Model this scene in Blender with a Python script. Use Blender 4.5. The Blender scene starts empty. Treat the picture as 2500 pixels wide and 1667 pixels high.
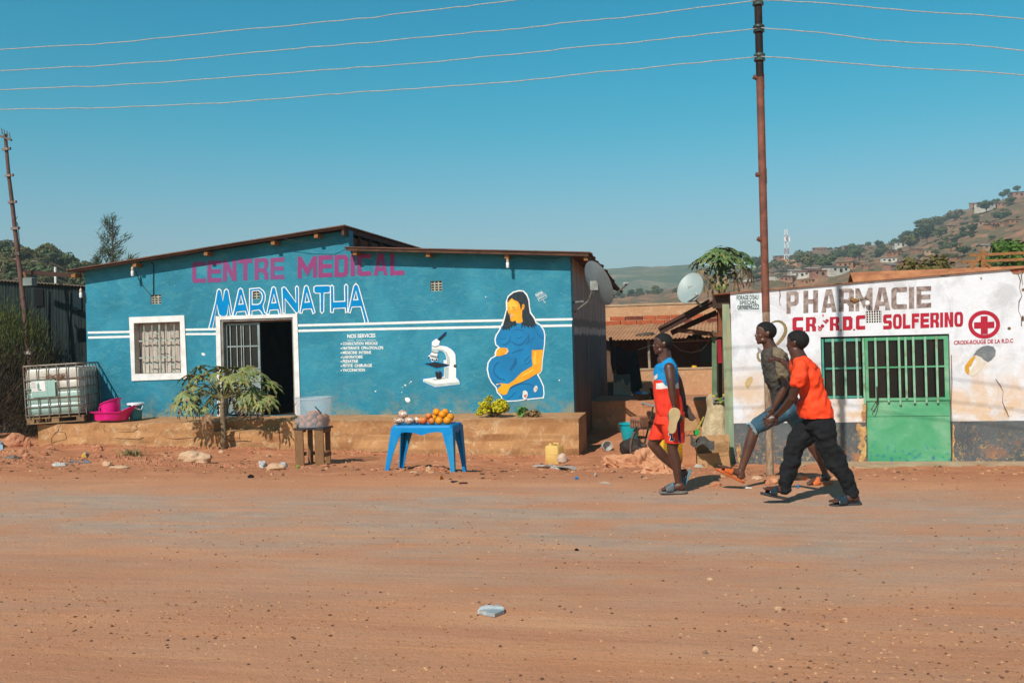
import bpy, math, random
from mathutils import Vector as V, Matrix, noise as mn
from mathutils.geometry import tessellate_polygon
R=math.radians; PI=math.pi
sc=bpy.context.scene; col=sc.collection
rnd=random.Random(7)
# ------------------------------------------------------------ camera
F=2431.0; CX,CY=1250.0,833.5; CH=1.45
YAW=R(12); PITCH=R(0.2); ROLL=R(-1.5)
CM=Matrix.Rotation(YAW,4,'Z')@Matrix.Rotation(PI/2+PITCH,4,'X')@Matrix.Rotation(ROLL,4,'Z')
CO=V((0,0,CH))
cd=bpy.data.cameras.new('camera'); cam=bpy.data.objects.new('camera',cd); col.objects.link(cam)
cam.matrix_world=Matrix.Translation(CO)@CM
cd.sensor_width=36; cd.lens=F*36/2500; cd.clip_start=.05; cd.clip_end=6000
sc.camera=cam
CR=CM.to_3x3()
FWD=V((-math.sin(YAW),math.cos(YAW),0)); RGT=V((math.cos(YAW),math.sin(YAW),0)); UP=V((0,0,1))
def ray(x,y): return CR@V(((x-CX)/F,-(y-CY)/F,-1))
def onY(x,y,Y): d=ray(x,y); return CO+d*(Y/d.y)
def onZ(x,y,z): d=ray(x,y); return CO+d*((z-CH)/d.z)
def onX(x,y,X): d=ray(x,y); return CO+d*(X/d.x)
def onD(x,y,D): d=ray(x,y); return CO+d*(D/d.dot(FWD))
def sstep(a,b,x):
    t=max(0,min(1,(x-a)/(b-a))); return t*t*(3-2*t)
def gz(X,Y):
    A=.26+.24*sstep(-13,-2.5,X)
    z=-A*sstep(10,16.3,Y)
    z+=(A+.02)*sstep(18.2,25,Y)
    # undulation of the verge
    w=sstep(10.3,11.8,Y)
    z+=w*.035*mn.noise(V((X*.8,Y*.8,3.1)))+w*.022*mn.noise(V((X*2.7,Y*2.7,1)))+w*.012*mn.noise(V((X*6,Y*6,2)))
    for mx,my,mr,mh in MOUNDS: 
        q=((X-mx)**2+(Y-my)**2)/(mr*mr)
        if q<4: z+=mh*math.exp(-q*1.6)
    z+=.008*mn.noise(V((X*.35,Y*1.3,9)))
    return z
MOUNDS=[]
def onG(x,y,d0=3,d1=60):
    d=ray(x,y); d=d/d.dot(FWD); t=d0; st=.05
    while t<d1:
        p=CO+d*t
        if p.z<=gz(p.x,p.y): break
        t+=st
    a,b=t-st,t
    for _ in range(20):
        m=(a+b)/2; p=CO+d*m
        if p.z<=gz(p.x,p.y): b=m
        else: a=m
    return CO+d*b
# crop -> source pixel mappers
def crop(ox,oy,s): return lambda x,y:(ox+x/s,oy+y/s)
# ------------------------------------------------------------ colour
def hx(h,k=1.0):
    h=h.lstrip('#'); c=[int(h[i:i+2],16)/255 for i in (0,2,4)]
    return tuple([((v/12.92) if v<=.04045 else ((v+.055)/1.055)**2.4)*k for v in c]+[1])
MATS={}
class NT:
    def __init__(s,name):
        s.m=bpy.data.materials.new(name); s.m.use_nodes=True; s.t=s.m.node_tree; s.b=s.t.nodes['Principled BSDF']; s.co={}
    def n(s,t,**k):
        o=s.t.nodes.new(t)
        for a,b in k.items():
            if a.startswith('_'): o.inputs[a[1:].replace('_',' ')].default_value=b
            else: setattr(o,a,b)
        return o
    def l(s,a,b): s.t.links.new(a,b)
    def pos(s,kind='Object',scale=(1,1,1)):
        key=(kind,scale)
        if key in s.co: return s.co[key]
        if kind=='World': src=s.n('ShaderNodeNewGeometry').outputs['Position']
        else: src=s.n('ShaderNodeTexCoord').outputs[kind]
        mp=s.n('ShaderNodeMapping'); mp.inputs['Scale'].default_value=scale; s.l(src,mp.inputs['Vector'])
        s.co[key]=mp.outputs[0]; return mp.outputs[0]
    def noise(s,scale,detail=4,rough=.55,co=None,dist=0):
        o=s.n('ShaderNodeTexNoise'); o.inputs['Scale'].default_value=scale; o.inputs['Detail'].default_value=detail
        o.inputs['Roughness'].default_value=rough; o.inputs['Distortion'].default_value=dist
        s.l(co or s.pos('World'),o.inputs['Vector']); return o.outputs['Fac']
    def ramp(s,fac,stops,interp='LINEAR'):
        o=s.n('ShaderNodeValToRGB'); r=o.color_ramp; r.interpolation=interp
        while len(r.elements)<len(stops): r.elements.new(.5)
        for e,(p,c) in zip(r.elements,stops):
            e.position=p; e.color=c if isinstance(c,tuple) else (c,c,c,1)
        s.l(fac,o.inputs[0]); return o.outputs[0]
    def mix(s,fac,a,b,mode='MIX'):
        o=s.n('ShaderNodeMix'); o.data_type='RGBA'; o.blend_type=mode
        for i,v in ((0,fac),(6,a),(7,b)):
            if hasattr(v,'links'): s.l(v,o.inputs[i])
            else: o.inputs[i].default_value=v
        return o.outputs[2]
    def math(s,op,a,b=0,c=0,clamp=False):
        o=s.n('ShaderNodeMath'); o.operation=op; o.use_clamp=clamp
        for i,v in enumerate((a,b,c)):
            if hasattr(v,'links'): s.l(v,o.inputs[i])
            else: o.inputs[i].default_value=v
        return o.outputs[0]
    def sep(s,co):
        o=s.n('ShaderNodeSeparateXYZ'); s.l(co,o.inputs[0]); return o.outputs
    def bump(s,h,strength=.3,dist=.01):
        o=s.n('ShaderNodeBump'); o.inputs['Strength'].default_value=strength; o.inputs['Distance'].default_value=dist
        if getattr(s,'lastb',None) is not None: s.l(s.lastb,o.inputs['Normal'])
        s.l(h,o.inputs['Height']); s.l(o.outputs[0],s.b.inputs['Normal']); s.lastb=o.outputs[0]
    def col(s,c):
        if hasattr(c,'links'): s.l(c,s.b.inputs['Base Color'])
        else: s.b.inputs['Base Color'].default_value=c
    def done(s,rough=.8,metal=0,spec=.4):
        s.b.inputs['Roughness'].default_value=rough; s.b.inputs['Metallic'].default_value=metal
        s.b.inputs['Specular IOR Level'].default_value=spec; return s.m
def M(name,c,c2=None,sc_=6,rough=.8,metal=0,spec=.35,bump=.2,bs=60,bd=.004,co='Object',st=(1,1,1),lo=.35,hi=.65,grime=None):
    if name in MATS: return MATS[name]
    t=NT(name); p=t.pos(co,st)
    c=hx(c) if isinstance(c,str) else c
    if c2 is None: c2=tuple([v*.78 for v in c[:3]]+[1])
    else: c2=hx(c2) if isinstance(c2,str) else c2
    k=t.ramp(t.noise(sc_,5,.6,p),[(lo,c),(hi,c2)])
    if grime:
        k=t.mix(t.ramp(t.noise(sc_*.6,8,.7,p,.6),[(.52,0.0),(.68,1.0)]),k,hx(grime))
    t.col(k)
    if bump: t.bump(t.noise(bs,4,.6,p),bump,bd)
    MATS[name]=t.done(rough,metal,spec); return MATS[name]
# ------------------------------------------------------------ objects
def wloc(o):
    v=V((0,0,0))
    while o: v+=o.location; o=o.parent
    return v
def tag(o,label=None,cat=None,group=None,kind=None):
    if label: o['label']=label
    if cat: o['category']=cat
    if group: o['group']=group
    if kind: o['kind']=kind
    return o
def thing(name,label,cat,loc=(0,0,0),group=None):
    o=bpy.data.objects.new(name,None); col.objects.link(o); o.location=loc; o.empty_display_size=.2
    return tag(o,label,cat,group)
def copy_tree(o,parent=None):
    c=o.copy(); col.objects.link(c); c.parent=parent
    for ch in list(o.children): copy_tree(ch,c)
    return c
def frame(d):
    d=d.normalized(); a=V((0,0,1)) if abs(d.z)<.95 else V((1,0,0))
    u=d.cross(a).normalized(); return u,d.cross(u).normalized()
class MB:
    def __init__(s): s.v=[]; s.f=[]; s.mi=[]; s.cm=0
    def add(s,vs,fs):
        b=len(s.v); s.v+=[V(x) for x in vs]; s.f+=[[i+b for i in f] for f in fs]; s.mi+=[s.cm]*len(fs); return s
    def box(s,c,sz,rot=None):
        c=V(c); h=V(sz)/2; vs=[]
        for z in (-1,1):
            for y in (-1,1):
                for x in (-1,1):
                    q=V((x*h.x,y*h.y,z*h.z)); vs.append(c+(rot@q if rot else q))
        return s.add(vs,[[0,2,3,1],[4,5,7,6],[0,1,5,4],[2,6,7,3],[0,4,6,2],[1,3,7,5]])
    def bx(s,a,b): a=V(a); b=V(b); return s.box((a+b)/2,[abs(v) for v in (b-a)])
    def hexa(s,q): # 4 bottom + 4 top points
        return s.add(q,[[3,2,1,0],[4,5,6,7],[0,1,5,4],[1,2,6,5],[2,3,7,6],[3,0,4,7]])
    def rings(s,rs,cap=True,closed=True):
        n=len(rs[0]); vs=[p for r in rs for p in r]; fs=[]
        for i in range(len(rs)-1):
            for j in range(n if closed else n-1):
                k=(j+1)%n; fs.append([i*n+j,i*n+k,(i+1)*n+k,(i+1)*n+j])
        if cap and closed: fs+= [list(range(n))[::-1],[(len(rs)-1)*n+j for j in range(n)]]
        return s.add(vs,fs)
    def cyl(s,p,q,r0,r1=None,n=10,cap=True):
        p=V(p); q=V(q); r1=r0 if r1 is None else r1; u,w=frame(q-p)
        return s.rings([[c+(u*math.cos(2*PI*j/n)+w*math.sin(2*PI*j/n))*r for j in range(n)] for c,r in ((p,r0),(q,r1))],cap)
    def tube(s,pts,r,n=6,cap=True):
        pts=[V(p) for p in pts]; rr=r if isinstance(r,(list,tuple)) else [r]*len(pts); rs=[]; u=None
        for i,p in enumerate(pts):
            d=(pts[min(i+1,len(pts)-1)]-pts[max(i-1,0)]).normalized()
            if u is None: u,w=frame(d)
            else:
                u=(u-d*u.dot(d)).normalized(); w=d.cross(u)
            rs.append([p+(u*math.cos(2*PI*j/n)+w*math.sin(2*PI*j/n))*rr[i] for j in range(n)])
        return s.rings(rs,cap)
    def caps(s,p,q,r0,r1,n=14,m=4):  # tapered capsule
        p=V(p); q=V(q); d=(q-p); L=d.length
        if L<1e-5: return s.ell(p,(r0,r0,r0),n,m*2)
        d/=L; u,w=frame(d); rs=[]
        for i in range(m+1):
            a=PI/2*(1-i/m*.98)-.0; rs.append((p-d*(r0*math.sin(a)),max(r0*math.cos(a),1e-4)))
        for i in range(m+1):
            a=PI/2*(i/m*.98); rs.append((q+d*(r1*math.sin(a)),max(r1*math.cos(a),1e-4)))
        return s.rings([[c+(u*math.cos(2*PI*j/n)+w*math.sin(2*PI*j/n))*r for j in range(n)] for c,r in rs])
    def ell(s,c,r,n=16,m=10,rot=None):
        c=V(c); rs=[]
        for i in range(m+1):
            a=-PI/2+PI*i/m; a=max(-PI/2+.03,min(PI/2-.03,a))
            ring=[]
            for j in range(n):
                b=2*PI*j/n; q=V((r[0]*math.cos(a)*math.cos(b),r[1]*math.cos(a)*math.sin(b),r[2]*math.sin(a)))
                ring.append(c+(rot@q if rot else q))
            rs.append(ring)
        return s.rings(rs)
    def lathe(s,prof,c=(0,0,0),n=24,cap=False,sx=1,sy=1):
        c=V(c); return s.rings([[c+V((r*sx*math.cos(2*PI*j/n),r*sy*math.sin(2*PI*j/n),z)) for j in range(n)] for r,z in prof],cap)
    def oval(s,prof,n=20,cap=False):  # (cx,cy,rx,ry,z)
        return s.rings([[V((cx+rx*math.cos(2*PI*j/n),cy+ry*math.sin(2*PI*j/n),z)) for j in range(n)] for cx,cy,rx,ry,z in prof],cap)
    def flat(s,polys):  # polys: list of 3d loops (outer, holes..)
        vs=[V(p) for l in polys for p in l]
        tr=tessellate_polygon([[V(p) for p in l] for l in polys])
        return s.add(vs,[list(t) for t in tr])
    def extr(s,polys,d): # flat polygons extruded by vector d
        d=V(d); vs=[V(p) for l in polys for p in l]; n=len(vs)
        tr=tessellate_polygon([[V(p) for p in l] for l in polys])
        fs=[list(t) for t in tr]+[[i+n for i in t][::-1] for t in tr]; b=0
        for l in polys:
            k=len(l)
            for i in range(k): j=(i+1)%k; fs.append([b+i,b+j,b+j+n,b+i+n])
            b+=k
        return s.add(vs+[v+d for v in vs],fs)
    def sheet(s,a,b,c,d,thick,nu=2,nv=2,amp=0,per=.076,axis='u',jit=None):
        # quad a-b (u), a-d (v) corrugated
        a,b,c,d=map(V,(a,b,c,d)); nrm=(b-a).cross(d-a).normalized()
        if nrm.z<0: nrm=-nrm
        rows=[]
        for i in range(nu+1):
            u=i/nu; row=[]
            for j in range(nv+1):
                v=j/nv; p=a.lerp(b,u).lerp(d.lerp(c,u),v)
                q=((b-a).length*u if axis=='u' else (d-a).length*v)
                p=p+nrm*(amp*math.sin(2*PI*q/per)) if amp else p
                if jit: p=p+jit(u,v)
                row.append(p)
            rows.append(row)
        n=(nu+1)*(nv+1); vs=[p for r in rows for p in r]; vs+=[p-nrm*thick for p in vs]; fs=[]
        W=nv+1
        for i in range(nu):
            for j in range(nv):
                q=[i*W+j,i*W+j+1,(i+1)*W+j+1,(i+1)*W+j]; fs.append(q); fs.append([k+n for k in q][::-1])
        for i in range(nu):
            for j in (0,nv): fs.append([i*W+j,(i+1)*W+j,(i+1)*W+j+n,i*W+j+n])
        for j in range(nv):
            for i in (0,nu): fs.append([i*W+j,i*W+j+1,i*W+j+1+n,i*W+j+n])
        return s.add(vs,fs)
    def build(s,name,mat,parent=None,loc=None,smooth=False,bevel=0,recalc=True,sub=0):
        o0=wloc(parent) if parent else V(loc) if loc is not None else V((0,0,0))
        me=bpy.data.meshes.new(name); me.from_pydata([tuple(v-o0) for v in s.v],[],s.f)
        for m in (mat if isinstance(mat,(list,tuple)) else [mat]): me.materials.append(m)
        if isinstance(mat,(list,tuple)) and len(mat)>1:
            me.polygons.foreach_set('material_index',s.mi)
        if smooth: me.polygons.foreach_set('use_smooth',[True]*len(s.f))
        if recalc:
            import bmesh
            b=bmesh.new(); b.from_mesh(me); bmesh.ops.recalc_face_normals(b,faces=b.faces); b.to_mesh(me); b.free()
        o=bpy.data.objects.new(name,me); col.objects.link(o)
        if parent: o.parent=parent
        else: o.location=o0
        if bevel:
            m=o.modifiers.new('bevel','BEVEL'); m.width=bevel; m.segments=2; m.limit_method='ANGLE'
        if sub:
            m=o.modifiers.new('sub','SUBSURF'); m.levels=sub; m.render_levels=sub
        if smooth=='auto':
            try: me.shade_smooth(); me.set_sharp_from_angle(angle=R(35))
            except Exception: pass
        return o
    def remesh(s,name,mat,parent,vox=.005,smooth_it=4,disp=None,matfn=None,decim=0):
        me=bpy.data.meshes.new('t'); me.from_pydata([tuple(v) for v in s.v],[],s.f)
        import bmesh
        b=bmesh.new(); b.from_mesh(me); bmesh.ops.recalc_face_normals(b,faces=b.faces); b.to_mesh(me); b.free()
        o=bpy.data.objects.new('t',me); col.objects.link(o)
        m=o.modifiers.new('r','REMESH'); m.mode='VOXEL'; m.voxel_size=vox
        m=o.modifiers.new('s','SMOOTH'); m.iterations=smooth_it; m.factor=.5
        dg=bpy.context.evaluated_depsgraph_get(); me2=bpy.data.meshes.new_from_object(o.evaluated_get(dg))
        bpy.data.objects.remove(o)
        o0=wloc(parent) if parent else V((0,0,0))
        me2.name=name; me2.materials.clear()
        if disp:
            ns=[v.normal.copy() for v in me2.vertices]
            for v,nv in zip(me2.vertices,ns): v.co=v.co+nv*disp(v.co,nv)
        if matfn:
            ms=mat; 
            for q in ms: me2.materials.append(q)
            for p in me2.polygons: p.material_index=matfn(p.center)
        else: me2.materials.append(mat)
        for v in me2.vertices: v.co=v.co-o0
        me2.polygons.foreach_set('use_smooth',[True]*len(me2.polygons))
        o=bpy.data.objects.new(name,me2); col.objects.link(o); o.parent=parent
        return o
def text_flat(mb,txt,mapf,w,h,bold=.0,shear=0):
    """Blender font text laid out in a unit box and mapped by mapf(u,v)->3d; appended to mb"""
    c=bpy.data.curves.new('t','FONT'); c.body=txt; c.offset=bold; c.shear=shear; c.resolution_u=3
    o=bpy.data.objects.new('t',c); col.objects.link(o)
    dg=bpy.context.evaluated_depsgraph_get(); me=bpy.data.meshes.new_from_object(o.evaluated_get(dg))
    bpy.data.objects.remove(o)
    if not me.vertices: return
    xs=[v.co.x for v in me.vertices]; ys=[v.co.y for v in me.vertices]
    x0,x1,y0,y1=min(xs),max(xs),min(ys),max(ys)
    mb.add([mapf((v.co.x-x0)/(x1-x0),(v.co.y-y0)/(y1-y0)) for v in me.vertices],[list(p.vertices) for p in me.polygons])
def glyph(ch,t=.3,tv=.2):
    g={
    'C':[[(1,1),(.16,1),(0,.9),(0,.1),(.16,0),(1,0),(1,tv),(t+.06,tv),(t,tv+.05),(t,.95-tv),(t+.06,1-tv),(1,1-tv)]],
    'c':[[(.85,1),(.3,1),(.1,.92),(0,.75),(0,.25),(.1,.08),(.3,0),(.75,0),(.93,.1),(1,.36),(.66,.36),(.6,.24),(.42,.22),(.36,.35),(.36,.65),(.42,.78),(.6,.76),(.66,.62),(1,.62),(.95,.9)]],
    'E':[[(0,0),(1,0),(1,tv),(t,tv),(t,.5-tv/2),(.95,.5-tv/2),(.95,.5+tv/2),(t,.5+tv/2),(t,1-tv),(1,1-tv),(1,1),(0,1)]],
    'F':[[(0,0),(t,0),(t,.4),(.9,.4),(.9,.4+tv),(t,.4+tv),(t,1-tv),(1,1-tv),(1,1),(0,1)]],
    'N':[[(0,0),(t,0),(t,.55),(1-t,0),(1,0),(1,1),(1-t,1),(1-t,.45),(t,1),(0,1)]],
    'T':[[(.5-t/2,0),(.5+t/2,0),(.5+t/2,1-tv),(1,1-tv),(1,1),(0,1),(0,1-tv),(.5-t/2,1-tv)]],
    'R':[[(0,0),(t,0),(t,.36),(.52,.36),(1-t,.22),(1-t,0),(1,0),(1,.3),(.86,.46),(1,.62),(1,.9),(.86,1),(0,1)],[(t,.54),(.62,.54),(1-t,.62),(1-t,.8),(.66,.84),(t,.84)]],
    'P':[[(0,0),(t,0),(t,.34),(.8,.34),(1,.46),(1,.88),(.8,1),(0,1)],[(t,.52),(.62,.52),(1-t,.58),(1-t,.78),(.62,.83),(t,.83)]],
    'M':[[(0,0),(t*.85,0),(t*.85,.55),(.5,.08),(1-t*.85,.55),(1-t*.85,0),(1,0),(1,1),(1-t*.85,1),(.5,.5),(t*.85,1),(0,1)]],
    'D':[[(0,0),(.8,0),(1,.14),(1,.86),(.8,1),(0,1)],[(t,tv),(1-t-.08,tv),(1-t,tv+.07),(1-t,.93-tv),(1-t-.08,1-tv),(t,1-tv)]],
    'O':[[(.25,0),(.75,0),(.93,.1),(1,.28),(1,.72),(.93,.9),(.75,1),(.25,1),(.07,.9),(0,.72),(0,.28),(.07,.1)],[(.4,.2),(.34,.3),(.34,.7),(.4,.8),(.6,.8),(.66,.7),(.66,.3),(.6,.2)]],
    'I':[[(0,0),(1,0),(1,1),(0,1)]],
    '.':[[(0,0),(1,0),(1,1),(0,1)]],
    'A':[[(0,0),(t*.95,0),(.32,.2),(.68,.2),(1-t*.95,0),(1,0),(.7,1),(.3,1)],[(.39,.38),(.61,.38),(.5,.78)]],
    'L':[[(0,0),(1,0),(1,tv),(t,tv),(t,1),(0,1)]],
    'H':[[(0,0),(t,0),(t,.4),(1-t,.4),(1-t,0),(1,0),(1,1),(1-t,1),(1-t,.6),(t,.6),(t,1),(0,1)]],
    'S':[[(0,0),(.86,0),(1,.12),(1,.46),(.86,.59),(t,.59),(t,1-tv),(.96,1-tv),(.96,1),(.14,1),(0,.88),(0,.52),(.14,.4),(1-t,.4),(1-t,tv),(0,tv)]],
    }
    return g[ch]
def offs(poly,d):
    n=len(poly); A=sum(poly[i][0]*poly[(i+1)%n][1]-poly[(i+1)%n][0]*poly[i][1] for i in range(n)); sg=1 if A>0 else -1
    out=[]
    for i in range(n):
        p0,p,p1=poly[i-1],poly[i],poly[(i+1)%n]
        a=V((p[0]-p0[0],p[1]-p0[1])).normalized(); b=V((p1[0]-p[0],p1[1]-p[1])).normalized()
        na=V((a.y,-a.x))*sg; nb=V((b.y,-b.x))*sg; m=(na+nb)
        if m.length<.3: out.append((p[0]+na.x*d,p[1]+na.y*d)); out.append((p[0]+nb.x*d,p[1]+nb.y*d)); continue
        m.normalize(); k=d/max(m.dot(na),.55); out.append((p[0]+m.x*k,p[1]+m.y*k))
    return out
# ------------------------------------------------------------ light
SUN_EL=R(42); AZ=R(16)
L=V((math.sin(AZ)*math.cos(SUN_EL),math.cos(AZ)*math.cos(SUN_EL),-math.sin(SUN_EL)))
sd=bpy.data.lights.new('sun','SUN'); sd.energy=4.4; sd.angle=R(.5); sd.color=(1,.94,.86)
so=bpy.data.objects.new('sun',sd); col.objects.link(so); so.rotation_euler=L.to_track_quat('-Z','Y').to_euler(); so.location=(0,0,30)
w=bpy.data.worlds.new('World'); sc.world=w; w.use_nodes=True; nt=w.node_tree; bg=nt.nodes['Background']
sky=nt.nodes.new('ShaderNodeTexSky'); sky.sky_type='NISHITA'; sky.sun_disc=False; sky.sun_elevation=SUN_EL
sky.sun_rotation=math.atan2(-L.x,-L.y); sky.air_density=1.0; sky.dust_density=1.6; sky.ozone_density=2.0; sky.altitude=900
tc=nt.nodes.new('ShaderNodeTexCoord'); sp=nt.nodes.new('ShaderNodeSeparateXYZ'); nt.links.new(tc.outputs['Generated'],sp.inputs[0])
rp=nt.nodes.new('ShaderNodeValToRGB'); rp.color_ramp.interpolation='B_SPLINE'
stops=[(0,(.60,.62,.58,1)),(.09,(.56,.62,.58,1)),(.15,(.38,.69,.64,1)),(.22,(.08,.72,.67,1)),(.32,(.0,.72,.73,1)),(.42,(.0,.62,.66,1)),(.60,(.16,.34,.40,1)),(1,(.2,.28,.33,1))]
while len(rp.color_ramp.elements)<len(stops): rp.color_ramp.elements.new(.5)
for e,(p,c) in zip(rp.color_ramp.elements,stops): e.position=p; e.color=c
nt.links.new(sp.outputs[2],rp.inputs[0])
mx=nt.nodes.new('ShaderNodeMix'); mx.data_type='RGBA'; mx.blend_type='MULTIPLY'; mx.inputs[0].default_value=1
nt.links.new(sky.outputs[0],mx.inputs[6]); nt.links.new(rp.outputs[0],mx.inputs[7]); nt.links.new(mx.outputs[2],bg.inputs[0])
bg.inputs[1].default_value=.145
sc.view_settings.view_transform='Standard'; sc.view_settings.look='None'; sc.view_settings.exposure=.2; sc.view_settings.gamma=1
# ------------------------------------------------------------ plain materials
m_white=M('white_paint','#e9e7e4','#d2ccc6',4,.7,bump=.15,grime=None)
m_rust=M('rusty_steel','#8a5240','#6b4436',9,.75,.1,bump=.3,bs=120,grime='#5a342a')
m_rust2=M('worn_steel','#a08a70','#7a5a48',14,.7,.1,bump=.3,bs=120,grime='#b9a88c',st=(3,3,.6))
m_steel=M('grey_steel','#6f655e','#51463f',9,.6,.3,bump=.2)
m_wood=M('weathered_wood','#8c6742','#69492e',7,.8,bump=.5,bs=40,st=(14,14,1.2))
m_wood2=M('raw_timber','#a3713f','#7c5132',7,.8,bump=.4,bs=40,st=(2,10,10))
m_woodd=M('dark_timber','#4a3126','#2f211b',7,.85,bump=.4,bs=40,st=(2,10,10))
m_conc=M('cement','#b49a7c','#9a7f62',3,.9,bump=.4,bs=50)
m_dark=M('dark_gap','#050505','#080808',3,.9,bump=0)
m_black=M('black_plastic','#0c0d10','#141518',5,.45,bump=0)
m_brick=None
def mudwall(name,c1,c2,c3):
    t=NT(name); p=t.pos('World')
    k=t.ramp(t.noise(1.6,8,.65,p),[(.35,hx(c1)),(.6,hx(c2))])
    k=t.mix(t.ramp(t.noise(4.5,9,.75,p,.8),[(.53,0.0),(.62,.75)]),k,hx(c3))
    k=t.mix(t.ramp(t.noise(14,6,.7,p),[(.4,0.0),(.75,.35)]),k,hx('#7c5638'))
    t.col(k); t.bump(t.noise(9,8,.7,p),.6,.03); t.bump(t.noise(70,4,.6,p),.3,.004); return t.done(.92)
m_mud=mudwall('terrace_render','#a9764c','#b88759','#cfae86')
def brickmat():
    t=NT('brickwork'); tc=t.n('ShaderNodeNewGeometry'); mp=t.n('ShaderNodeMapping'); mp.inputs['Rotation'].default_value=(R(90),0,0)
    t.l(tc.outputs['Position'],mp.inputs[0]); b=t.n('ShaderNodeTexBrick'); t.l(mp.outputs[0],b.inputs[0])
    b.inputs['Color1'].default_value=hx('#b5532f'); b.inputs['Color2'].default_value=hx('#8f4228'); b.inputs['Mortar'].default_value=hx('#9c8068')
    b.inputs['Scale'].default_value=1; b.inputs['Brick Width'].default_value=.26; b.inputs['Row Height'].default_value=.11; b.inputs['Mortar Size'].default_value=.012
    t.col(t.mix(t.ramp(t.noise(6,6,.7),[(.4,0.0),(.7,.5)]),b.outputs[0],hx('#7a4a35'))); t.bump(b.outputs['Fac'],-.5,.01); return t.done(.9)
m_brick=brickmat()
# ------------------------------------------------------------ ground
def ground_mat():
    t=NT('dusty_ground'); g=t.n('ShaderNodeNewGeometry').outputs['Position']
    def mp(s,loc=(0,0,0)):
        o=t.n('ShaderNodeMapping'); o.inputs['Scale'].default_value=s; o.inputs['Location'].default_value=loc; t.l(g,o.inputs[0]); return o.outputs[0]
    xyz=t.sep(g)
    dirt=t.ramp(t.noise(1.1,6,.6,mp((.5,1.2,1))),[(.3,hx('#c2825b')),(.55,hx('#cf9168')),(.75,hx('#d8a076'))])
    dirt=t.mix(t.ramp(t.noise(.35,6,.65,mp((1,1.8,1))),[(.45,0.0),(.62,.55)]),dirt,hx('#b47e5e'))
    dirt=t.mix(t.ramp(t.noise(1.0,6,.6,mp((.25,3.2,1))),[(.48,0.0),(.7,.7)]),dirt,hx('#ba7b5a'))
    # grey compacted wheel tracks, running along the street
    wob=t.math('MULTIPLY_ADD',t.noise(.22,3,.5,mp((1,1,1))),1.6,-.8)
    y=t.math('ADD',xyz[1],wob)
    band=t.ramp(t.math('DIVIDE',y,14),[(0,.06),(.30,.14),(.40,.30),(.47,.55),(.53,.88),(.60,.95),(.66,.75),(.72,.08),(.78,0.0)])
    streak=t.noise(1.3,9,.72,mp((.45,1.7,1)),.5)
    m=t.math('MULTIPLY',band,t.ramp(streak,[(.36,.15),(.6,1.25)]),clamp=True)
    road=t.mix(m,dirt,t.ramp(t.noise(3,5,.6,mp((1,2,1))),[(.35,hx('#a89180')),(.7,hx('#bba08a'))]))
    # bright loose dust lines
    s2=t.noise(1.2,8,.7,mp((.16,9,1)),.2)
    road=t.mix(t.math('MULTIPLY',t.ramp(s2,[(.60,0.0),(.72,.75)]),t.ramp(t.math('DIVIDE',xyz[1],14),[(.1,.3),(.5,1.0),(.75,.7),(.85,0.0)])),road,hx('#d79a66'))
    s3=t.noise(60,3,.6,mp((1,1,1)))
    road=t.mix(t.ramp(s3,[(.56,0.0),(.70,.6)]),road,hx('#8a6044'))
    s4=t.noise(110,2,.6,mp((1,1,1)))
    road=t.mix(t.ramp(s4,[(.60,0.0),(.70,.6)]),road,hx('#e3a87a'))
    # redder soil of the verge and yard
    v=t.ramp(t.math('DIVIDE',t.math('ADD',xyz[1],t.math('MULTIPLY',wob,.5)),14),[(.74,0.0),(.84,1.0)])
    soil=t.ramp(t.noise(2.2,7,.68,mp((1,1,1))),[(.3,hx('#a66a49')),(.5,hx('#bb7b56')),(.72,hx('#cd9069'))])
    road=t.mix(v,road,soil)
    t.col(road)
    t.bump(t.noise(26,7,.8,mp((1,1,1))),.75,.02); t.bump(t.noise(140,3,.6,mp((1,1,1))),.5,.006)
    t.bump(t.noise(2,5,.6,mp((.5,5,1))),.35,.03)
    return t.done(.95,spec=.2)
m_ground=ground_mat()
MOUNDS+= [(-8.6,13.6,.9,.10),(-9.8,14.2,.8,.05),(-4.05,13.0,.45,.07),(-12.2,15.2,.9,.12),(-6.5,13.9,.5,.03)]
def axis(lo,hi,fine_lo,fine_hi,step,grow=1.22):
    a=[]; x=fine_lo
    while x<fine_hi: a.append(x); x+=step
    s=step; b=[fine_lo]
    while b[-1]>lo: s*=grow; b.append(b[-1]-s)
    s=step; c=[a[-1]]
    while c[-1]<hi: s*=grow; c.append(c[-1]+s)
    return b[:0:-1]+a+c[1:]
def make_ground():
    xs=axis(-1600,1700,-24,12,.11); ys=axis(-60,2300,9.6,19,.07)
    # medium step near the camera
    ys=[y for y in ys if y>9.6 or y<0]; ys+= [i*.16 for i in range(0,61)]; ys=sorted(set(ys))
    vs=[]; n=len(xs)
    for y in ys:
        for x in xs:
            z=gz(x,y)
            if y>26 or x<-30 or x>20: z=min(z,0)-.0
            vs.append((x,y,z))
    fs=[[j*n+i,j*n+i+1,(j+1)*n+i+1,(j+1)*n+i] for j in range(len(ys)-1) for i in range(n-1)]
    me=bpy.data.meshes.new('ground'); me.from_pydata(vs,[],fs); me.materials.append(m_ground); me.polygons.foreach_set('use_smooth',[True]*len(fs))
    o=bpy.data.objects.new('ground',me); col.objects.link(o); tag(o,'orange brown dirt road and verge with grey wheel tracks','ground',kind='structure')
make_ground()
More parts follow.
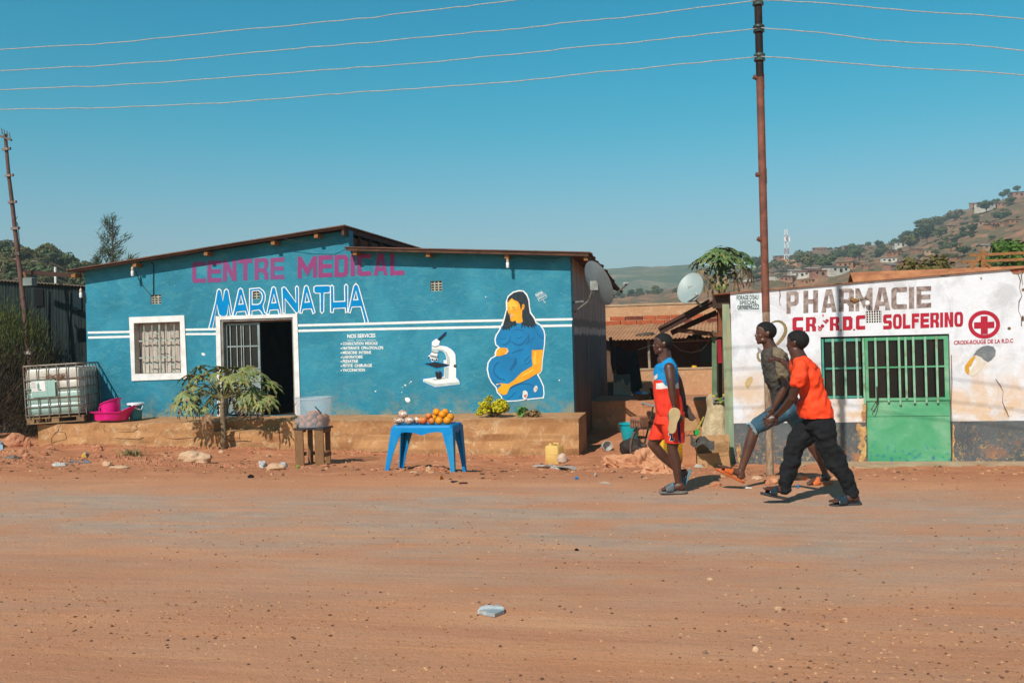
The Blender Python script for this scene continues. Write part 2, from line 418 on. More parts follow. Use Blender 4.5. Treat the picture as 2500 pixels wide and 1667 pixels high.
# ============================================================ MEDICAL CENTRE
YW=18.14
c2_=crop(400,600,3.92); c4_=crop(900,650,3.92)
def W(x,y,o=0): return onY(x,y,YW-o)            # point on the blue wall
def Wc(c,o=0): return lambda p: W(*c(*p),o)
CL=W(207,655).x; CRX=W(1401.8,1006).x           # left/right ends of the facade
ZF=W(1401.8,1006).z                              # terrace level
mc=thing('medical_centre','turquoise single storey building with purple lettering, mural of a pregnant woman and open door','building',(CL,YW,ZF))
def bluewall():
    t=NT('turquoise_plaster'); p=t.pos('World'); z=t.sep(p)
    k=t.ramp(t.noise(.9,7,.62,p,.4),[(.3,hx('#1e7084')),(.5,hx('#257d94')),(.72,hx('#378fa4'))])
    k=t.mix(t.ramp(t.noise(3.2,8,.7,t.pos('World',(1,1,2.2)),.8),[(.5,0.0),(.72,.4)]),k,hx('#5c9ea3'))
    # dirt and bare render spots near the floor
    low=t.ramp(t.math('SUBTRACT',z[2],ZF),[(0,.9),(.12,.55),(.45,.12),(.8,0.0)])
    k=t.mix(t.math('MULTIPLY',low,t.ramp(t.noise(3.5,8,.72,p),[(.45,0.0),(.62,1.0)])),k,hx('#8f8468'))
    k=t.mix(t.ramp(t.noise(38,5,.6,p),[(.70,0.0),(.74,.8)]),k,hx('#cfe2de'))
    t.col(k)
    t.bump(t.noise(7,8,.72,p,.9),.8,.02); t.bump(t.noise(24,6,.75,t.pos('World',(1,1,1)),1.8),.7,.011)
    return t.done(.6,spec=.3)
m_blue=bluewall()
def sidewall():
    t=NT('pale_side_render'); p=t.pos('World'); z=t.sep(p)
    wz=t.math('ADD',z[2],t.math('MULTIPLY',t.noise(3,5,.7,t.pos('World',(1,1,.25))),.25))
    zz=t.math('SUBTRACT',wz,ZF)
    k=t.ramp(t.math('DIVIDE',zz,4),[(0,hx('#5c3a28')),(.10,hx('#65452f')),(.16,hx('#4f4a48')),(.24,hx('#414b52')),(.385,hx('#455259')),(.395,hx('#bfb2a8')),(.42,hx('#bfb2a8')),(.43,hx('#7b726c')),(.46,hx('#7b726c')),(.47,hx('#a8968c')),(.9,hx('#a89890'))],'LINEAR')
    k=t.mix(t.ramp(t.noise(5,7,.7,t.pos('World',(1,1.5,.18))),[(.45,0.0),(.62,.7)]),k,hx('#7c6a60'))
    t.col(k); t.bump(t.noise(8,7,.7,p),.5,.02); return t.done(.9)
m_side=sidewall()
m_roof=M('rusty_corrugated_iron','#7a5442','#523629',1.6,.75,.2,bump=.2,bs=30,grime='#46302a',co='Object')
m_roof_edge=M('roof_fascia','#b07a58','#7c4e38',5,.8,bump=.3)
TH=.22
SB=5.2 # depth of the building
# facade outline with the door and window openings
c8=crop(300,620,4.611)
def ztop(x,y): return W(x,y).z
zL=W(207,660).z; zP=W(853,562).z; zPb=W(853,606).z; zR=W(1394,622).z
XP=W(853,600).x
win=[W(*c8(128,778)),W(*c8(648,768)),W(*c8(670,1330)),W(*c8(148,1350))]
dop=[W(*c2_(542,708)),W(*c2_(1238,690)),W(*c2_(1272,1640)),W(*c2_(565,1655))]
for q in dop[2:]: q.z=ZF+.0
wx0,wx1=win[0].x,win[1].x; wz1,wz0=win[0].z,win[3].z
dx0,dx1=dop[0].x,dop[1].x; dz1=dop[0].z
def P(x,z,y=YW): return V((x,y,z))
vents=[((c8(312,460)),(c8(432,562))),(c2_(812,408),c2_(918,508)),(c4_(590,143),c4_(704,236))]
outer=[P(CL,-.6),P(CRX,-.6),P(CRX,zR),P(XP,zPb),P(XP,zP),P(CL,zL)]
dh=[P(dx0,ZF),P(dx1,ZF),P(dx1,dz1),P(dx0,dz1)]
wh=[P(wx0,wz0),P(wx1,wz0),P(wx1,wz1),P(wx0,wz1)]
vh=[]
for a,b in vents:
    A=W(*a); B=W(*b); vh.append([P(A.x,B.z),P(B.x,B.z),P(B.x,A.z),P(A.x,A.z)])
mb=MB(); mb.extr([outer,dh,wh]+vh,(0,TH,0)); mb.build('wall',m_blue,mc)
# other walls
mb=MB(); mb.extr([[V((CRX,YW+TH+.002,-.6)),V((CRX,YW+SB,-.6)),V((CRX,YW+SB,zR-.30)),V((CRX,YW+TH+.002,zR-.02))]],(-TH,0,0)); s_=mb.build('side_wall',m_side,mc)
mb=MB(); mb.bx((CL,YW+TH+.002,-.6),(CL+TH,YW+SB,zL-.05)); mb.bx((CL,YW+SB,-.6),(CRX,YW+SB+TH,zL-.05)); mb.build('rear_wall',m_side,mc)
mb=MB(); mb.bx((XP-.01,YW+TH+.004,zR-.3),(XP-.2,YW+SB,zP-.06)); mb.build('gable_wall',M('gable_brick','#8a4a30','#54301f',6,.9,bump=.8,bs=14,bd=.03,st=(1,1,2.5)),mc)
for k in range(7):
    mb=MB(); y_=YW+.45+k*.62; mb.bx((XP-.005,y_,zR-.1),(XP+.05,y_+.07+.03*(k%2),zP-.1)); mb.build('gable_post',M('gable_timber','#5d3624','#3d2418',6,.9,bump=.4),mc)
mb=MB()
for X_ in (CL+3.2,XP-.3): mb.bx((X_,YW+TH+.01,-.5),(X_+.1,YW+SB-.05,zL-.1))
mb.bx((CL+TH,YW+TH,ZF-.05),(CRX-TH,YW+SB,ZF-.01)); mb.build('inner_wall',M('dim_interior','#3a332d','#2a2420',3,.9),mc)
# roofs
OH=.30; YR=YW-OH
LX=onY(160,662,YR).x
def roofz(x): # left pitch
    return onY(160,660,YR).z+(x-LX)/(XP+.02-LX)*(onY(853,549,YR).z-onY(160,660,YR).z)
mb=MB(); z0,z1=roofz(LX),roofz(XP+.03)
def jj(u,v): return V((0,0,.02*mn.noise(V((u*9,v*4,2)))))
mb.sheet((LX,YR,z0),(LX,YW+SB+.3,z0),(XP+.03,YW+SB+.3,z1),(XP+.03,YR,z1),.012,280,10,.014,.09,'u')
rf=mb.build('roof',m_roof,mc,smooth=False); rf['label']='rusty corrugated roof rising to the right'
ex=onY(1440,620,YR).x
zA=onY(858,602,YR).z; zB=onY(1434,616,YR).z
mb=MB(); bk=-.34
def jr(u,v): return V((.07*mn.noise(V((u*14,0,5)))*max(0,(v-.9)*10),0,-.22*max(0,(v-.93)*14)*max(0,u-.45)*1.0))
mb.sheet((XP+.01,YR,zA),(XP+.01,YW+SB+.2,zA+bk),(ex,YW+SB+.2,zB+bk),(ex,YR,zB),.012,200,30,.014,.09,'u',jr)
rf2=mb.build('roof',m_roof,mc); rf2['label']='lower corrugated roof falling to the right'
# timber under the roof edge: fascia and rafters
mb=MB()
mb.hexa([P(LX+.02,z0-.045,YR+.03),P(XP,z1-.05,YR+.03),P(XP,z1-.05,YR+.06),P(LX+.02,z0-.045,YR+.06),P(LX+.02,z0-.02,YR+.03),P(XP,z1-.02,YR+.03),P(XP,z1-.02,YR+.06),P(LX+.02,z0-.02,YR+.06)])
mb.hexa([P(XP+.03,zA-.07,YR+.02),P(ex-.03,zB-.07,YR+.02),P(ex-.03,zB-.07,YR+.05),P(XP+.03,zA-.07,YR+.05),P(XP+.03,zA-.022,YR+.02),P(ex-.03,zB-.022,YR+.02),P(ex-.03,zB-.022,YR+.05),P(XP+.03,zA-.022,YR+.05)])
mb.hexa([V((ex-.06,YR+.06,zB-.1)),V((ex-.03,YR+.06,zB-.1)),V((ex-.03,YW+SB,zB-.1+bk)),V((ex-.06,YW+SB,zB-.1+bk)),V((ex-.06,YR+.06,zB-.02)),V((ex-.03,YR+.06,zB-.02)),V((ex-.03,YW+SB,zB-.025+bk)),V((ex-.06,YW+SB,zB-.025+bk))])
mb.hexa([V((XP-.06,YR+.07,z1-.18)),V((XP-.01,YR+.07,z1-.18)),V((XP-.01,YW+SB,z1-.18)),V((XP-.06,YW+SB,z1-.18)),V((XP-.06,YR+.07,z1-.03)),V((XP-.01,YR+.07,z1-.03)),V((XP-.01,YW+SB,z1-.03)),V((XP-.06,YW+SB,z1-.03))])
mb.build('fascia',M('fascia_board','#5e3d2c','#402a20',6,.85,bump=.3),mc)
def rafter(x,z,w=.075,h=.075):
    mb=MB(); mb.bx((x-w/2,YR+.07,z-h),(x+w/2,YW+.0,z)); return mb.build('rafter',m_wood2,mc)
for px in (322,497,662,768):
    q=onY(px,600,YR); rafter(q.x,roofz(q.x)-.065)
for px,f in ((862,0),(1041,.4),(1234,.8),(1428,1)):
    q=onY(px,600,YR); t_=(q.x-XP)/(ex-XP); rafter(q.x,zA+(zB-zA)*t_-.068)
rafter(LX+.12,z0-.06,.09,.08)
# terrace
YT=YW-1.0
terr=MB()
def T(x,y): return onY(x,y,YT)
zt=T(800,1028).z; tl=T(92,1030).x; tr=T(1412,1018).x
sx0,sx1=T(c2_(480,0)[0],1040).x,T(683,1040).x
def tb(mb,x0,x1,y0,y1,z0,z1,z1b=None,n=1):
    # rough block; top slopes from z1 (front) to z1b (back)
    z1b=z1 if z1b is None else z1b; nx=max(2,int((x1-x0)/.09)); nz=7; ny=4
    rows=[]
    for j in range(nz+1):
        z=z0+(z1-z0)*j/nz
        rows.append([V((x0+(x1-x0)*i/nx, y0+(.04*mn.noise(V((x0+(x1-x0)*i/nx*1.0,z*3,7)))+.025*mn.noise(V(((x0+(x1-x0)*i/nx)*4,z*6,2))))*(0.8 if j==nz else 1.5)-(.05*(1-j/nz)**2), z+((.016*mn.noise(V(((x0+(x1-x0)*i/nx)*2.5,1,4)))-.022*max(0,mn.noise(V(((x0+(x1-x0)*i/nx)*5,3,4))))) if j==nz else 0))) for i in range(nx+1)])
    for j in range(1,ny+1):
        y=y0+(y1-y0)*j/ny; z=z1+(z1b-z1)*j/ny
        rows.append([V((x0+(x1-x0)*i/nx,y,z+.012*mn.noise(V(((x0+(x1-x0)*i/nx)*2,y*3,4)))*(0 if j==ny else 1))) for i in range(nx+1)])
    mb.rings(rows,cap=False,closed=False)
    for k,x in ((0,x0),(nx,x1)):
        pr=[r[k] for r in rows]+[V((rows[-1][k].x,y1,z0))]; mb.add(pr,[list(range(len(pr)))])
tb(terr,tl,sx0,YT,YW+.0,-.75,zt-.005,ZF-.004)
tb(terr,sx1,tr,YT,YW+.0,-.75,zt,ZF-.004)
tb(terr,sx0+.001,sx1-.001,YT+.42,YW+.0,-.75,zt-.0,ZF-.004)
zs=T(600,1052).z
tb(terr,sx0+.002,sx1-.002,YT-.03,YT+.419,-.75,zs,zs)
terr.build('terrace',m_mud,mc,smooth=False)
# door step stone in shadow end
# --- window: frame, shutter, bars
def framepoly(outer,inner,o,d=.02):
    mb=MB(); mb.extr([outer,inner],(0,d,0)); return mb
wo=[W(*c8(75,712)),W(*c8(696,690)),W(*c8(728,1405)),W(*c8(105,1428))]
for q in wo: q.y=YW-.022
wi=[P(wx0,wz0,YW-.022),P(wx1,wz0,YW-.022),P(wx1,wz1,YW-.022),P(wx0,wz1,YW-.022)]
window=framepoly(wo,wi,0).build('window',m_white,mc)
mb=MB()  # white reveals
mb.bx((wx0,YW+.0,wz0),(wx0+.006,YW+.16,wz1)); mb.bx((wx1-.006,YW,wz0),(wx1,YW+.16,wz1)); mb.bx((wx0+.006,YW,wz0),(wx1-.006,YW+.16,wz0+.006)); mb.bx((wx0+.006,YW,wz1-.006),(wx1-.006,YW+.16,wz1))
mb.build('sill',M('reveal_paint','#b9b2a8','#9f978c',4,.7),window)
m_curt=M('pale_pink_shutter','#c4b6a9','#ab9b90',2.5,.85,bump=.6,bs=5,bd=.03,st=(5,1,1))
mb=MB()
rows=[]
for k in range(9):
    zz=wz0+.01+(wz1-wz0-.02)*k/8
    rows.append([P(wx0+.01+(wx1-wx0-.02)*i/40,zz,YW+.17+.012*math.sin(i*1.3+math.sin(k*.7))+.01*mn.noise(V((i*.4,k*.5,0)))) for i in range(41)])
mb.rings(rows,cap=False,closed=False); mb.build('curtain',m_curt,window,smooth=True)
m_bar=M('grey_green_bar','#a9b3a6','#8e9488',8,.6,bump=.1)
mb=MB(); yb=YW+.05
for px in (238,328,412,486,578):
    a=onY(*c8(px,790),yb); mb.cyl((a.x,yb,wz0+.0),(a.x,yb,wz1),.011 if px!=412 else .022,n=8)
for py in (975,1165):
    a=onY(*c8(400,py),yb); mb.bx((wx0+.05,yb+.012,a.z-.014),(wx1-.05,yb+.02,a.z+.014))
for (x0,x1,py) in ((250,390,900),(500,600,900),(350,460,1072),(270,390,1245),(500,600,1245)):
    a=onY(*c8(x0,py),yb); b=onY(*c8(x1,py),yb); mb.bx((a.x,yb+.013,a.z-.011),(b.x,yb+.021,a.z+.011))
mb.build('window_bars',m_bar,window)
# --- door frame and half open grille leaf
do=[W(*c2_(500,675)),W(*c2_(1280,650)),W(*c2_(1312,1640)),W(*c2_(520,1655))]
for q in do: q.y=YW-.022
do[2].z=do[3].z=ZF+.003
di=[P(dx0,ZF+.003,YW-.022),P(dx1,ZF+.003,YW-.022),P(dx1,dz1,YW-.022),P(dx0,dz1,YW-.022)]
mb=MB(); mb.extr([[do[3],di[0],di[3],di[2],di[1],do[2],do[1],do[0]]],(0,.02,0)); df=mb.build('door_frame',m_white,mc)
mb=MB(); mb.bx((dx0,YW+.0,ZF+.003),(dx0+.05,YW+.2,dz1-.04)); mb.bx((dx1-.03,YW+.0,ZF+.003),(dx1,YW+.2,dz1-.04)); mb.bx((dx0,YW,dz1-.04),(dx1,YW+.2,dz1)); mb.build('jamb',M('door_jamb','#8c8a84','#6d6459',5,.7),df)
mb=MB(); mb.bx((dx0+.05,YW+.06,dz1-.07),(dx1-.03,YW+.1,dz1-.045)); mb.build('lintel_bar',M('brown_lintel','#8a6252','#6c4a3c',5,.8),df)
m_leaf=M('pale_door_steel','#93a0a0','#77827f',5,.55,bump=.1)
yl=YW+.09; lx1=onY(*c2_(915,800),yl).x; lx0=dx0+.055
dl=MB(); dl.bx((lx0,yl,ZF+.02),(lx0+.03,yl+.03,dz1-.08)); dl.bx((lx1-.045,yl,ZF+.02),(lx1,yl+.03,dz1-.08))
dl.bx((lx0+.03,yl+.002,dz1-.12),(lx1-.045,yl+.028,dz1-.08)); zm=onY(*c2_(750,962),yl).z; dl.bx((lx0+.03,yl+.002,zm-.014),(lx1-.045,yl+.028,zm+.014))
zk=ZF+.95; dl.bx((lx0+.03,yl+.01,ZF+.03),(lx1-.045,yl+.02,zk))
leaf=dl.build('door',m_leaf,mc); leaf['label']='pale steel door leaf with vertical bars'
mb=MB()
for px in (632,695,736,757,822):
    a=onY(*c2_(px,800),yl); mb.cyl((a.x,yl+.012,zk-.02),(a.x,yl+.012,dz1-.1),.0085,n=8)
mb.build('door_bars',M('light_bar','#b9c0ba','#9aa09a',8,.5),leaf)
mb=MB(); mb.bx((lx0+.03,yl+.035,zk),(lx1-.045,yl+.04,dz1-.12)); mb.build('door_glass',M('dusty_dark_glass','#14120f','#2b2621',9,.25,spec=.6,bump=0,lo=.5,hi=.75),leaf)
# --- vents
def vent(h,parent,m,nx=3,nz=4,lat=.5):
    x0,x1=h[0].x,h[1].x; z0,z1=h[0].z,h[2].z; mb=MB(); y=YW+.02
    bw=(x1-x0); hh=(z1-z0)
    fr=MB()
    b=.012
    mb.bx((x0,y,z0),(x0+b,y+.1,z1)); mb.bx((x1-b,y,z0),(x1,y+.1,z1)); mb.bx((x0+b,y,z0),(x1-b,y+.1,z0+b)); mb.bx((x0+b,y,z1-b),(x1-b,y+.1,z1))
    for i in range(1,nx): c=x0+bw*i/nx; mb.bx((c-.012,y+.001,z0+b),(c+.012,y+.099,z1-b))
    for i in range(1,nz): c=z0+hh*i/nz; mb.bx((x0+b,y+.002,c-.01),(x1-b,y+.098,c+.01))
    o=mb.build('vent',m,parent); k=MB(); k.bx((x0+.001,y+.101,z0+.001),(x1-.001,y+.12,z1-.001)); k.build('backing',M('brick_shadow','#6b4031','#3c261e',8,.9),o)
    return o
m_vent=M('vent_block','#b9b4a4','#8f8c7e',8,.85)
for h in vh: vent(h,mc,m_vent)
# --- white lines
def line(pts,th_,o=.003):
    return [W(x,y-th_/2,o) for x,y in pts]+[W(x,y+th_/2,o) for x,y in pts[::-1]]
c4=c4_
m_wl=M('white_line_paint','#f1efeb','#dcd8d0',12,.6,bump=.3)
mb=MB()
mb.flat([line([(214,812),c8(80,876)],5)]); mb.flat([line([(215,824),c8(85,930)],5.2)])
mb.flat([line([c8(704,852),c8(1052,846)],5)]); mb.flat([line([c8(708,902),c8(1056,900)],5)])
mb.flat([line([c2_(1282,762),(900+0/3.92,650+550/3.92),(1100,780+4.5),c4(1950,506)],5.6)]); mb.flat([line([c2_(1286,814),(900,650+602/3.92),(1100,650+588/3.92),c4(1945,566)],5.6)])
mb.build('painted_stripe',m_wl,mc)
# --- CENTRE MEDICAL
m_pur=M('plum_sign_paint','#7a3c70','#843a6e',1.2,.6,bump=.3,bs=30,grime='#74477a')
m_pur2=M('magenta_sign_paint','#8c2f6a','#7f3268',2,.6,bump=.3,bs=30)
def letters(mb,items,mp,plane,t=.3,tv=.2,o=.004):
    for it in items:
        ch,x0,x1,yt0,yb0=it[:5]; yt1,yb1=(it[5],it[6]) if len(it)>5 else (yt0-(x1-x0)*.035,yb0-(x1-x0)*.035)
        polys=[]
        tt={'I':1,'M':t*.8,'.':1}.get(ch,t)
        for loop in glyph(ch,tt,tv):
            polys.append([plane(*mp(x0+(x1-x0)*u,(yb0+(yb1-yb0)*u)*(1-v)+(yt0+(yt1-yt0)*u)*v),o) for u,v in loop])
        mb.flat(polys)
mb=MB(); letters(mb,[('C',270,400,155,357),('E',415,550,145,352),('N',565,695,138,340),('T',712,845,129,334),('R',868,1000,122,328),('E',1020,1152,116,324)],c2_,W); 
lt=mb.build('painted_lettering',m_pur,mc); lt['label']='faded plum word CENTRE'
mb=MB(); letters(mb,[('M',1280,1464,106,312),('E',1478,1615,94,304),('D',1633,1765,89,300),('I',1787,1828,85,292),('C',1850,1985,82,290),('A',2008,2140,77,286),('L',2165,2302,72,284)],c2_,W)
lt=mb.build('painted_lettering',m_pur2,mc); lt['label']='magenta word MEDICAL'
# --- MARANATHA
MA=[
([(435,785),(462,785),(508,555),(530,655),(552,672),(585,672),(602,655),(618,555),(640,668),(652,660),(612,430),(598,418),(584,430),(564,535),(543,430),(528,418),(515,430),(497,540)],[]),
([(665,665),(720,420),(733,410),(747,420),(808,655),(795,662),(783,620),(694,630),(682,666)],[[(711,566),(764,560),(738,465)]]),
([(824,660),(824,416),(915,408),(950,435),(966,470),(964,520),(944,575),(960,640),(985,657),(972,672),(953,663),(932,626),(912,608),(840,618),(838,660)],[[(840,430),(905,424),(936,445),(948,480),(943,520),(922,556),(898,566),(840,566)]]),
([(988,650),(1038,405),(1050,396),(1063,405),(1118,642),(1106,650),(1094,606),(1012,612),(1002,650)],[[(1026,552),(1078,548),(1052,455)]]),
([(1144,642),(1134,408),(1148,398),(1162,406),(1266,548),(1264,400),(1273,390),(1284,400),(1286,632),(1268,640),(1158,500),(1156,642)],[]),
([(1306,640),(1350,393),(1362,384),(1376,393),(1442,635),(1430,643),(1414,598),(1330,604),(1318,641)],[[(1345,546),(1397,540),(1366,443)]]),
([(1440,398),(1455,388),(1578,385),(1590,395),(1588,434),(1574,446),(1528,448),(1525,628),(1513,640),(1502,629),(1500,450),(1455,450),(1441,439)],[]),
([(1600,633),(1598,392),(1608,382),(1620,392),(1622,540),(1736,535),(1733,386),(1744,374),(1756,386),(1755,628),(1743,634),(1740,590),(1622,596),(1617,634)],[]),
([(1768,634),(1820,388),(1838,368),(1857,388),(1952,728),(1930,736),(1889,578),(1797,582),(1781,636)],[[(1810,522),(1862,520),(1838,425)]]),
]
m_roy=M('royal_blue_paint','#0085c0','#007ab4',5,.8,bump=.25,bs=30,spec=.1)
wh_=MB(); bl_=MB()
for k,(o,hs) in enumerate(MA):
    bl_.flat([[W(*c2_(*p),.0085+k*.0001) for p in o]]+[[W(*c2_(*p),.0085+k*.0001) for p in h] for h in hs])
    wh_.flat([[W(*c2_(*p),.0045+k*.0003) for p in offs(o,9)]]+[[W(*c2_(*p),.0045+k*.0003) for p in offs(h,-9)] for h in hs])
o_=wh_.build('lettering_outline',m_wl,mc); o_['label']='white outline of the word MARANATHA'
o_=bl_.build('painted_lettering',m_roy,mc); o_['label']='royal blue word MARANATHA'
# --- services list
sv=MB()
def tline(mb,txt,a,b,c,d,mp,plane,bold=.02,o=.004):
    # a bl, b br, c tr, d tl in crop px
    A,B,C_,D=[V((*mp(*q),0)) for q in (a,b,c,d)]
    def f(u,v):
        p=A.lerp(B,u).lerp(D.lerp(C_,u),v); return plane(p.x,p.y,o)
    text_flat(mb,txt,f,1,1,bold)
def sl(txt,x0,x1,y0,h,sl_=.012,bold=.02): tline(sv,txt,(x0,y0+h),(x1,y0+h-(x1-x0)*sl_),(x1,y0-(x1-x0)*sl_),(x0,y0),c2_,W,bold)
sl('NOS SERVICES',1756,2024,846,38,.03,.03)
for txt,x1,y in (('CONSULTATION  MEDICALE',2046,922),('MATERNITE  CPN.CPON.CPS',2100,965),('MEDECINE  INTERNE',1983,1008),('LABORATOIRE',1903,1050),('PEDIATRIE',1858,1091),('PETITE  CHIRURGIE',1992,1133),('VACCINATION',1924,1175)):
    sl(txt,1712,x1,y,29,.012,.03)
    q=W(*c2_(1698,y+17),.004); sv.add([q+V((.013*math.cos(a*PI/4),0,.013*math.sin(a*PI/4))) for a in range(8)],[list(range(8))])
und=[(1752+i*10,902+ (4 if i%2 else -2)-i*.05) for i in range(29)]
for i in range(0,28):
    if i in (7,8,18): continue
    a,b=und[i],und[i+1]; sv.flat([[W(*c2_(*a),.0042),W(*c2_(*b),.0042),W(*c2_(b[0],b[1]+4),.0042),W(*c2_(a[0],a[1]+4),.0042)]])
o_=sv.build('painted_lettering',m_wl,mc); o_['label']='small white list headed NOS SERVICES'
# --- microscope mural (crop c7)
c7=crop(1020,800,9.8)
def poly(mb,pts,mp,o,plane=None): mb.flat([[(plane or W)(*mp(*p),o) for p in pts]])
SC=[(440,265),(470,272),(520,305),(528,340),(510,380),(505,428),(600,432),(700,455),(790,505),(860,570),(895,640),(905,740),(908,880),(915,960),(915,1190),(965,1240),(1000,1300),(1000,1355),(720,1385),(420,1418),(300,1365),(130,1290),(130,1225),(330,1200),(440,1180),(625,1165),(628,950),(750,915),(750,880),(617,850),(617,772),(680,770),(670,680),(640,610),(590,560),(500,545),(470,640),(465,700),(485,760),(470,800),(440,800),(400,750),(375,800),(345,815),(320,790),(325,730),(280,745),(240,715),(240,680),(290,650),(330,590),(335,540),(335,420),(340,340),(390,295)]
m_ob=M('outline_blue_paint','#0085bc','#0078ae',6,.5); m_grey=M('grey_mural_paint','#b9c2be','#a5b0ac',9,.6); m_blk=M('black_mural_paint','#10151b','#1a222a',9,.5)
a=MB(); poly(a,offs(SC,22),c7,.004); poly(a,offs([(120,860),(420,820),(800,895),(440,960)],20),c7,.0047); poly(a,offs([(470,280),(655,100),(685,105),(660,170),(525,312)],20),c7,.0044); poly(a,offs([(430,1060),(500,1030),(570,1060),(580,1160),(450,1160)],20),c7,.005)
mi=a.build('mural',m_ob,mc); mi['label']='painted white microscope outlined in blue'
b=MB(); poly(b,SC,c7,.0075); b.build('mural_white',m_wl,mi)
g=MB(); poly(g,[(340,500),(400,505),(500,505),(600,520),(700,590),(760,720),(775,870),(700,860),(685,700),(640,600),(570,550),(500,545),(480,580),(340,570)],c7,.0105)
poly(g,[(628,955),(740,930),(735,1220),(640,1180)],c7,.0105); poly(g,[(140,1245),(420,1345),(990,1290),(995,1350),(420,1410),(140,1290)],c7,.0105); poly(g,[(320,1225),(600,1180),(700,1215),(420,1260)],c7,.0105); g.build('mural_grey',m_grey,mi)
k=MB(); poly(k,[(160,858),(420,822),(780,890),(440,958)],c7,.0135); poly(k,[(468,282),(655,100),(685,103),(662,175),(520,312)],c7,.0135)
poly(k,[(420,1060),(450,1040),(530,1035),(570,1070),(580,1190),(545,1228),(460,1228),(430,1170)],c7,.0135)
for pts in ([(338,432),(420,445),(508,425),(508,440),(420,460),(338,448)],[(336,565),(400,590),(480,592),(478,606),(400,605),(336,582)]): poly(k,pts,c7,.0135)
for (cx_,cy_,r_) in ((893,915,38),(265,710,25),(352,765,24),(447,765,24)): poly(k,[(cx_+r_*math.cos(t*PI/5),cy_+r_*math.sin(t*PI/5)) for t in range(10)],c7,.0135)
k.build('mural_black',m_blk,mi)
g=MB(); poly(g,[(300,645),(380,665),(470,680),(470,730),(380,715),(295,690)],c7,.0138); poly(g,[(895,905),(915,905),(910,930),(893,925)],c7,.0165); poly(g,[(450,1050),(520,1045),(500,1070)],c7,.0165); g.build('mural_detail',M('mural_midgrey','#5c6468','#8b9496',30,.6),mi)
# --- pregnant woman mural (crop c6: 1180,690 scale 5.059)
c6=crop(1180,690,5.059)
SIL=[(440,105),(490,110),(530,150),(555,215),(562,300),(575,370),(620,430),(640,490),(700,530),(740,590),(752,650),(748,760),(735,850),(722,950),(712,1080),(690,1110),(660,1130),(700,1200),(735,1280),(742,1370),(735,1413),(600,1425),(400,1450),(240,1458),(228,1400),(180,1350),(165,1290),(110,1230),(75,1160),(55,1070),(65,990),(100,940),(160,905),(152,870),(170,830),(205,800),(160,760),(150,700),(165,650),(205,590),(225,540),(255,480),(275,400),(295,330),(290,240),(315,170),(370,125)]
a=MB(); poly(a,offs(SIL,14),c6,.004); wm=a.build('mural',m_wl,mc); wm['label']='painted pregnant woman in a blue dress holding her belly'
m_dress=M('dress_blue_paint','#067cb0','#056c9e',2.2,.5,bump=.25,bs=30,st=(1,1,1)); m_dressd=M('dress_fold_paint','#055a88','#066090',6,.5)
m_skinp=M('ochre_mural_paint','#f0a616','#e08f10',3.5,.5,bump=.25,bs=30); m_skinl=M('light_ochre_paint','#f7bb45','#f3ad30',4,.5); m_hairp=M('mural_hair_paint','#141d24','#24333d',9,.5,bump=.2,st=(4,1,1))
b=MB(); poly(b,[(400,490),(480,495),(560,500),(640,495),(700,530),(740,590),(752,650),(748,760),(735,850),(722,950),(712,1080),(690,1110),(660,1130),(700,1200),(735,1280),(742,1370),(732,1413),(600,1425),(400,1450),(242,1456),(228,1400),(180,1350),(165,1290),(110,1230),(75,1160),(57,1070),(67,990),(100,940),(160,905),(205,800),(160,760),(152,700),(167,650),(205,590),(225,540),(300,500)],c6,.007); b.build('mural_dress',m_dress,wm)
d=MB()
def stroke(mb,pts,w_,mp,o):
    n=len(pts); l=[];r=[]
    for i,p in enumerate(pts):
        a=V(pts[max(i-1,0)]); b=V(pts[min(i+1,n-1)]); t=(b-a).normalized(); q=V((-t.y,t.x)); k=w_*(.35+.65*math.sin(PI*(i+.3)/(n-.4)))
        l.append((p[0]+q.x*k,p[1]+q.y*k)); r.append((p[0]-q.x*k,p[1]-q.y*k))
    for i in range(n-1): mb.flat([[W(*mp(*x),o) for x in (l[i],l[i+1],r[i+1],r[i])]])
for pts,w_ in (([(215,760),(270,765),(320,730),(335,660)],9),([(340,720),(390,760),(450,770),(500,740),(550,670)],10),([(560,640),(560,720),(530,760)],14),([(640,570),(670,630),(720,680),(748,690)],6),([(590,740),(600,700),(640,670)],5),([(350,870),(420,840),(500,820)],10),([(130,1060),(150,1010),(190,980)],12),([(125,1060),(140,1130),(190,1180),(270,1200)],12),([(330,1080),(390,1000),(400,930)],22),([(500,980),(540,940),(580,900)],7),([(505,1010),(560,990),(590,950)],7),([(330,1310),(400,1260),(470,1245),(560,1250),(630,1280)],7),([(310,1430),(350,1400),(400,1350)],7),([(440,1420),(480,1390),(540,1370)],6),([(210,1235),(170,1240),(110,1200)],7),([(370,590),(430,575),(490,590)],5),([(400,680),(440,685),(480,665)],4),([(190,690),(240,695),(280,690)],4),([(600,830),(670,820),(745,828)],3.5),([(320,1270),(400,1180),(480,1110),(600,1030)],4.5),([(300,1330),(360,1290),(480,1230),(600,1160),(660,1130)],4.5)):
    stroke(d,pts,w_,c6,.0098)
d.build('mural_fold',m_dressd,wm)
s=MB()
poly(s,[(600,832),(740,828),(735,850),(722,950),(712,1080),(690,1110),(640,1135),(560,1185),(470,1225),(370,1265),(330,1290),(305,1340),(290,1375),(250,1388),(200,1365),(172,1320),(190,1295),(225,1270),(210,1250),(170,1255),(200,1240),(260,1245),(310,1250),(370,1210),(470,1110),(600,1032),(608,1020),(598,930)],c6,.0128)
poly(s,[(158,870),(170,830),(205,805),(260,802),(300,815),(312,850),(290,880),(250,890),(200,908),(160,905)],c6,.0128)
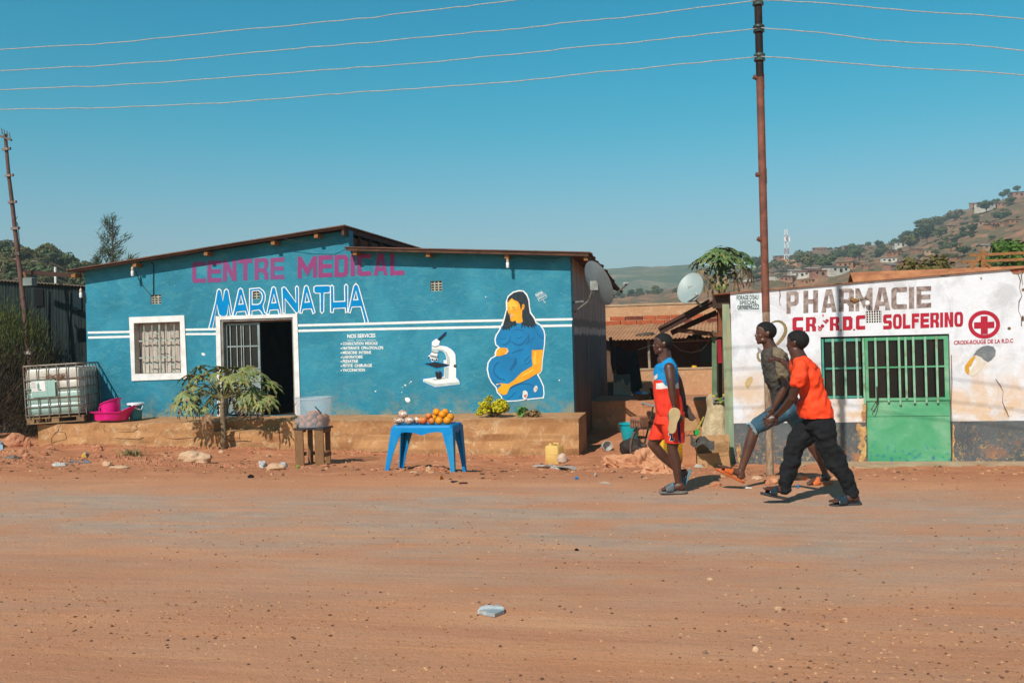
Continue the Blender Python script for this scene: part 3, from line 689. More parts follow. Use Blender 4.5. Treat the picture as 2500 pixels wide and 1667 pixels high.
poly(s,[(350,190),(375,210),(425,232),(450,268),(462,320),(480,270),(495,262),(510,280),(505,320),(480,345),(478,420),(488,480),(450,502),(410,495),(400,465),(360,482),(335,470),(335,430),(325,400),(305,370),(298,330),(295,260),(320,220)],c6,.0128)
s.build('mural_skin',m_skinp,wm)
l=MB(); poly(l,[(630,850),(660,850),(650,940),(655,1010),(620,1020),(615,940)],c6,.0155); poly(l,[(500,1130),(600,1070),(640,1070),(560,1120),(440,1180)],c6,.0155); poly(l,[(305,250),(350,215),(400,240),(430,280),(400,330),(340,340),(305,320)],c6,.0155); l.build('mural_highlight',m_skinl,wm)
h=MB(); poly(h,[(440,107),(490,112),(528,152),(552,215),(560,300),(572,372),(617,432),(635,470),(655,535),(625,520),(640,565),(600,530),(610,570),(570,525),(560,560),(520,520),(510,560),(490,510),(470,570),(468,510),(488,480),(478,420),(480,345),(505,320),(510,280),(495,262),(480,270),(466,345),(455,300),(450,268),(425,232),(375,210),(350,190),(318,220),(293,245),(300,200),(318,170),(372,127)],c6,.0158)
poly(h,[(292,330),(305,375),(325,402),(335,470),(360,484),(398,466),(410,530),(388,520),(392,545),(360,520),(350,560),(330,540),(320,590),(300,560),(280,590),(270,565),(240,585),(232,560),(250,500),(275,410)],c6,.0158)
h.build('mural_hair',m_hairp,wm)
e=MB()
for pts,w_ in (([(350,312),(372,302),(400,310)],4),([(358,325),(378,330),(395,320)],2.5),([(300,312),(315,310),(325,316)],2.5),([(310,375),(322,388),(340,390)],2.5),([(485,300),(492,285),(503,300)],2.5)): stroke(e,pts,w_,c6,.0186)
e.build('mural_face_line',M('brown_mural_paint','#6b4312','#5a380f',8,.6),wm)
e=MB(); stroke(e,[(328,400),(350,396),(372,402)],5,c6,.0186); stroke(e,[(335,415),(352,418),(366,412)],4,c6,.0189)
for x_,y_ in ((293,815),(303,840),(297,858),(280,875)): poly(e,[(x_-12,y_-6),(x_+8,y_-7),(x_+12,y_),(x_+6,y_+6),(x_-12,y_+4)],c6,.0186)
poly(e,[(155,1250),(185,1246),(190,1258),(165,1265)],c6,.0186); 
poly(e,[(490,1335),(520,1330),(545,1350),(548,1390),(530,1440),(505,1448),(482,1410)],c6,.0186); poly(e,[(620,1310),(640,1272),(665,1272),(672,1310),(650,1352),(625,1345)],c6,.0186)
e.build('mural_white',M('chipped_pale_paint','#e2d9d2','#cfc0b8',8,.7),wm)
e=MB(); poly(e,[(505,1385),(535,1375),(532,1410),(515,1418),(498,1400)],c6,.0215); poly(e,[(640,1310),(660,1300),(655,1325)],c6,.0215); e.build('mural_chip',M('bare_brick_red','#b0553f','#c47a62',20,.9),wm)
# signature and stray paint spots
e=MB(); tline(e,'NANA',(655,178),(745,130),(722,98),(640,140),c6,W,.01,.0045)
for a,b in (((668,188),(758,135)),((680,210),(782,150)),((690,232),(785,178)),((668,188),(690,232)),((758,135),(785,178)),((742,215),(758,250)),((750,250),(775,240))): stroke(e,[a,((a[0]+b[0])/2,(a[1]+b[1])/2),b],2.6,c6,.0045)
tline(e,'SERVICE',(688,205),(760,165),(752,150),(680,190),c6,W,.0,.0045)
sg=e.build('signature',m_wl,mc); sg['label']='small white painter signature'
e=MB()
for (x,y,r_) in ((372,1275,26),(405,1103,7),(390,1118,5),(350,1138,9),(325,1158,4),(318,1205,5),(1825,1090,7),(1120,292,6),(66,1195,8),(785,1385,6)):
    poly(e,[(x+r_*math.cos(t*PI/4+x)*(1+.2*math.sin(t*3+y)),y+r_*math.sin(t*PI/4+x)*(.9+.2*math.cos(t*2))) for t in range(8)],c4,.0042)
for (x,y,r_) in ((905,1128,16),(893,1122,9),(920,1132,8)): poly(e,[(x+r_*math.cos(t*PI/4+x),y+r_*math.sin(t*PI/4+x)) for t in range(8)],c8,.0042+.0003*r_/10)
e.build('paint_chip',m_wl,mc)
# --- bulbs and cables
m_bulb=M('white_bulb','#eef0ee','#dfe2e2',5,.3,bump=0); m_sock=M('bulb_socket','#d8bfae','#b3937f',5,.6); m_cable=M('black_cable','#15171a','#1e2022',5,.6)
def bulb(top,parent,lab):
    mb=MB(); mb.lathe([(.001,-.2),(.022,-.198),(.03,-.185),(.031,-.12),(.028,-.1),(.02,-.092)],top,14,True); o=mb.build('light_bulb',m_bulb,parent,smooth='auto')
    mb=MB(); mb.lathe([(.021,-.091),(.026,-.08),(.024,-.03),(.012,-.02),(.004,0)],top,12,True); mb.build('socket',m_sock,o,smooth='auto'); o['label']=lab
q=onY(1239,628,YR+.1); bulb(q,mc,'white bulb under the right eave'); q=onY(323,650,YR+.1); bulb(q,mc,'white bulb above the barred window')
q=onY(197,703,YR+.2); bulb(q,mc,'white bulb hanging at the left corner')
mb=MB(); mb.tube([onY(197,690,YR+.2),onY(196,665,YR+.2)],.006)
def cable(pts,y=YW-.02,r=.006): return [onY(x,ypx,y) for x,ypx in pts]
mb.tube(cable([c8(140,190),c8(180,290),c8(240,380),c8(312,460)]),.006); mb.tube(cable([c8(320,90),c8(345,130),c8(342,300),c8(345,470)]),.008)
mb.tube([W(690,582,.25),W(740,592,.22),W(800,596,.2),W(850,597,.05)],.005)
mb.tube([onY(1245,620,YR+.1),onY(1310,632,YR+.12),onY(1360,630,YR+.12),onY(1395,618,YR+.12)],.006)
mb.tube([onY(x,y,YR+.1) for x,y in ((375,636),(430,632),(500,612),(580,600),(660,585),(760,575))],.006)
mb.build('cable',m_cable,mc)
# satellite dish
m_dish=M('grey_dish_paint','#737b7d','#656d6f',3,.5,bump=.05)
def dish(name,label,center,nrm,rx,ry,mat_,mountpts,lnb,rib=True,back=True,roll=0):
    t=thing(name,label,'satellite dish',center); n=nrm.normalized(); u=n.cross(UP).normalized(); w_=u.cross(n)
    mb=MB(); N=40; rs=[]
    prof=[(0.02,0),(.35,.02),(.7,.075),(.95,.14),(1,.155)]
    for r_,d_ in prof: rs.append([center+(u*math.cos(2*PI*j/N)*rx+w_*math.sin(2*PI*j/N)*ry)*r_+n*d_*rx*1.2 for j in range(N)])
    for r_,d_ in prof[::-1]: rs.append([center+(u*math.cos(2*PI*j/N)*rx+w_*math.sin(2*PI*j/N)*ry)*r_*(1.012)+n*(d_*rx*1.2-.008) for j in range(N)])
    mb.rings(rs,cap=True); mb.build('reflector',mat_,t,smooth='auto')
    mb=MB()
    for p in mountpts: mb.tube(p,.02,8)
    mb.box(center-n*.05,(.14,.05,.16),None)
    mb.build('bracket',M('dish_bracket','#9aa09c','#76746e',6,.6),t)
    mb=MB(); tip=lnb; mb.tube([center-w_*ry*.9+n*.12*rx,center.lerp(tip,.5)-w_*ry*.45,tip],.013,6); mb.build('arm',m_steel,t)
    mb=MB(); mb.cyl(tip,tip-(tip-center).normalized()*.09,.02,.028,12); mb.build('receiver_head',M('grey_receiver','#b4b2ac','#96938c'),t); return t
c5b=crop(1380,580,5.6)
XS=CRX
dc=onX(*c5b(425,640),XS+.55)
ma=onX(*c5b(130,1020),XS+.0)
dish('satellite_dish','grey satellite dish seen from behind on the shaded side wall of the turquoise building',dc,V((.72,.62,.42)),.36,.42,m_dish,[[ma,ma.lerp(dc,.65)+V((0,-.0,-.12)),dc-V((.03,.04,.02))],[onX(*c5b(110,890),XS),ma.lerp(dc,.4)]],dc+V((.52,.42,.02)))
# ============================================================ PHARMACY
YP=15.9
p2=crop(1750,600,2.704)
def PW(x,y,o=0): return onY(x,y,YP-o)
a_=PW(*p2(80,315)); b_=PW(*p2(128,1460)); XL=a_.x+.02; c_=PW(*p2(2028,148))
XRr=PW(2640,700).x; zt0=a_.z; sl_=(c_.z-a_.z)/(c_.x-a_.x)
ph=thing('pharmacy','white walled pharmacy with dark grey base, red cross lettering and green barred door','building',(XL,YP,-.45))
def pharmwall():
    t=NT('whitewashed_wall'); p=t.pos('World'); x,y,z=t.sep(p)
    k=t.ramp(t.noise(1.3,7,.62,p,.3),[(.3,hx('#cfcfd4')),(.5,hx('#dcdde2')),(.75,hx('#c6c2c2'))])
    k=t.mix(t.ramp(t.noise(2.2,7,.66,t.pos('World',(1.2,1,.9)),.8),[(.50,0.0),(.64,.5)]),k,hx('#a9a5a5'))
    low=t.ramp(z,[(-.0,1.0),(.0,1.0)]) 
    zn=t.math('DIVIDE',t.math('ADD',z,.5),3)
    st=t.math('MULTIPLY',t.ramp(t.noise(1.9,8,.68,p,.6),[(.40,0.0),(.58,1.0)]),t.ramp(zn,[(.15,1.0),(.38,.75),(.58,.0)]))
    k=t.mix(st,k,hx('#d3b08c'))
    k=t.mix(t.ramp(t.noise(3.1,9,.75,p,1),[(.60,0.0),(.64,.8)]),k,t.mix(t.ramp(zn,[(.3,1.0),(.55,0.0)]),hx('#dcd8d2'),hx('#c99b6e')))
    # grey dado
    zd=t.math('ADD',z,t.math('MULTIPLY',t.noise(9,3,.6,p),.008))
    d=t.math('LESS_THAN',zd,DADO)
    chip=t.ramp(t.noise(17,10,.85,p,.8),[(.535,0.0),(.565,1.0)])
    big=t.ramp(t.noise(1.1,6,.7,p,.6),[(.50,.0),(.66,1.0)])
    lowd=t.ramp(zn,[(.0,.95),(.08,.7),(.16,.2),(.23,.1)])
    dk=t.ramp(t.noise(3,6,.6,p),[(.35,hx('#4c5154')),(.7,hx('#5f6364'))])
    dk=t.mix(t.math('MULTIPLY',chip,t.math('ADD',t.math('MULTIPLY',big,.7),lowd,clamp=True),clamp=True),dk,t.ramp(t.noise(7,4,.6,p),[(.4,hx('#c9a566')),(.6,hx('#a87a58'))]))
    dk=t.mix(t.math('MULTIPLY',t.ramp(t.noise(2.4,6,.65,p),[(.5,0.0),(.6,.9)]),t.ramp(zn,[(.05,1.0),(.13,0.0)])),dk,hx('#a9714e'))
    k=t.mix(d,k,dk)
    t.col(k); t.bump(t.noise(5,8,.7,p,.6),.5,.025); t.bump(t.noise(40,5,.6,p),.3,.005); return t.done(.85)
DADO=PW(*p2(1000,1161)).z
m_ph=pharmwall()
def PP(x,z,y=YP): return V((x,y,z))
# openings
ox0=PW(*p2(690,800)).x; ox1=PW(*p2(1541,800)).x; oz1=PW(*p2(1100,592)).z; oz0w=PW(*p2(850,1010)).z; oxd=PW(*p2(990,1200)).x
zg=-.52
hole=[PP(ox0,oz0w),PP(oxd,oz0w),PP(oxd,zg-.3),PP(ox1,zg-.3),PP(ox1,oz1),PP(ox0,oz1)]
v0=PW(*p2(985,430)); v1=PW(*p2(1086,508)); vhp=[PP(v0.x,v1.z),PP(v1.x,v1.z),PP(v1.x,v0.z),PP(v0.x,v0.z)]
top=[]
n_=26
for i in range(n_+1):
    x=XRr+(XL-XRr)*i/n_; zz=zt0+sl_*(x-a_.x)
    if x<PW(2440,640).x: pass
    top.append(PP(x,zz+.012*mn.noise(V((x*4,0,0)))))
# chipped right top corner
outer=[PP(XL+.0,-.9),PP(oxd,-.9),PP(oxd,oz0w),PP(ox0,oz0w),PP(ox0,oz1),PP(ox1,oz1),PP(ox1,-.9),PP(XRr,-.9)]+top
mb=MB(); mb.extr([outer,vhp],(0,.2,0)); mb.build('wall',m_ph,ph)
mb=MB(); mb.bx((XL+.02,YP+.201,-.9),(XL+.2,YP+4,zt0-.25)); mb.bx((XL+.2,YP+3.8,-.9),(XRr,YP+4,zt0-.1)); mb.build('side_wall',M('greenish_side_wall','#8a9079','#6f735f',3,.9,bump=.4),ph)
# sloping roof behind the facade top: thin iron sheet edge and stones holding it
m_redge=M('rusty_roof_sheet','#b57a52','#8c5638',3,.8,bump=.2)
mb=MB(); xa=PW(*p2(0,322)).x-.05
def zr(x,y=0): return zt0+sl_*(x-a_.x)
mb.sheet((xa,YP-.04,zr(xa)+.008),(xa,YP+4.3,zr(xa)-.1),(XRr,YP+4.3,zr(XRr)-.1),(XRr,YP-.04,zr(XRr)+.008),.006,120,4,.012,.08,'u'); mb.build('roof',m_redge,ph)
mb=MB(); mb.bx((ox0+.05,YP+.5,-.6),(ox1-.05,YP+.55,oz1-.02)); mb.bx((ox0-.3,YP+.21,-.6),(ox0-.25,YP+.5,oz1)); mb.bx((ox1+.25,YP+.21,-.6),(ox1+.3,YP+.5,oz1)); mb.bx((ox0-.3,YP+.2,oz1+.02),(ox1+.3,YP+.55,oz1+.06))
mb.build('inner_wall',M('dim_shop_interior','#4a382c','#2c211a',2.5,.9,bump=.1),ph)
# door & window grille
m_green=M('green_door_paint','#3f9c6c','#4fa878',1.6,.5,bump=.25,bs=12,bd=.01,grime='#6fb388',st=(.6,1,1.4)); m_green2=M('worn_green_bar','#7cab90','#93b099',7,.6,bump=.3,grime='#5a5140'); m_teal=M('teal_window_bar','#3f9a83','#4c8f7c',9,.55,bump=.2)
yg=YP+.03
wg=MB(); x0=ox0+.015; x1=oxd+.0; z1=oz1-.03; z0=oz0w+.012
wg.bx((x0,yg,z0),(x0+.03,yg+.03,z1)); wg.bx((x1-.03,yg,z0),(x1-.0,yg+.03,z1)); wg.bx((x0+.05,yg+.001,z1-.045),(x1-.05,yg+.029,z1)); wg.bx((x0+.05,yg+.001,z0),(x1-.05,yg+.029,z0+.03))
zm=PW(*p2(850,808)).z; wg.bx((x0+.05,yg+.004,zm-.014),(x1-.05,yg+.026,zm+.014))
wn=wg.build('window',m_teal,ph)
mb=MB()
for px,dx_ in ((770,0),(848,.01),(928,.02)):
    a=PW(*p2(px,800)).x; mb.bx((a-.016,yg-.024,z0-.03),(a+.016,yg-.002,z1+.0))
mb.build('window_bars',m_green2,wn)
def glass(x0,x1,z0,z1,par,y):
    g=MB(); g.bx((x0,y,z0),(x1,y+.006,z1)); g.build('glass',M('dark_shop_glass','#0f0d0b','#2b211a',2.2,.22,spec=.5,bump=0,lo=.45,hi=.7,st=(1,1,.7)),par)
glass(x0+.05,x1-.05,z0+.03,z1-.045,wn,yg+.05)
dx0_=oxd+.005; dx1_=ox1-.015; zs_=PW(*p2(1250,1008)).z; zb_=-.5
dg=MB(); dg.bx((dx0_,yg,zb_),(dx1_,yg+.025,zs_)); 
dg.bx((dx0_,yg,zs_+.0005),(dx0_+.045,yg+.025,z1)); dg.bx((dx1_-.06,yg,zs_+.0005),(dx1_,yg+.025,z1)); dg.bx((dx0_+.045,yg+.001,z1-.045),(dx1_-.06,yg+.024,z1)); dg.bx((dx0_+.045,yg+.003,zm-.012),(dx1_-.06,yg+.022,zm+.012))
dg.bx((dx0_,yg-.02,zs_-.03),(dx1_,yg-.001,zs_+.012))
def doorpaint():
    t=NT('door_green'); p=t.pos('World'); x,y,z=t.sep(p)
    k=t.ramp(t.noise(1.8,7,.65,t.pos('World',(.8,1,1.5)),.5),[(.3,hx('#3f9464')),(.5,hx('#569f73')),(.72,hx('#86b08c'))])
    zz=t.ramp(t.math('ADD',z,.5),[(0,1.0),(.1,.7),(.35,.12),(.6,0.0)])
    k=t.mix(t.math('MULTIPLY',t.ramp(t.noise(12,7,.7,p),[(.55,0.0),(.58,1.0)]),zz),k,hx('#14688c'))
    k=t.mix(t.math('MULTIPLY',t.ramp(t.noise(16,7,.7,p),[(.6,0.0),(.64,.9)]),.4),k,hx('#9a9468'))
    t.col(k); t.bump(t.noise(1.5,3,.5,p),.5,.06); t.bump(t.noise(30,5,.6,p),.15,.004); return t.done(.42,spec=.5)
door=dg.build('door',doorpaint(),ph)
zl=PW(*p2(1250,1125)).z
mb=MB(); mb.bx((dx0_+.002,yg-.003,zl-.003),(dx1_-.002,yg-.0005,zl+.003)); mb.build('seam',M('dark_seam','#2f5a40','#2f5a40',5,.8,bump=0),door)
mb=MB()
for px in (970,1050,1128,1205,1248,1300,1378,1453):
    a=PW(*p2(px,800)).x; zz0=zs_-.05-.02*(px%3); zz1=z1+.0
    if px in(1248,): zz0=zs_; 
    mb.bx((a-.015,yg-.045,zz0),(a+.015,yg-.021,zz1))
mb.build('door_bars',M('green_door_bar','#78ad8a','#8fb497',8,.5,bump=.3,grime='#7d7a55'),door)
glass(dx0_+.045,dx1_-.06,zs_+.012,z1-.045,door,yg+.04)
h0=p2(1062,1020); mb=MB(); mb.tube([PW(*p2(1062,1020),.02),PW(*p2(1055,1060),.04),PW(*p2(1038,1100),.05),PW(*p2(1020,1080),.05),PW(*p2(1060,1015),.04)],.006); mb.cyl(PW(*p2(1058,930),.03),PW(*p2(1062,1020),.03),.014); mb.build('latch_wire',M('rusted_wire','#2a2420','#3b3028',8,.7),door)
# vent with white bars over the door
vent_h=MB(); bw=v1.x-v0.x; hh=v0.z-v1.z
for i in range(0,7): c=v0.x+bw*i/6; vent_h.bx((c-.005,YP+.0,v1.z+.001),(c+.005,YP+.05,v0.z-.001))
for i in range(0,6): c=v1.z+hh*i/5; vent_h.bx((v0.x+.001,YP+.001,c-.0045),(v1.x-.001,YP+.049,c+.0045))
vo=vent_h.build('vent',m_white,ph); k_=MB(); k_.bx((v0.x+.002,YP+.12,v1.z+.002),(v1.x-.002,YP+.15,v0.z-.002)); k_.build('backing',m_dark,vo)
# lettering
m_wash=M('washed_out_brown_paint','#75605a','#a3948c',11,.8,bump=.3,bs=40,lo=.4,hi=.6,grime='#624645')
m_redp=M('crimson_paint','#b4142f','#a0122b',5,.6,bump=.2)
mb=MB(); letters(mb,[('P',460,540,303,449,297,443),('H',572,668,297,444,292,439),('A',690,790,291,441,285,436),('R',805,905,286,436,282,431),('M',915,1028,281,431,278,427),('A',1037,1146,277,428,274,423),('C',1152,1255,276,420,272,416),('I',1268,1303,272,416,271,414),('E',1318,1415,270,412,266,407)],p2,PW,.33,.22)
o_=mb.build('painted_lettering',m_wash,ph); o_['label']='faded brown word PHARMACIE'
red=MB()
letters(red,[('C',499,570,472,562,470,560),('.',574,585,560,571,560,571),('R',588,655,472,566,470,564),('R',746,808,470,560,468,558),('.',812,824,552,563,552,563),('D',832,896,466,558,464,556),('.',900,912,548,559,548,559),('C',918,980,460,554,457,552)],p2,PW,.38,.26)
items=[];x=1098;yb=552;yt=454
for ch in 'SOLFERINO':
    w_=20 if ch=='I' else (50 if ch in 'LF' else 58); f=(x-1098)/557
    items.append((ch,x,x+w_,yt-20*f,yb-20*f,yt-20*(f+w_/557),yb-20*(f+w_/557))); x+=w_+(7 if ch not in 'LI' else 9)
letters(red,items,p2,PW,.38,.24)
o_=red.build('painted_lettering',m_redp,ph); o_['label']='crimson words C.R R.D.C SOLFERINO'
mb=MB(); tline(mb,'de la',(682,568),(742,492),(722,470),(655,545),p2,PW,.04); tline(mb,'CROIX-ROUGE DE LA R.D.C',(1565,654),(1957,640),(1957,612),(1565,626),p2,PW,.03)
tline(mb,"'",(698,470),(706,468),(704,452),(696,455),p2,PW,.02)
o_=mb.build('painted_lettering',m_redp,ph); o_['label']='small crimson lettering CROIX-ROUGE DE LA R.D.C'
mb=MB(); N=40
def el(cx,cy,rx,ry): return [PW(*p2(cx+rx*math.cos(2*PI*i/N),cy+ry*math.sin(2*PI*i/N)),.004) for i in range(N)]
mb.flat([el(1765,520,105,93),el(1765,520,78,67)]); mb.flat([[PW(*p2(*q),.004) for q in ((1742,466),(1788,464),(1788,502),(1832,500),(1833,542),(1789,544),(1789,583),(1743,584),(1743,546),(1698,547),(1698,505),(1742,504))]])
o_=mb.build('red_cross_emblem',m_redp,ph)
# water drilling notice
q=[PW(*p2(*c),.004) for c in ((130,432),(285,426),(281,316),(126,321))]
mb=MB(); mb.flat([q]); pa=mb.build('notice',M('notice_paper','#d5dedd','#c2cccc',6,.7),ph)
mb=MB()
for txt,a,b,c,d in (("FORAGE D'EAU",(131,360),(274,354),(274,322),(131,328)),('SPECIAL',(150,388),(266,384),(266,360),(150,364)),('0898896222',(136,425),(279,419),(279,385),(136,392))): tline(mb,txt,a,b,c,d,p2,PW,.02,.0065)
mb.build('notice_lettering',M('black_print','#14181c','#1b2026',6,.6),pa)
# snake mural
t_=NT('snake_paint'); p_=t_.pos('World',(1,1,1)); k_=t_.ramp(t_.noise(5,5,.6,p_),[(.35,hx('#b3935c')),(.6,hx('#8c7648'))]); vv=t_.n('ShaderNodeTexVoronoi'); vv.inputs['Scale'].default_value=70; t_.l(p_,vv.inputs[0]); k_=t_.mix(t_.ramp(vv.outputs['Distance'],[(.2,0.0),(.5,.5)]),k_,hx('#57503a')); t_.col(k_); m_snake=t_.done(.7)
c5s=crop(1820,770,8.71)
def band(mb,pts,ws,mp,o,plane):
    n=len(pts);l=[];r=[]
    for i,p in enumerate(pts):
        a=V(pts[max(i-1,0)]); b=V(pts[min(i+1,n-1)]); t=(b-a).normalized(); q=V((-t.y,t.x))*ws[i]; l.append((p[0]+q.x,p[1]+q.y)); r.append((p[0]-q.x,p[1]-q.y))
    for i in range(n-1): mb.add([plane(*mp(*x),o) for x in (l[i],l[i+1],r[i+1],r[i])],[[0,1,2,3]])
mb=MB(); band(mb,[(520,190),(570,150),(630,125),(700,118),(770,145),(825,200),(855,270),(855,340),(825,420),(780,490),(720,560),(665,620)],[8,14,18,22,27,32,35,36,36,36,34,30],c5s,.004,PW)
band(mb,[(600,680),(540,760),(470,900),(420,970),(350,985),(290,950),(262,890),(262,820),(290,760)],[26,26,24,22,24,26,26,24,14],c5s,.0042,PW)
o_=mb.build('mural',m_snake,ph); o_['label']='painted brown scaly snake behind the pole'
mb=MB(); mb.flat([[PW(*c5s(*p),.0055) for p in ((255,670),(290,690),(340,730),(385,770),(370,830),(320,810),(275,770),(255,720))]]); mb.flat([[PW(*c5s(*p),.0055) for p in ((590,540),(620,560),(640,600),(660,625),(630,620),(600,600),(580,570))]]); mb.build('mural_grey',M('snake_head_grey','#7f777a','#918a88',20,.7),o_)
mb=MB(); mb.flat([[PW(*p2(*p),.004) for p in ((190,930),(185,905),(200,875),(225,862),(238,870),(232,900),(215,925),(205,945))]]); mb.build('mural_stain',M('yellow_stain','#c2a877','#b39a68',12,.8),o_)
# capsule
mb=MB(); mb.flat([[PW(*p2(*p),.004) for p in ((1750,665),(1790,657),(1825,665),(1842,690),(1838,725),(1815,752),(1790,768),(1760,750),(1748,735),(1712,720),(1690,728),(1715,690))]]); cp=mb.build('mural',M('capsule_grey','#6c7073','#8a8a88',8,.6,lo=.45,hi=.75),ph); cp['label']='painted medicine capsule with a grey top'
mb=MB(); mb.flat([[PW(*p2(*p),.0042) for p in ((1690,730),(1712,722),(1748,737),(1756,765),(1780,770),(1750,810),(1715,850),(1690,860),(1660,850),(1690,800),(1720,760),(1700,742),(1680,760))]]); mb.build('mural_white',M('capsule_cream','#d8cfbf','#cbbba5',8,.7),cp)
mb=MB(); mb.flat([[PW(*p2(*p),.0045) for p in ((1640,790),(1665,755),(1690,732),(1712,728),(1695,755),(1680,790),(1665,800),(1668,830),(1660,852),(1640,830),(1636,808))]]); mb.build('mural_yellow',M('capsule_yellow','#cf9a2a','#c48d20',8,.6),cp)
# bare socket hole and bulb above the vent
q=PW(*p2(995,380),.06); mb=MB(); mb.ell(q,(.035,.035,.04),14,8); b_=mb.build('light_bulb',m_bulb,ph,smooth='auto'); mb=MB(); mb.tube([PW(*p2(880,352),.02),PW(*p2(905,370),.03),PW(*p2(940,350),.03),PW(*p2(985,338),.03),PW(*p2(1000,352),.05),PW(*p2(995,372),.06)],.007); mb.build('wire',M('tan_wire','#8b6b4a','#5d452f',15,.8),b_)
mb=MB(); mb.flat([[PW(*p2(*p),.0055) for p in ((878,348),(895,340),(915,350),(935,355),(925,372),(905,382),(888,370))]]); mb.build('plaster_hole',M('exposed_clay','#a87a35','#5c3c20',30,.9),ph)
# cracks & plaster damage
crk=MB()
for pts in ([(415,290),(418,330),(412,360),(420,395)],[(1990,190),(2005,230),(1998,280),(2015,330),(1995,370),(1992,430),(2010,470),(2012,530)],[(1460,190),(1480,197),(1520,203),(1550,180)],[(1840,880),(1870,920),(1890,960),(1885,1030),(1910,1090),(1930,1130)],[(1548,720),(1552,900),(1548,1050),(1556,1200),(1550,1330),(1556,1440)],[(990,1030),(985,1160),(992,1300),(988,1450)],[(2025,160),(2010,200),(2020,260)]):
    band(crk,pts,[2.2+1.2*math.sin(i*2) for i in range(len(pts))],p2,.0062,PW)
crk.build('crack',M('crack_brown','#6a5240','#503c30',9,.9),ph)
mb=MB()
for pts in ([(2030,150),(1935,160),(1955,185),(1990,190),(2030,178)],): mb.flat([[PW(*p2(*p),.006) for p in pts]])
mb.build('plaster_hole',m_brick,ph)
mb=MB()
for (cx,cy,rx,ry) in ((1930,545,12,10),(1745,215,5,9),(2022,290,10,9),(2020,480,9,20)): mb.flat([[PW(*p2(cx+rx*math.cos(i*PI/4),cy+ry*math.sin(i*PI/4)),.0058) for i in range(8)]])
mb.build('wall_hole',M('hole_brown','#7b5a3c','#4b3524',20,.9),ph)
mb=MB()
for pts in ([(925,1168),(945,1172),(958,1195),(985,1190),(990,1240),(972,1270),(988,1310),(986,1380),(970,1420),(968,1470),(930,1475),(942,1400),(955,1350),(925,1330),(948,1290),(935,1240),(918,1205)],[(958,1040),(985,1050),(984,1150),(962,1160),(950,1110),(965,1080)],[(130,1340),(150,1300),(160,1340),(148,1390),(165,1420),(150,1440),(135,1400)],[(1558,1170),(1572,1200),(1562,1240),(1575,1290),(1560,1330),(1570,1400),(1556,1430)]):
    mb.flat([[PW(*p2(*p),.0064) for p in pts]])
o_=mb.build('peeled_strip',M('peeled_ochre_render','#c9a364','#a0714f',9,.9,bump=.6,lo=.42,hi=.58,grime='#5b5c5c'),ph)
# cement step in front of the pharmacy
mb=MB(); tb(mb,ox0-.6,XRr,YP-.55,YP-.001,-.8,-.475,-.455); mb.build('step',m_conc,ph)
# ---------------- green boarded lean-to on the pharmacy's left
cy_=crop(1380,600,2.704)
ln=thing('lean_to_shelter','lean-to shelter of green boards and dark timber roof beside the pharmacy','shelter',(XL-.6,17.2,-.4))
m_gb=M('faded_green_board','#8d9c7d','#74836a',2.5,.8,bump=.4,bs=20,st=(4,4,.7),grime='#a98f6a')
def vboard(name,px0,px1,yt,yb,Y,th_,m,par,px0b=None,px1b=None):
    px0b=px0 if px0b is None else px0b; px1b=px1 if px1b is None else px1b
    A=onY(*cy_(px0,yt),Y);B=onY(*cy_(px1,yt),Y);C=onY(*cy_(px1b,yb),Y);D=onY(*cy_(px0b,yb),Y)
    mb=MB(); mb.extr([[A,B,C,D]],(0,th_,0)); return mb.build(name,m,par)
vboard('board',1036,1083,385,1440,YP+.02,.05,m_gb,ln,1062,1138)
vboard('post',968,1000,560,985,17.5,.06,M('green_post','#6f8463','#566a4f',3,.8,bump=.3),ln)
vboard('post',1003,1036,400,1000,17.9,.06,m_woodd,ln)
vboard('beam',972,1080,318,412,YP+.1,.12,m_woodd,ln)
vboard('board',1010,1036,400,600,17.3,.03,M('reddish_board','#8a4d30','#6c3b26',3,.8),ln)
A=onY(*cy_(1085,300),YP+1.2); B=onY(*cy_(615,545),YP+1.35)
mb=MB(); mb.sheet((B.x,B.y,B.z),(B.x,B.y+2.6,B.z+.05),(A.x,A.y+2.8,A.z),(A.x,A.y,A.z),.014,60,4,.012,.08,'u'); mb.build('roof',m_roof,ln)
mb=MB(); 
def beam(mb,p,q,w_,h_):
    p=V(p);q=V(q);d=(q-p).normalized(); s=d.cross(UP).normalized()*w_/2; u=s.cross(d).normalized()*h_/2
    if u.z<0:u=-u
    mb.hexa([p-s-u,p+s-u,q+s-u,q-s-u,p-s+u,p+s+u,q+s+u,q-s+u])
beam(mb,onY(*cy_(960,375),YP+1.3),onY(*cy_(622,562),YP+1.42),.05,.13); mb.build('rafter',m_woodd,ln)
mb=MB(); beam(mb,onY(*cy_(742,556),17.45),onY(*cy_(1012,588),17.45),.05,.08); mb.build('rafter',M('brown_rafter','#6d4630','#54341f',4,.85),ln)
mb=MB(); beam(mb,onY(*cy_(1000,440),17.6),onY(*cy_(700,575),17.7),.05,.09); mb.build('rafter',m_woodd,ln)
q=onY(*cy_(1017,618),17.25); mb=MB(); mb.sheet((q.x-.035,17.25,q.z-.40),(q.x-.04,17.25,q.z),(q.x+.03,17.26,q.z),(q.x+.035,17.26,q.z-.40),.01,4,4); tag(mb.build('red_cloth',M('red_cloth','#a3202c','#8c1a26',6,.9),None,(q.x,17.25,q.z)),'narrow red cloth hanging from the lean-to rafter','cloth')
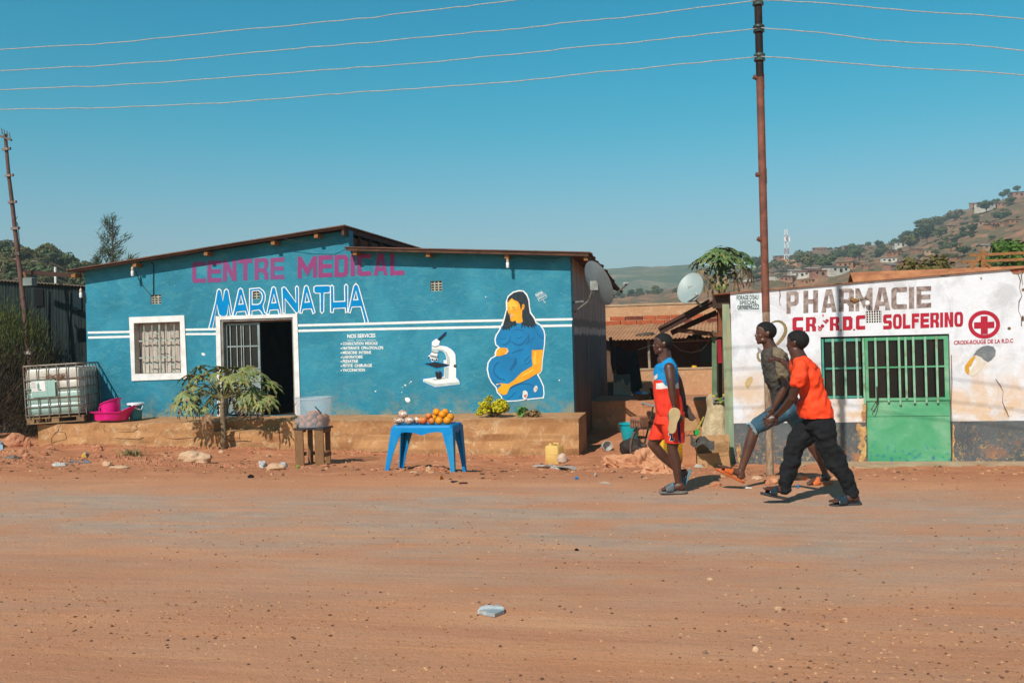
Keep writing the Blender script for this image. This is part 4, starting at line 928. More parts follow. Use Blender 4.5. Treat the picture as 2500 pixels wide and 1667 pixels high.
# second dish on the lean-to roof
dc2=onY(1687,706,17.0)
dish('satellite_dish','pale satellite dish tilted skyward on the lean-to roof beside the papaya tree',dc2,V((-.30,-.80,.50)),.225,.30,M('pale_dish_paint','#95a19e','#84918e',2,.45,bump=.02,spec=.4),[[onY(1712,748,17.0),onY(1700,735,16.95),onY(1690,720,17.0)]],dc2+V((.12,-.34,-.12)))
# roof line of the neighbour behind the pharmacy
nb=thing('rear_house','low house with brown corrugated roof behind the pharmacy wall','house',(6,20.5,0))
P0=onY(*p2(835,225),20.6); P1=onY(*p2(880,178),21.4)
mb=MB(); zr0=P1.z; x0=P1.x; x1=onY(*p2(2200,130),21.4).x
mb.sheet((x0,21.4,zr0),(x1,21.4,zr0),(x1,20.4,zr0-.45),(x0,20.4,zr0-.45),.012,4,200,.012,.08,'v'); mb.sheet((x0,21.4,zr0),(x1,21.4,zr0),(x1,22.6,zr0-.45),(x0,22.6,zr0-.45),.012,4,200,.012,.08,'v'); mb.build('roof',m_redge,nb)
mb=MB(); mb.extr([[V((x0+.1,20.6,0)),V((x0+.1,22.4,0)),V((x0+.1,22.4,zr0-.42)),V((x0+.1,21.4,zr0-.03)),V((x0+.1,20.6,zr0-.42))]],(x1-x0-.2,0,0)); mb.build('wall',m_side,nb)
# wooden rail frame above the right end
c7r=crop(2080,460,5.6)
fr=thing('timber_rail_frame','raw timber rails on a braced post rising behind the pharmacy roof','fence',onY(2398,660,18.2))
Yf=18.2
for pts,w_ in (([(1790,845),(1795,1085)],.07),([(1615,912),(2400,875)],.045),([(1510,1003),(2400,968)],.045),([(1760,925),(1630,1090)],.06),([(1800,1020),(1890,1075)],.045)):
    p=onY(*c7r(*pts[0]),Yf); q=onY(*c7r(*pts[1]),Yf+.03)
    if pts[0][0]<1780 and pts[1][0]>2000: q=onY(2600,onx:=0,Yf) if False else onY(*c7r(2900,pts[1][1]-22),Yf); p.y+=.06; q.y+=.06
    mb=MB(); beam(mb,p,q,w_,w_); mb.build('post' if pts[0][0]==1790 else 'rail',m_wood2,fr)
# ============================================================ POLES AND WIRES
YQ=11.5
b0=onY(1880,1148,YQ); t0=onY(1849,-60,YQ)
up=thing('utility_pole','tall rusty steel pipe pole in front of the pharmacy carrying wires','pole',(b0.x,YQ,b0.z))
def onpole(y): f=(1148-y)/(1148+60); return b0.lerp(t0,f)
mb=MB(); mb.tube([b0-V((0,0,.3)),onpole(760)],.041,16); mb.build('pole',m_rust2,up,smooth='auto')
mb=MB(); mb.tube([onpole(762),onpole(190)],.043,16); o_=mb.build('pole',m_rust,up,smooth='auto'); o_['label']='upper rust brown length of pipe'
mb=MB(); mb.tube([onpole(192),onpole(-560)],.0425,16); mb.build('pole',M('dark_scorched_steel','#3a2019','#1d1312',10,.8,bump=.4,lo=.4,hi=.5,st=(1,1,.5)),up,smooth='auto')
for y,s in ((195,-1),(427,-1),(590,-1)):
    p=onpole(y); mb=MB(); mb.cyl(p,p+RGT*s*.075+V((0,0,.035 if y!=427 else 0)),.028,.026,12); mb.build('stub',m_rust,up,smooth='auto')
for y in (200,430):
    p=onpole(y)+RGT*.043; mb=MB(); mb.box(p,(.012,.02,.17)); mb.build('bracket',m_rust,up)
m_ins=M('grey_green_insulator','#4c5854','#2f3836',8,.35)
for y in (4,70,140):
    p=onpole(y); mb=MB(); mb.lathe([(.043,-.05),(.062,-.045),(.064,-.025),(.05,-.01),(.064,.01),(.062,.03),(.045,.04)],p,16,True); mb.build('insulator',m_ins,up,smooth='auto')
m_wire=M('twisted_wire','#b9b3ab','#8c8680',40,.6,bump=0,co='Object')
def wire(pts,label,ext=3.0):
    P=[onY(x/.9408,y/.9408,YQ-.06) for x,y in pts]
    if ext<0: P=P+[P[-1]+(P[-1]-P[-2]).normalized()*4]
    else: P=[P[0]+(P[0]-P[1]).normalized()*4]+P
    # resample with slight kinks
    Q=[]
    for a,b in zip(P,P[1:]):
        n=max(2,int((b-a).length/.1))
        for i in range(n): 
            p=a.lerp(b,i/n); Q.append(p+V((0,0,.014*mn.noise(V((p.x*1.6,p.z,2)))+.006*mn.noise(V((p.x*6,0,p.z))))))
    Q.append(P[-1])
    mb=MB()
    for ph_ in (0,):
        mb.tube([p+V((0,.003*mn.noise(V((i*.5,0,0))),.006*mn.noise(V((i*.45,3,0))))) for i,p in enumerate(Q)],.0062,5)
    tag(mb.build('power_line',m_wire,None,P[0],smooth=True),label,'wire',group='overhead power lines')
wire([(0,114),(300,96),(560,68),(840,42),(1190,-1),(1600,-45)],'topmost twisted wire crossing the sky left of the pole')
wire([(0,163),(380,142),(640,115),(860,97),(1250,60),(1500,32),(1735,2)],'second twisted wire from the top left of the pole')
wire([(0,207),(350,192),(700,165),(1000,143),(1330,110),(1550,88),(1738,66)],'third twisted wire from the top left of the pole')
wire([(0,253),(200,249),(500,238),(640,228),(900,207),(1160,190),(1350,170),(1600,145),(1738,131)],'lowest twisted wire left of the pole')
wire([(1745,0),(1900,9),(2080,24),(2352,44)],'highest twisted wire right of the rusty pole',-1)
wire([(1748,64),(1760,66),(1900,77),(2020,92),(2200,103),(2352,117)],'middle twisted wire right of the rusty pole',-1)
wire([(1748,131),(1900,141),(2050,153),(2352,173)],'lowest twisted wire right of the rusty pole',-1)
# left pole
YL=18.45
c2p=crop(0,300,3.564)
lpts=[(45,100),(75,450),(105,690),(130,920),(155,1140),(182,1350),(205,1568),(262,2090),(290,2420)]
LP=[onY(*c2p(*p),YL) for p in lpts]
lp=thing('service_pole','thin leaning brown pole with crossbar and meter box behind the caged water tank','pole',LP[-1])
mb=MB(); mb.tube(LP,[.035,.037,.042,.045,.048,.05,.052,.055,.055],12); mb.build('pole',M('brown_pole','#6d5048','#543c36',6,.75,bump=.3),lp,smooth='auto')
mb=MB(); beam(mb,onY(*c2p(-45,100),YL-.05),onY(*c2p(100,152),YL-.05),.04,.045); ca=mb.build('crossbar',m_steel,lp)
for px,py in ((20,100),(42,112),(66,122),(88,138)):
    p=onY(*c2p(px,py),YL-.05); mb=MB(); mb.cyl(p,p+V((-.015,0,.13)),.012,.008,8); mb.build('insulator_pin',m_steel,ca)
for px,py in ((57,228),(82,458),(108,690),(134,918)):
    p=onY(*c2p(px,py),YL-.05); mb=MB(); mb.box(p,(.19,.05,.05),Matrix.Rotation(R(-3),3,'Y')); mb.build('step_bracket',M('pale_bracket','#8c7c74','#6b5a52',9,.7),lp)
mb=MB(); p=onY(*c2p(152,1140),YL-.03); mb.box(p,(.12,.05,.07)); mb.build('step_bracket',m_steel,lp)
mb=MB(); A=onY(*c2p(200,1350),YL-.12); B=onY(*c2p(282,1415),YL-.12); mb.bx((A.x,YL-.14,B.z),(B.x,YL+.03,A.z)); o_=mb.build('meter_box',M('grey_meter_box','#7e8783','#6a736f',6,.5),lp,bevel=.01)
mb=MB(); beam(mb,onY(*c2p(205,1300),YL-.05),onY(*c2p(225,1350),YL-.1),.03,.03); mb.build('strut',m_wood,o_)
mb=MB(); mb.tube([onY(*c2p(x,y),YL-.08) for x,y in ((62,150),(75,300),(100,560),(128,850),(150,870),(160,920),(178,1160),(190,1300))],.008,5); mb.tube([onY(*c2p(x,y),YL-.08) for x,y in ((128,860),(152,815))],.006,5); mb.build('cable',m_cable,lp)
mb=MB(); mb.box(onY(*c2p(247,2000),YL-.05),(.16,.08,.07)); mb.build('clamp',M('pale_clamp','#b5aca2','#968c80',9,.7),lp)
# ============================================================ LANDSCAPE
def interp(pts,x):
    if x<=pts[0][0]: return pts[0][1]
    for (a,b),(c,d) in zip(pts,pts[1:]):
        if x<=c: return b+(d-b)*(x-a)/(c-a)
    return pts[-1][1]
def colvec(x,y=780):
    d=ray(x,y); return V((d.x,d.y,0))/ (d.dot(FWD))
def elev(x,y): d=ray(x,y); return d.z/d.dot(FWD)
class Hill:
    def __init__(s,name,sky,x0,x1,nx,D0,D1,nd,namp,mat,label,back=1.5,pw=1.0,zb=-.3):
        s.sky=sky; s.D0=D0; s.D1=D1; s.namp=namp; s.pw=pw; s.zb=zb
        vs=[]; cols=nx+1; Ds=[D0+(D1-D0)*(i/nd) for i in range(nd+1)]+[D1*1.08,D1*1.25,D1*back]
        for D in Ds:
            for i in range(cols):
                x=x0+(x1-x0)*i/nx; c=colvec(x); p=c*D; vs.append((p.x,p.y,s.z(x,D)))
        fs=[[j*cols+i,j*cols+i+1,(j+1)*cols+i+1,(j+1)*cols+i] for j in range(len(Ds)-1) for i in range(nx)]
        me=bpy.data.meshes.new(name); me.from_pydata(vs,[],fs); me.materials.append(mat); me.polygons.foreach_set('use_smooth',[True]*len(fs))
        o=bpy.data.objects.new(name,me); col.objects.link(o); tag(o,label,'hill',kind='structure')
    def z(s,x,D):
        zt=CH+elev(x,interp(s.sky,x))*s.D1
        t=(D-s.D0)/(s.D1-s.D0)
        if t<=1:
            t=max(t,0); b=sstep(0,.12,t); c=colvec(x)*D
            return s.zb+(zt-s.zb)*(t**s.pw)+s.namp*b*(1-.75*t)*(mn.noise(V((c.x/40,c.y/40,1)))+.6*mn.noise(V((c.x/13,c.y/13,5)))+.3*mn.noise(V((c.x/5,c.y/5,8))))
        return zt-(zt+6)*sstep(1,1.5,t)*1.0
    def at(s,x,y):
        e=elev(x,y); D=s.D0
        while D<s.D1:
            if (s.z(x,D)-CH)/D>=e: break
            D+=(s.D1-s.D0)/400
        c=colvec(x)*D; return V((c.x,c.y,s.z(x,D))),D
def hillmat(name,earth,earth2,veg,veg2,s=1.0,vlo=.45,vhi=.58):
    t=NT(name); p=t.pos('World')
    k=t.ramp(t.noise(.05*s,8,.65,p),[(.35,hx(earth)),(.65,hx(earth2))])
    k=t.mix(t.ramp(t.noise(.06*s,10,.75,t.pos('World',(1,1,1.5)),.3),[(vlo,0.0),(vhi,1.0)]),k,t.ramp(t.noise(.3*s,6,.7,p),[(.35,hx(veg)),(.65,hx(veg2))]))
    t.col(k); t.bump(t.noise(.4*s,8,.75,p),.8,1.0/s); return t.done(.95,spec=.1)
m_hr=hillmat('dry_hillside','#a67a5d','#8c664e','#5f5640','#78664c',2.2,.43,.52)
m_far=hillmat('hazy_ridge','#9a8a70','#8a7a5c','#4c5a40','#5f6a4a',.5,.36,.52)
m_hl=hillmat('bushy_hillside','#6b5642','#5a4a36','#3f4626','#525230',2,.36,.5)
SKY_R=[(1400,735),(1500,722),(1600,712),(1700,690),(1800,668),(1879,645),(1914,633),(1979,616),(2087,606),(2174,594),(2239,572),(2304,545),(2369,514),(2434,495),(2500,468),(2600,430),(2750,430),(3100,470)]
hr=Hill('hill',SKY_R,1380,3100,150,110,480,90,5,m_hr,'dry brown hillside dotted with houses and bushes')
SKY_F=[(-400,760),(300,720),(900,690),(1300,668),(1440,658),(1497,655),(1560,652),(1610,652),(1650,650),(1688,647),(1740,652),(1800,650),(1860,655),(1950,660),(2300,700),(2800,740)]
hf=Hill('far_ridge',SKY_F,-300,2700,160,560,900,40,7,m_far,'hazy far ridge between the two buildings',1.3,.9,0)
SKY_L=[(-700,640),(-100,618),(0,616),(56,611),(126,626),(157,644),(191,656),(230,672),(300,680),(420,730),(700,780)]
hl=Hill('bushy_hill',SKY_L,-700,700,60,45,125,40,1.2,m_hl,'bushy low hill behind the dark iron shed')
# ---- vegetation prototypes
def leafcloud(mb,clumps,n,size,rng,flat_=.35,shell=.55):
    tot=sum(c[3] for c in clumps)
    for cx,cy,cz,r in clumps:
        k=int(n*r/tot)
        for _ in range(k):
            d=V((rng.gauss(0,1),rng.gauss(0,1),rng.gauss(0,1))).normalized(); q=r*(shell+(1-shell)*rng.random())
            c=V((cx,cy,cz))+V((d.x*q,d.y*q,d.z*q*.8))
            nrm=(d+V((rng.gauss(0,.5),rng.gauss(0,.5),rng.gauss(0,.5)+.3))).normalized(); u,w_=frame(nrm); a=rng.random()*PI; u2=u*math.cos(a)+w_*math.sin(a); w2=nrm.cross(u2); s1=size*(.6+.8*rng.random()); s2=s1*(.4+.4*rng.random())
            mb.add([c-u2*s1,c-w2*s2+nrm*s2*.3,c+u2*s1,c+w2*s2],[[0,1,2,3]])
def crownmat(name,a,b,c=None):
    t=NT(name); p=t.pos('Object'); k=t.ramp(t.noise(1.3,4,.6,p),[(.35,hx(a)),(.65,hx(b))])
    k=t.mix(t.ramp(t.noise(6,3,.6,p),[(.55,0.0),(.7,.7)]),k,hx(c or b)); t.col(k); t.b.inputs['Transmission Weight'].default_value=0
    return t.done(.7,spec=.25)
m_c1=crownmat('dark_green_foliage','#353f24','#454f2c','#575c36'); m_c2=crownmat('olive_foliage','#4d4f2c','#656038','#7b7043'); m_c3=crownmat('dusty_brown_foliage','#6a5842','#5c4f38','#87745a'); m_c4=crownmat('fresh_green_foliage','#4b5634','#58613a','#6a6f48')
m_trunk=M('tree_bark','#5b4838','#453528',6,.9,bump=.5)
PROTO={}
def treeproto(kind,rng,m,flatc=1.0,bush=False):
    mb=MB(); mb.cm=0; clumps=[]
    n=9 if not bush else 7
    for i in range(n):
        a=rng.random()*2*PI; r_=rng.random()**.5*(2.1 if not bush else 2.0)
        clumps.append((r_*math.cos(a),r_*math.sin(a),(3.4 if not bush else 1.1)+rng.uniform(-.6,1.1)*flatc,(1.0+rng.random()*.7)))
    leafcloud(mb,clumps,560,.42,rng)
    mb.cm=1
    if not bush:
        mb.tube([(0,0,-.6),(.1,.05,1.2),(0,.1,2.6)],[.22,.16,.1],6)
        for c in clumps[:5]: mb.tube([(0,.05,1.6),(c[0]*.6,c[1]*.6,c[2]*.8),(c[0],c[1],c[2])],[.1,.06,.03],4)
    else: mb.tube([(0,0,-.4),(0,0,1)],[.15,.08],5)
    return mb,m
def far_tree(pos,kind,s,label,cat,group,sz=None):
    key=kind
    if key not in PROTO:
        nm,rs,m,fl,bu={'a':('round_tree',3,m_c1,1,False),'b':('olive_tree',5,m_c2,.8,False),'c':('dry_bush',8,m_c3,.5,True),'d':('green_bush',11,m_c1,.5,True),'e':('bright_tree',13,m_c4,1,False),'f':('olive_bush',17,m_c2,.5,True)}[kind]
        mb,m=treeproto(kind,random.Random(rs),m,fl,bu); o=mb.build(nm,[m,m_trunk],None,(0,0,0),recalc=False); PROTO[key]=o
    else:
        o=PROTO[key].copy(); col.objects.link(o)
    o.location=pos; o.rotation_euler=(0,0,rnd.random()*6.28); o.scale=(s*(.85+.4*rnd.random()),s,s*(sz or (.8+.35*rnd.random())))
    return tag(o,label,cat,group)
# ---- far houses
m_hw=[M('brick_house_wall','#a0705a','#8a5f4b',3,.9),M('ochre_house_wall','#a98a6c','#927254',3,.9),M('whitish_house_wall','#c9c0b2','#aaa093',3,.9),M('clay_house_wall','#a67452','#8a5e42',3,.9)]
m_hrf=[M('rust_iron_roof','#8d6a58','#6f5144',2,.8),M('pale_iron_roof','#a8a29a','#8c8278',2,.6),M('red_clay_roof','#a8745c','#94644c',3,.85)]
HP={}
def house(pos,wk,rk,w_,d_,h_,rot,label,group='houses on the far hillside',mono=False,cat='house'):
    key=(wk,rk,mono)
    if key not in HP:
        r=thing('hill_house','x','house'); mb=MB(); mb.box((0,0,.3),(1,1,1.4)); mb.build('wall',m_hw[wk],r)
        mb=MB()
        if mono: mb.hexa([V(p) for p in ((-.56,-.58,1.0),(.56,-.58,1.0),(.56,.58,1.15),(-.56,.58,1.15),(-.56,-.58,1.05),(.56,-.58,1.05),(.56,.58,1.2),(-.56,.58,1.2))])
        else: mb.rings([[V((x,-.58,1.0)),V((x,0,1.32)),V((x,.58,1.0)),V((x,0,1.26))] for x in (-.56,.56)]); 
        mb.build('roof',m_hrf[rk],r)
        for px,ww,zz,hh in ((-.25,.12,.6,.3),(.05,.14,.45,.5),(.3,.12,.6,.3)):
            mb=MB(); mb.bx((px-ww/2,-.503,zz-hh/2),(px+ww/2,-.5005,zz+hh/2)); mb.build('window' if hh<.4 else 'door',m_dark,r)
        if not mono:
            mb=MB(); 
            for s_ in (-.499,.499): mb.add([(s_,-.5,1),(s_,.5,1),(s_,0,1.27)],[[0,1,2]])
            mb.build('gable',m_hw[wk],r)
        HP[key]=r
    else: r=copy_tree(HP[key])
    r.location=pos; r.rotation_euler=(0,0,rot); r.scale=(w_,d_,h_); return tag(r,label,cat,group)
c7=crop(2080,460,5.6); c8h=crop(1640,560,5.113); c3h=crop(1480,440,2.306)
hs=[ # x,y base centre (src), wall kind, roof kind, w, mono, label
(*c7(520,1010),2,1,9.5,True,'long whitish house with dark windows low on the right hill'),
(*c7(230,1080),0,0,6,False,'brick house with rust roof under the long whitish house'),
(*c7(1560,325),2,2,5,True,'small white house on the skyline of the hill'),
(*c7(1910,290),2,1,13,True,'long pale roofed shed high on the hill crest'),
(*c7(1370,560),1,0,8,False,'ochre house halfway up the slope under the crest trees'),
(*c7(1700,520),1,0,9,True,'ochre house with pale yard wall in the middle of the slope'),
(*c7(1100,890),1,1,8,True,'ochre house with pale roof behind the olive thicket'),
(*c7(1400,820),3,0,9,True,'clay house with broad rust roof right of the dark trees'),
(*c7(700,800),2,1,9,True,'cream walled compound just under the ridge line trees'),
(*c7(480,900),1,0,9,True,'rusty roofed house above the long whitish house'),
(*c7(920,860),0,0,6,True,'red brick cabin beside the dark tree clump'),
(*c7(20,850),0,2,7,False,'lone red house on the low ridge crest'),
(*c7(1940,540),3,0,8,True,'clay house near the right edge below the long shed'),
(*c7(2100,240),0,0,7,True,'brick house beside the long pale roofed shed'),
(*c7(1750,250),0,2,8,True,'red brick house left of the long pale roofed shed'),
(*c7(2250,480),3,0,9,True,'clay house at the right picture edge'),
(*c7(2330,110),0,0,9,True,'highest brick house on the right skyline'),
(*c8h(1870,262),0,2,7,False,'red house standing on the crest right of the mast'),
(*c8h(2270,262),0,0,9,True,'low red house farther right along the same crest'),
(*c8h(1400,385),0,0,9,True,'brick house at the top of the orange quarry scar'),
(*c8h(1450,630),0,0,8,True,'brick house close behind the pharmacy roof'),
(*c8h(1330,620),2,1,8,True,'pale roofed house just right of the rusty pole'),
(*c8h(1580,560),2,1,9,True,'grey roofed house behind the brick house'),
(*c8h(1850,590),0,2,12,True,'long brick house over the pharmacy roof'),
(*c8h(2050,550),2,1,14,True,'long pale roofed building above the pharmacy lettering'),
(*c8h(840,715),0,2,6,False,'small brick house right of the papaya trunk'),
(*c8h(930,710),0,0,7,True,'low brick house between the papaya tree and the pole'),
(*c8h(790,650),2,1,5,True,'tiny pale house above the brick ones by the papaya'),
(*c8h(950,640),2,2,5,True,'tiny pink roofed house by the rusty pole'),
]
for i in range(26):
    x=rnd.uniform(1900,2490); ys=interp(SKY_R,x); y=ys+14+(692-.105*(x-1900)-ys)*rnd.random()**.8
    hs.append((x,y,rnd.choice([0,1,3,3,2]),rnd.choice([0,0,1,2]),rnd.uniform(5,10),rnd.random()<.6,rnd.choice(['plain rust roofed hut scattered on the right hillside','brown hut among the bushes of the right hillside'])))
for x,y,wk,rk,w_,mono,lab in hs:
    p,D=hr.at(x,y)
    house(p-V((0,0,.4)),wk,rk,w_*.8*D/480,w_*.6*D/480,w_*.25*D/480,YAW+rnd.uniform(-.5,.5),lab,mono=mono)
# quarry scar
p,D=hr.at(*c8h(1400,470))
mb=MB(); rs=[]
for j in range(6):
    row=[]
    for i in range(14):
        q,_=hr.at(*c8h(1290+i*22,395+j*18+10*math.sin(i))); row.append(q+V((0,0,.5+1.5*mn.noise(q/6)))+FWD*(-1))
    rs.append(row)
mb.rings(rs,cap=False,closed=False); o_=mb.build('quarry_scar',M('orange_scar','#c58b58','#a8714a',.4,.95,bump=.6,bs=1,bd=.5),None,p); tag(o_,'bare orange earth scar on the hill below the mast','earth',kind='structure')
# trees on right hill
special=[(*c7(800,680),'a',1.3),(*c7(650,760),'d',2.2),(*c7(380,820),'a',1.3),(*c7(1020,600),'b',2.4),(*c7(1150,600),'b',2.2),(*c7(1050,780),'a',2.6),(*c7(1250,700),'b',2.2),(*c7(830,850),'b',2.2),(*c7(1380,860),'e',1.7),(*c7(1560,920),'a',1.8),(*c7(1880,340),'a',1.9),(*c7(2100,400),'d',2.0),(*c7(2230,230),'a',1.5),(*c7(1600,640),'d',2.0),(*c7(1700,620),'a',1.6),(*c7(150,800),'c',1.2),(*c7(390,950),'a',1.2),(*c7(60,1000),'e',2.0),(*c7(90,880),'d',1.6),
 (*c8h(2150,340),'d',2.6),(*c8h(2280,330),'e',2.0),(*c8h(1980,480),'e',2.2),(*c8h(1650,480),'b',2.4),(*c8h(1750,500),'b',2.2),(*c8h(1330,540),'b',2.0),(*c8h(1430,530),'c',2.2),(*c8h(1090,520),'a',2.4),(*c8h(1900,500),'e',1.6),(*c8h(2110,230),'d',1.2),(*c8h(1990,240),'d',1.1),(*c8h(2200,225),'d',1.2),(*c8h(1560,420),'c',1.0),
 (*c7(2180,110),'a',1.1),(*c7(2310,60),'a',1.0),(*c7(2110,150),'a',1.0),(*c7(2010,190),'d',1.0),(*c7(1320,410),'d',.8),(*c7(1380,370),'d',.8),(*c7(1450,400),'c',2.4),(*c7(1250,470),'f',2.2),(*c7(1350,430),'f',2.2)]
for i,(x,y,k,s) in enumerate(special):
    p,D=hr.at(x,y); far_tree(p-V((0,0,.3)),k,s*.58*D/430,{'a':'dark round tree on the dry hillside right of the mast','b':'olive coloured tree on the dry hillside','c':'dusty brown bush on the hillside','d':'dark green bush on the hill crest','e':'bright green tree low on the hillside','f':'olive bush thicket under the crest'}[k],'tree' if k in 'abe' else 'bush','trees and bushes on the right hill')
for i in range(250):
    x=rnd.uniform(1480,2495); ys=interp(SKY_R,x); y=ys+3+(705-.10*(x-1700)-ys)*rnd.random()
    k=rnd.choice('bcfffcdab'); p,D=hr.at(x,y)
    far_tree(p-V((0,0,.3)),k,rnd.uniform(.22,.62)*D/430*(1.1 if x<1900 else 1),{'a':'dark round tree scattered among the hillside huts','b':'olive tree scattered among the hillside huts','c':'dusty brown shrub scattered on the slope','d':'dark green shrub scattered on the slope','f':'low olive shrub scattered on the slope'}[k],'tree' if k in 'ab' else 'bush','trees and bushes on the right hill')
# valley floor trees and houses seen in the gap
for i in range(46):
    x=rnd.uniform(1470,1800); D=rnd.uniform(70,200); c=colvec(x)*D; k=rnd.choice('bcfcdf')
    far_tree(V((c.x,c.y,-.2)),k,rnd.uniform(.4,.8)*(.6+D/300),'%s in the valley between the buildings'%{'b':'olive tree','c':'brown leafless bush','f':'olive bush','d':'dark green bush'}[k],'tree' if k=='b' else 'bush','trees and bushes in the valley')
def at(x,D,z=0): c=colvec(x)*D; return V((c.x,c.y,z))
house(at(1655,62,.6),0,2,4.2,3.6,2.2,YAW+.9,'house with a pink clay roof in the gap behind the parapet','houses in the valley')
house(at(1690,66,.6),2,2,4.5,3.5,2.0,YAW+.2,'pale house beside the pink roofed house','houses in the valley')
house(at(1560,85,1),2,1,5,4,2.4,YAW-.2,'small grey roofed house in the gap above the beige wall','houses in the valley')
house(at(1735,90,1.2),0,2,6,4,2.6,YAW+.3,'red brick house behind the papaya trunk','houses in the valley')
house(at(1500,110,1.5),1,1,6,4,2.6,YAW+.1,'ochre house at the left of the valley gap','houses in the valley')
# communications mast
D=460; b=at(1925,D,CH+elev(1925,636)*D); tp=at(1925,D,CH+elev(1925,560)*D)
mt=thing('radio_mast','tall slim red and white lattice mast on the low crest','mast',b); H_=(tp-b).z
for k in range(5):
    mb=MB(); z0_=b.z+H_*k/5; z1_=b.z+H_*(k+1)/5; r0_=1.0-.09*k; r1_=1.0-.09*(k+1)
    cs=[(-1,-1),(1,-1),(1,1),(-1,1)]
    for i in range(4):
        a,c=cs[i],cs[(i+1)%4]
        mb.cyl((b.x+a[0]*r0_,b.y+a[1]*r0_,z0_),(b.x+a[0]*r1_,b.y+a[1]*r1_,z1_),.16,n=4)
        mb.cyl((b.x+a[0]*r0_,b.y+a[1]*r0_,z0_),(b.x+c[0]*r1_,b.y+c[1]*r1_,z1_),.09,n=4); mb.cyl((b.x+c[0]*r0_,b.y+c[1]*r0_,z0_),(b.x+a[0]*r1_,b.y+a[1]*r1_,z1_),.09,n=4)
    o_=mb.build('mast_section',M('mast_red','#b0787a','#a56a6c',3,.6,bump=0) if k%2 else m_white,mt)
mb=MB()
for a in (0,2.1,4.2): mb.box((b.x+1.3*math.cos(a),b.y+1.3*math.sin(a),b.z+H_*.68),(.7,.7,2.2))
mb.build('antenna',m_white,mt)
# left hill vegetation & houses
for i in range(210):
    x=rnd.uniform(-60,440); ys=interp(SKY_L,x); y=ys+2+rnd.random()**1.1*75; p,D=hl.at(x,y); k=rnd.choice('ebfebcbf')
    if y>ys+25 and rnd.random()<.5:k=rnd.choice('cfb')
    far_tree(p-V((0,0,.2)),k,rnd.uniform(.16,.36)*D/95,'%s on the bushy hill behind the iron shed'%{'a':'dark green tree','b':'olive tree','c':'brown shrub','f':'olive shrub','e':'bright green tree'}[k],'tree' if k in 'abe' else 'bush','trees on the left hill')
c2p=crop(0,300,3.564)
p,D=hl.at(*c2p(50,1300)); house(p,1,2,1.7*D/90,1.3*D/90,.8*D/90,YAW+.1,'house with a pinkish red roof left of the leaning pole','houses on the left hill')
p,D=hl.at(*c2p(135,1285)); house(p,0,2,1.0*D/90,1.1*D/90,.8*D/90,YAW+.2,'half hidden red roofed house behind the leaning pole','houses on the left hill')
p,D=hl.at(*c2p(285,1290)); house(p,1,1,1.9*D/90,1.3*D/90,.8*D/90,YAW-.1,'grey roofed house right of the leaning pole','houses on the left hill',mono=True)
# pale post beyond shed
p=at(138,30,0); q=at(138,30,CH+elev(138,652)*30); mb=MB(); mb.cyl(p,q+V((0,0,0)),.04,.035,8); tag(mb.build('pale_post',m_white,None,p),'thin pale post rising behind the iron shed','post')
# casuarina
def casuarina(px,pytop,D,label,leanx=0,sc_=1.0,seed=4):
    rg=random.Random(seed); b=at(px,D,-.2); tp=at(px+leanx,D,CH+elev(px+leanx,pytop)*D)
    t=thing('feathery_pine_tree',label,'tree',b); H=(tp-b).length
    mb=MB(); mb.tube([b,b.lerp(tp,.5)+V((.1,0,0)),tp],[.16,.1,.02],8); mb.build('trunk',m_trunk,t)
    mb=MB(); br=MB()
    for i in range(46):
        f=.22+.76*(i/46); p=b.lerp(tp,f); a=rg.random()*2*PI; ln_=H*.30*(1-f)**.75*sc_*(.6+.6*rg.random())+.25
        dv=V((math.cos(a),math.sin(a),.75+.5*rg.random())).normalized(); e=p+dv*ln_
        br.tube([p,p.lerp(e,.6)-V((0,0,.05)),e],[.03,.018,.008],4)
        for j in range(int(16+34*ln_)):
            q=p.lerp(e,.3+.75*rg.random())+V((rg.gauss(0,.12),rg.gauss(0,.12),rg.gauss(0,.1)))
            d2=(dv*.5+V((rg.gauss(0,.4)+.25,rg.gauss(0,.4),rg.gauss(0,.35)+.25))).normalized(); l2=.22+.22*rg.random(); s=d2.cross(V((rg.random(),rg.random(),rg.random()))).normalized()*.022
            mb.add([q-s,q+s,q+d2*l2+s*.3,q+d2*l2-s*.3],[[0,1,2,3]])
    br.build('branch',m_trunk,t); mb.build('crown',crownmat('casuarina_foliage','#39452f','#4d5a3c','#6d6a50'),t,recalc=False)
casuarina(268,531,55,'tall feathery pine behind the left end of the turquoise roof',12,.8)
casuarina(232,628,60,'small feathery pine left of the taller one',8,.8,9)
casuarina(318,628,52,'tip of a feathery pine just over the roof edge',3,.6,12)
# thicket and tree behind the pharmacy
def bigbush(name,label,cat,px0,px1,ytop,D,m,n,size,seed,base=0.,dep=1.5):
    rg=random.Random(seed); a=at(px0,D); b=at(px1,D); w_=(b-a).length; ht=CH+elev((px0+px1)/2,ytop)*D; c=(a+b)/2
    t=thing(name,label,cat,V((c.x,c.y,base))); mb=MB(); cl=[]; k=int(max(6,w_*3.2))
    for i in range(k):
        f=(i+.5)/k; r=.42+.32*rg.random(); env=math.sin(PI*min(.97,max(.03,f)))**.45
        for lv in range(3):
            p=a.lerp(b,f)+FWD*rg.uniform(-dep,dep)*.5; zc=base+(ht-base-r*.7)*env*(1-.3*lv*rg.random()-.15*lv); cl.append((p.x,p.y,zc,r))
    leafcloud(mb,cl,n,size,rg,shell=.6); mb.build('foliage',m,t,recalc=False)
    mb=MB()
    for i in range(0,len(cl),3): q=V(cl[i][:3]); mb.tube([V((q.x*.9+c.x*.1,q.y*.9+c.y*.1,base)),q],[.05,.02],5)
    mb.build('stem',m_trunk,t)
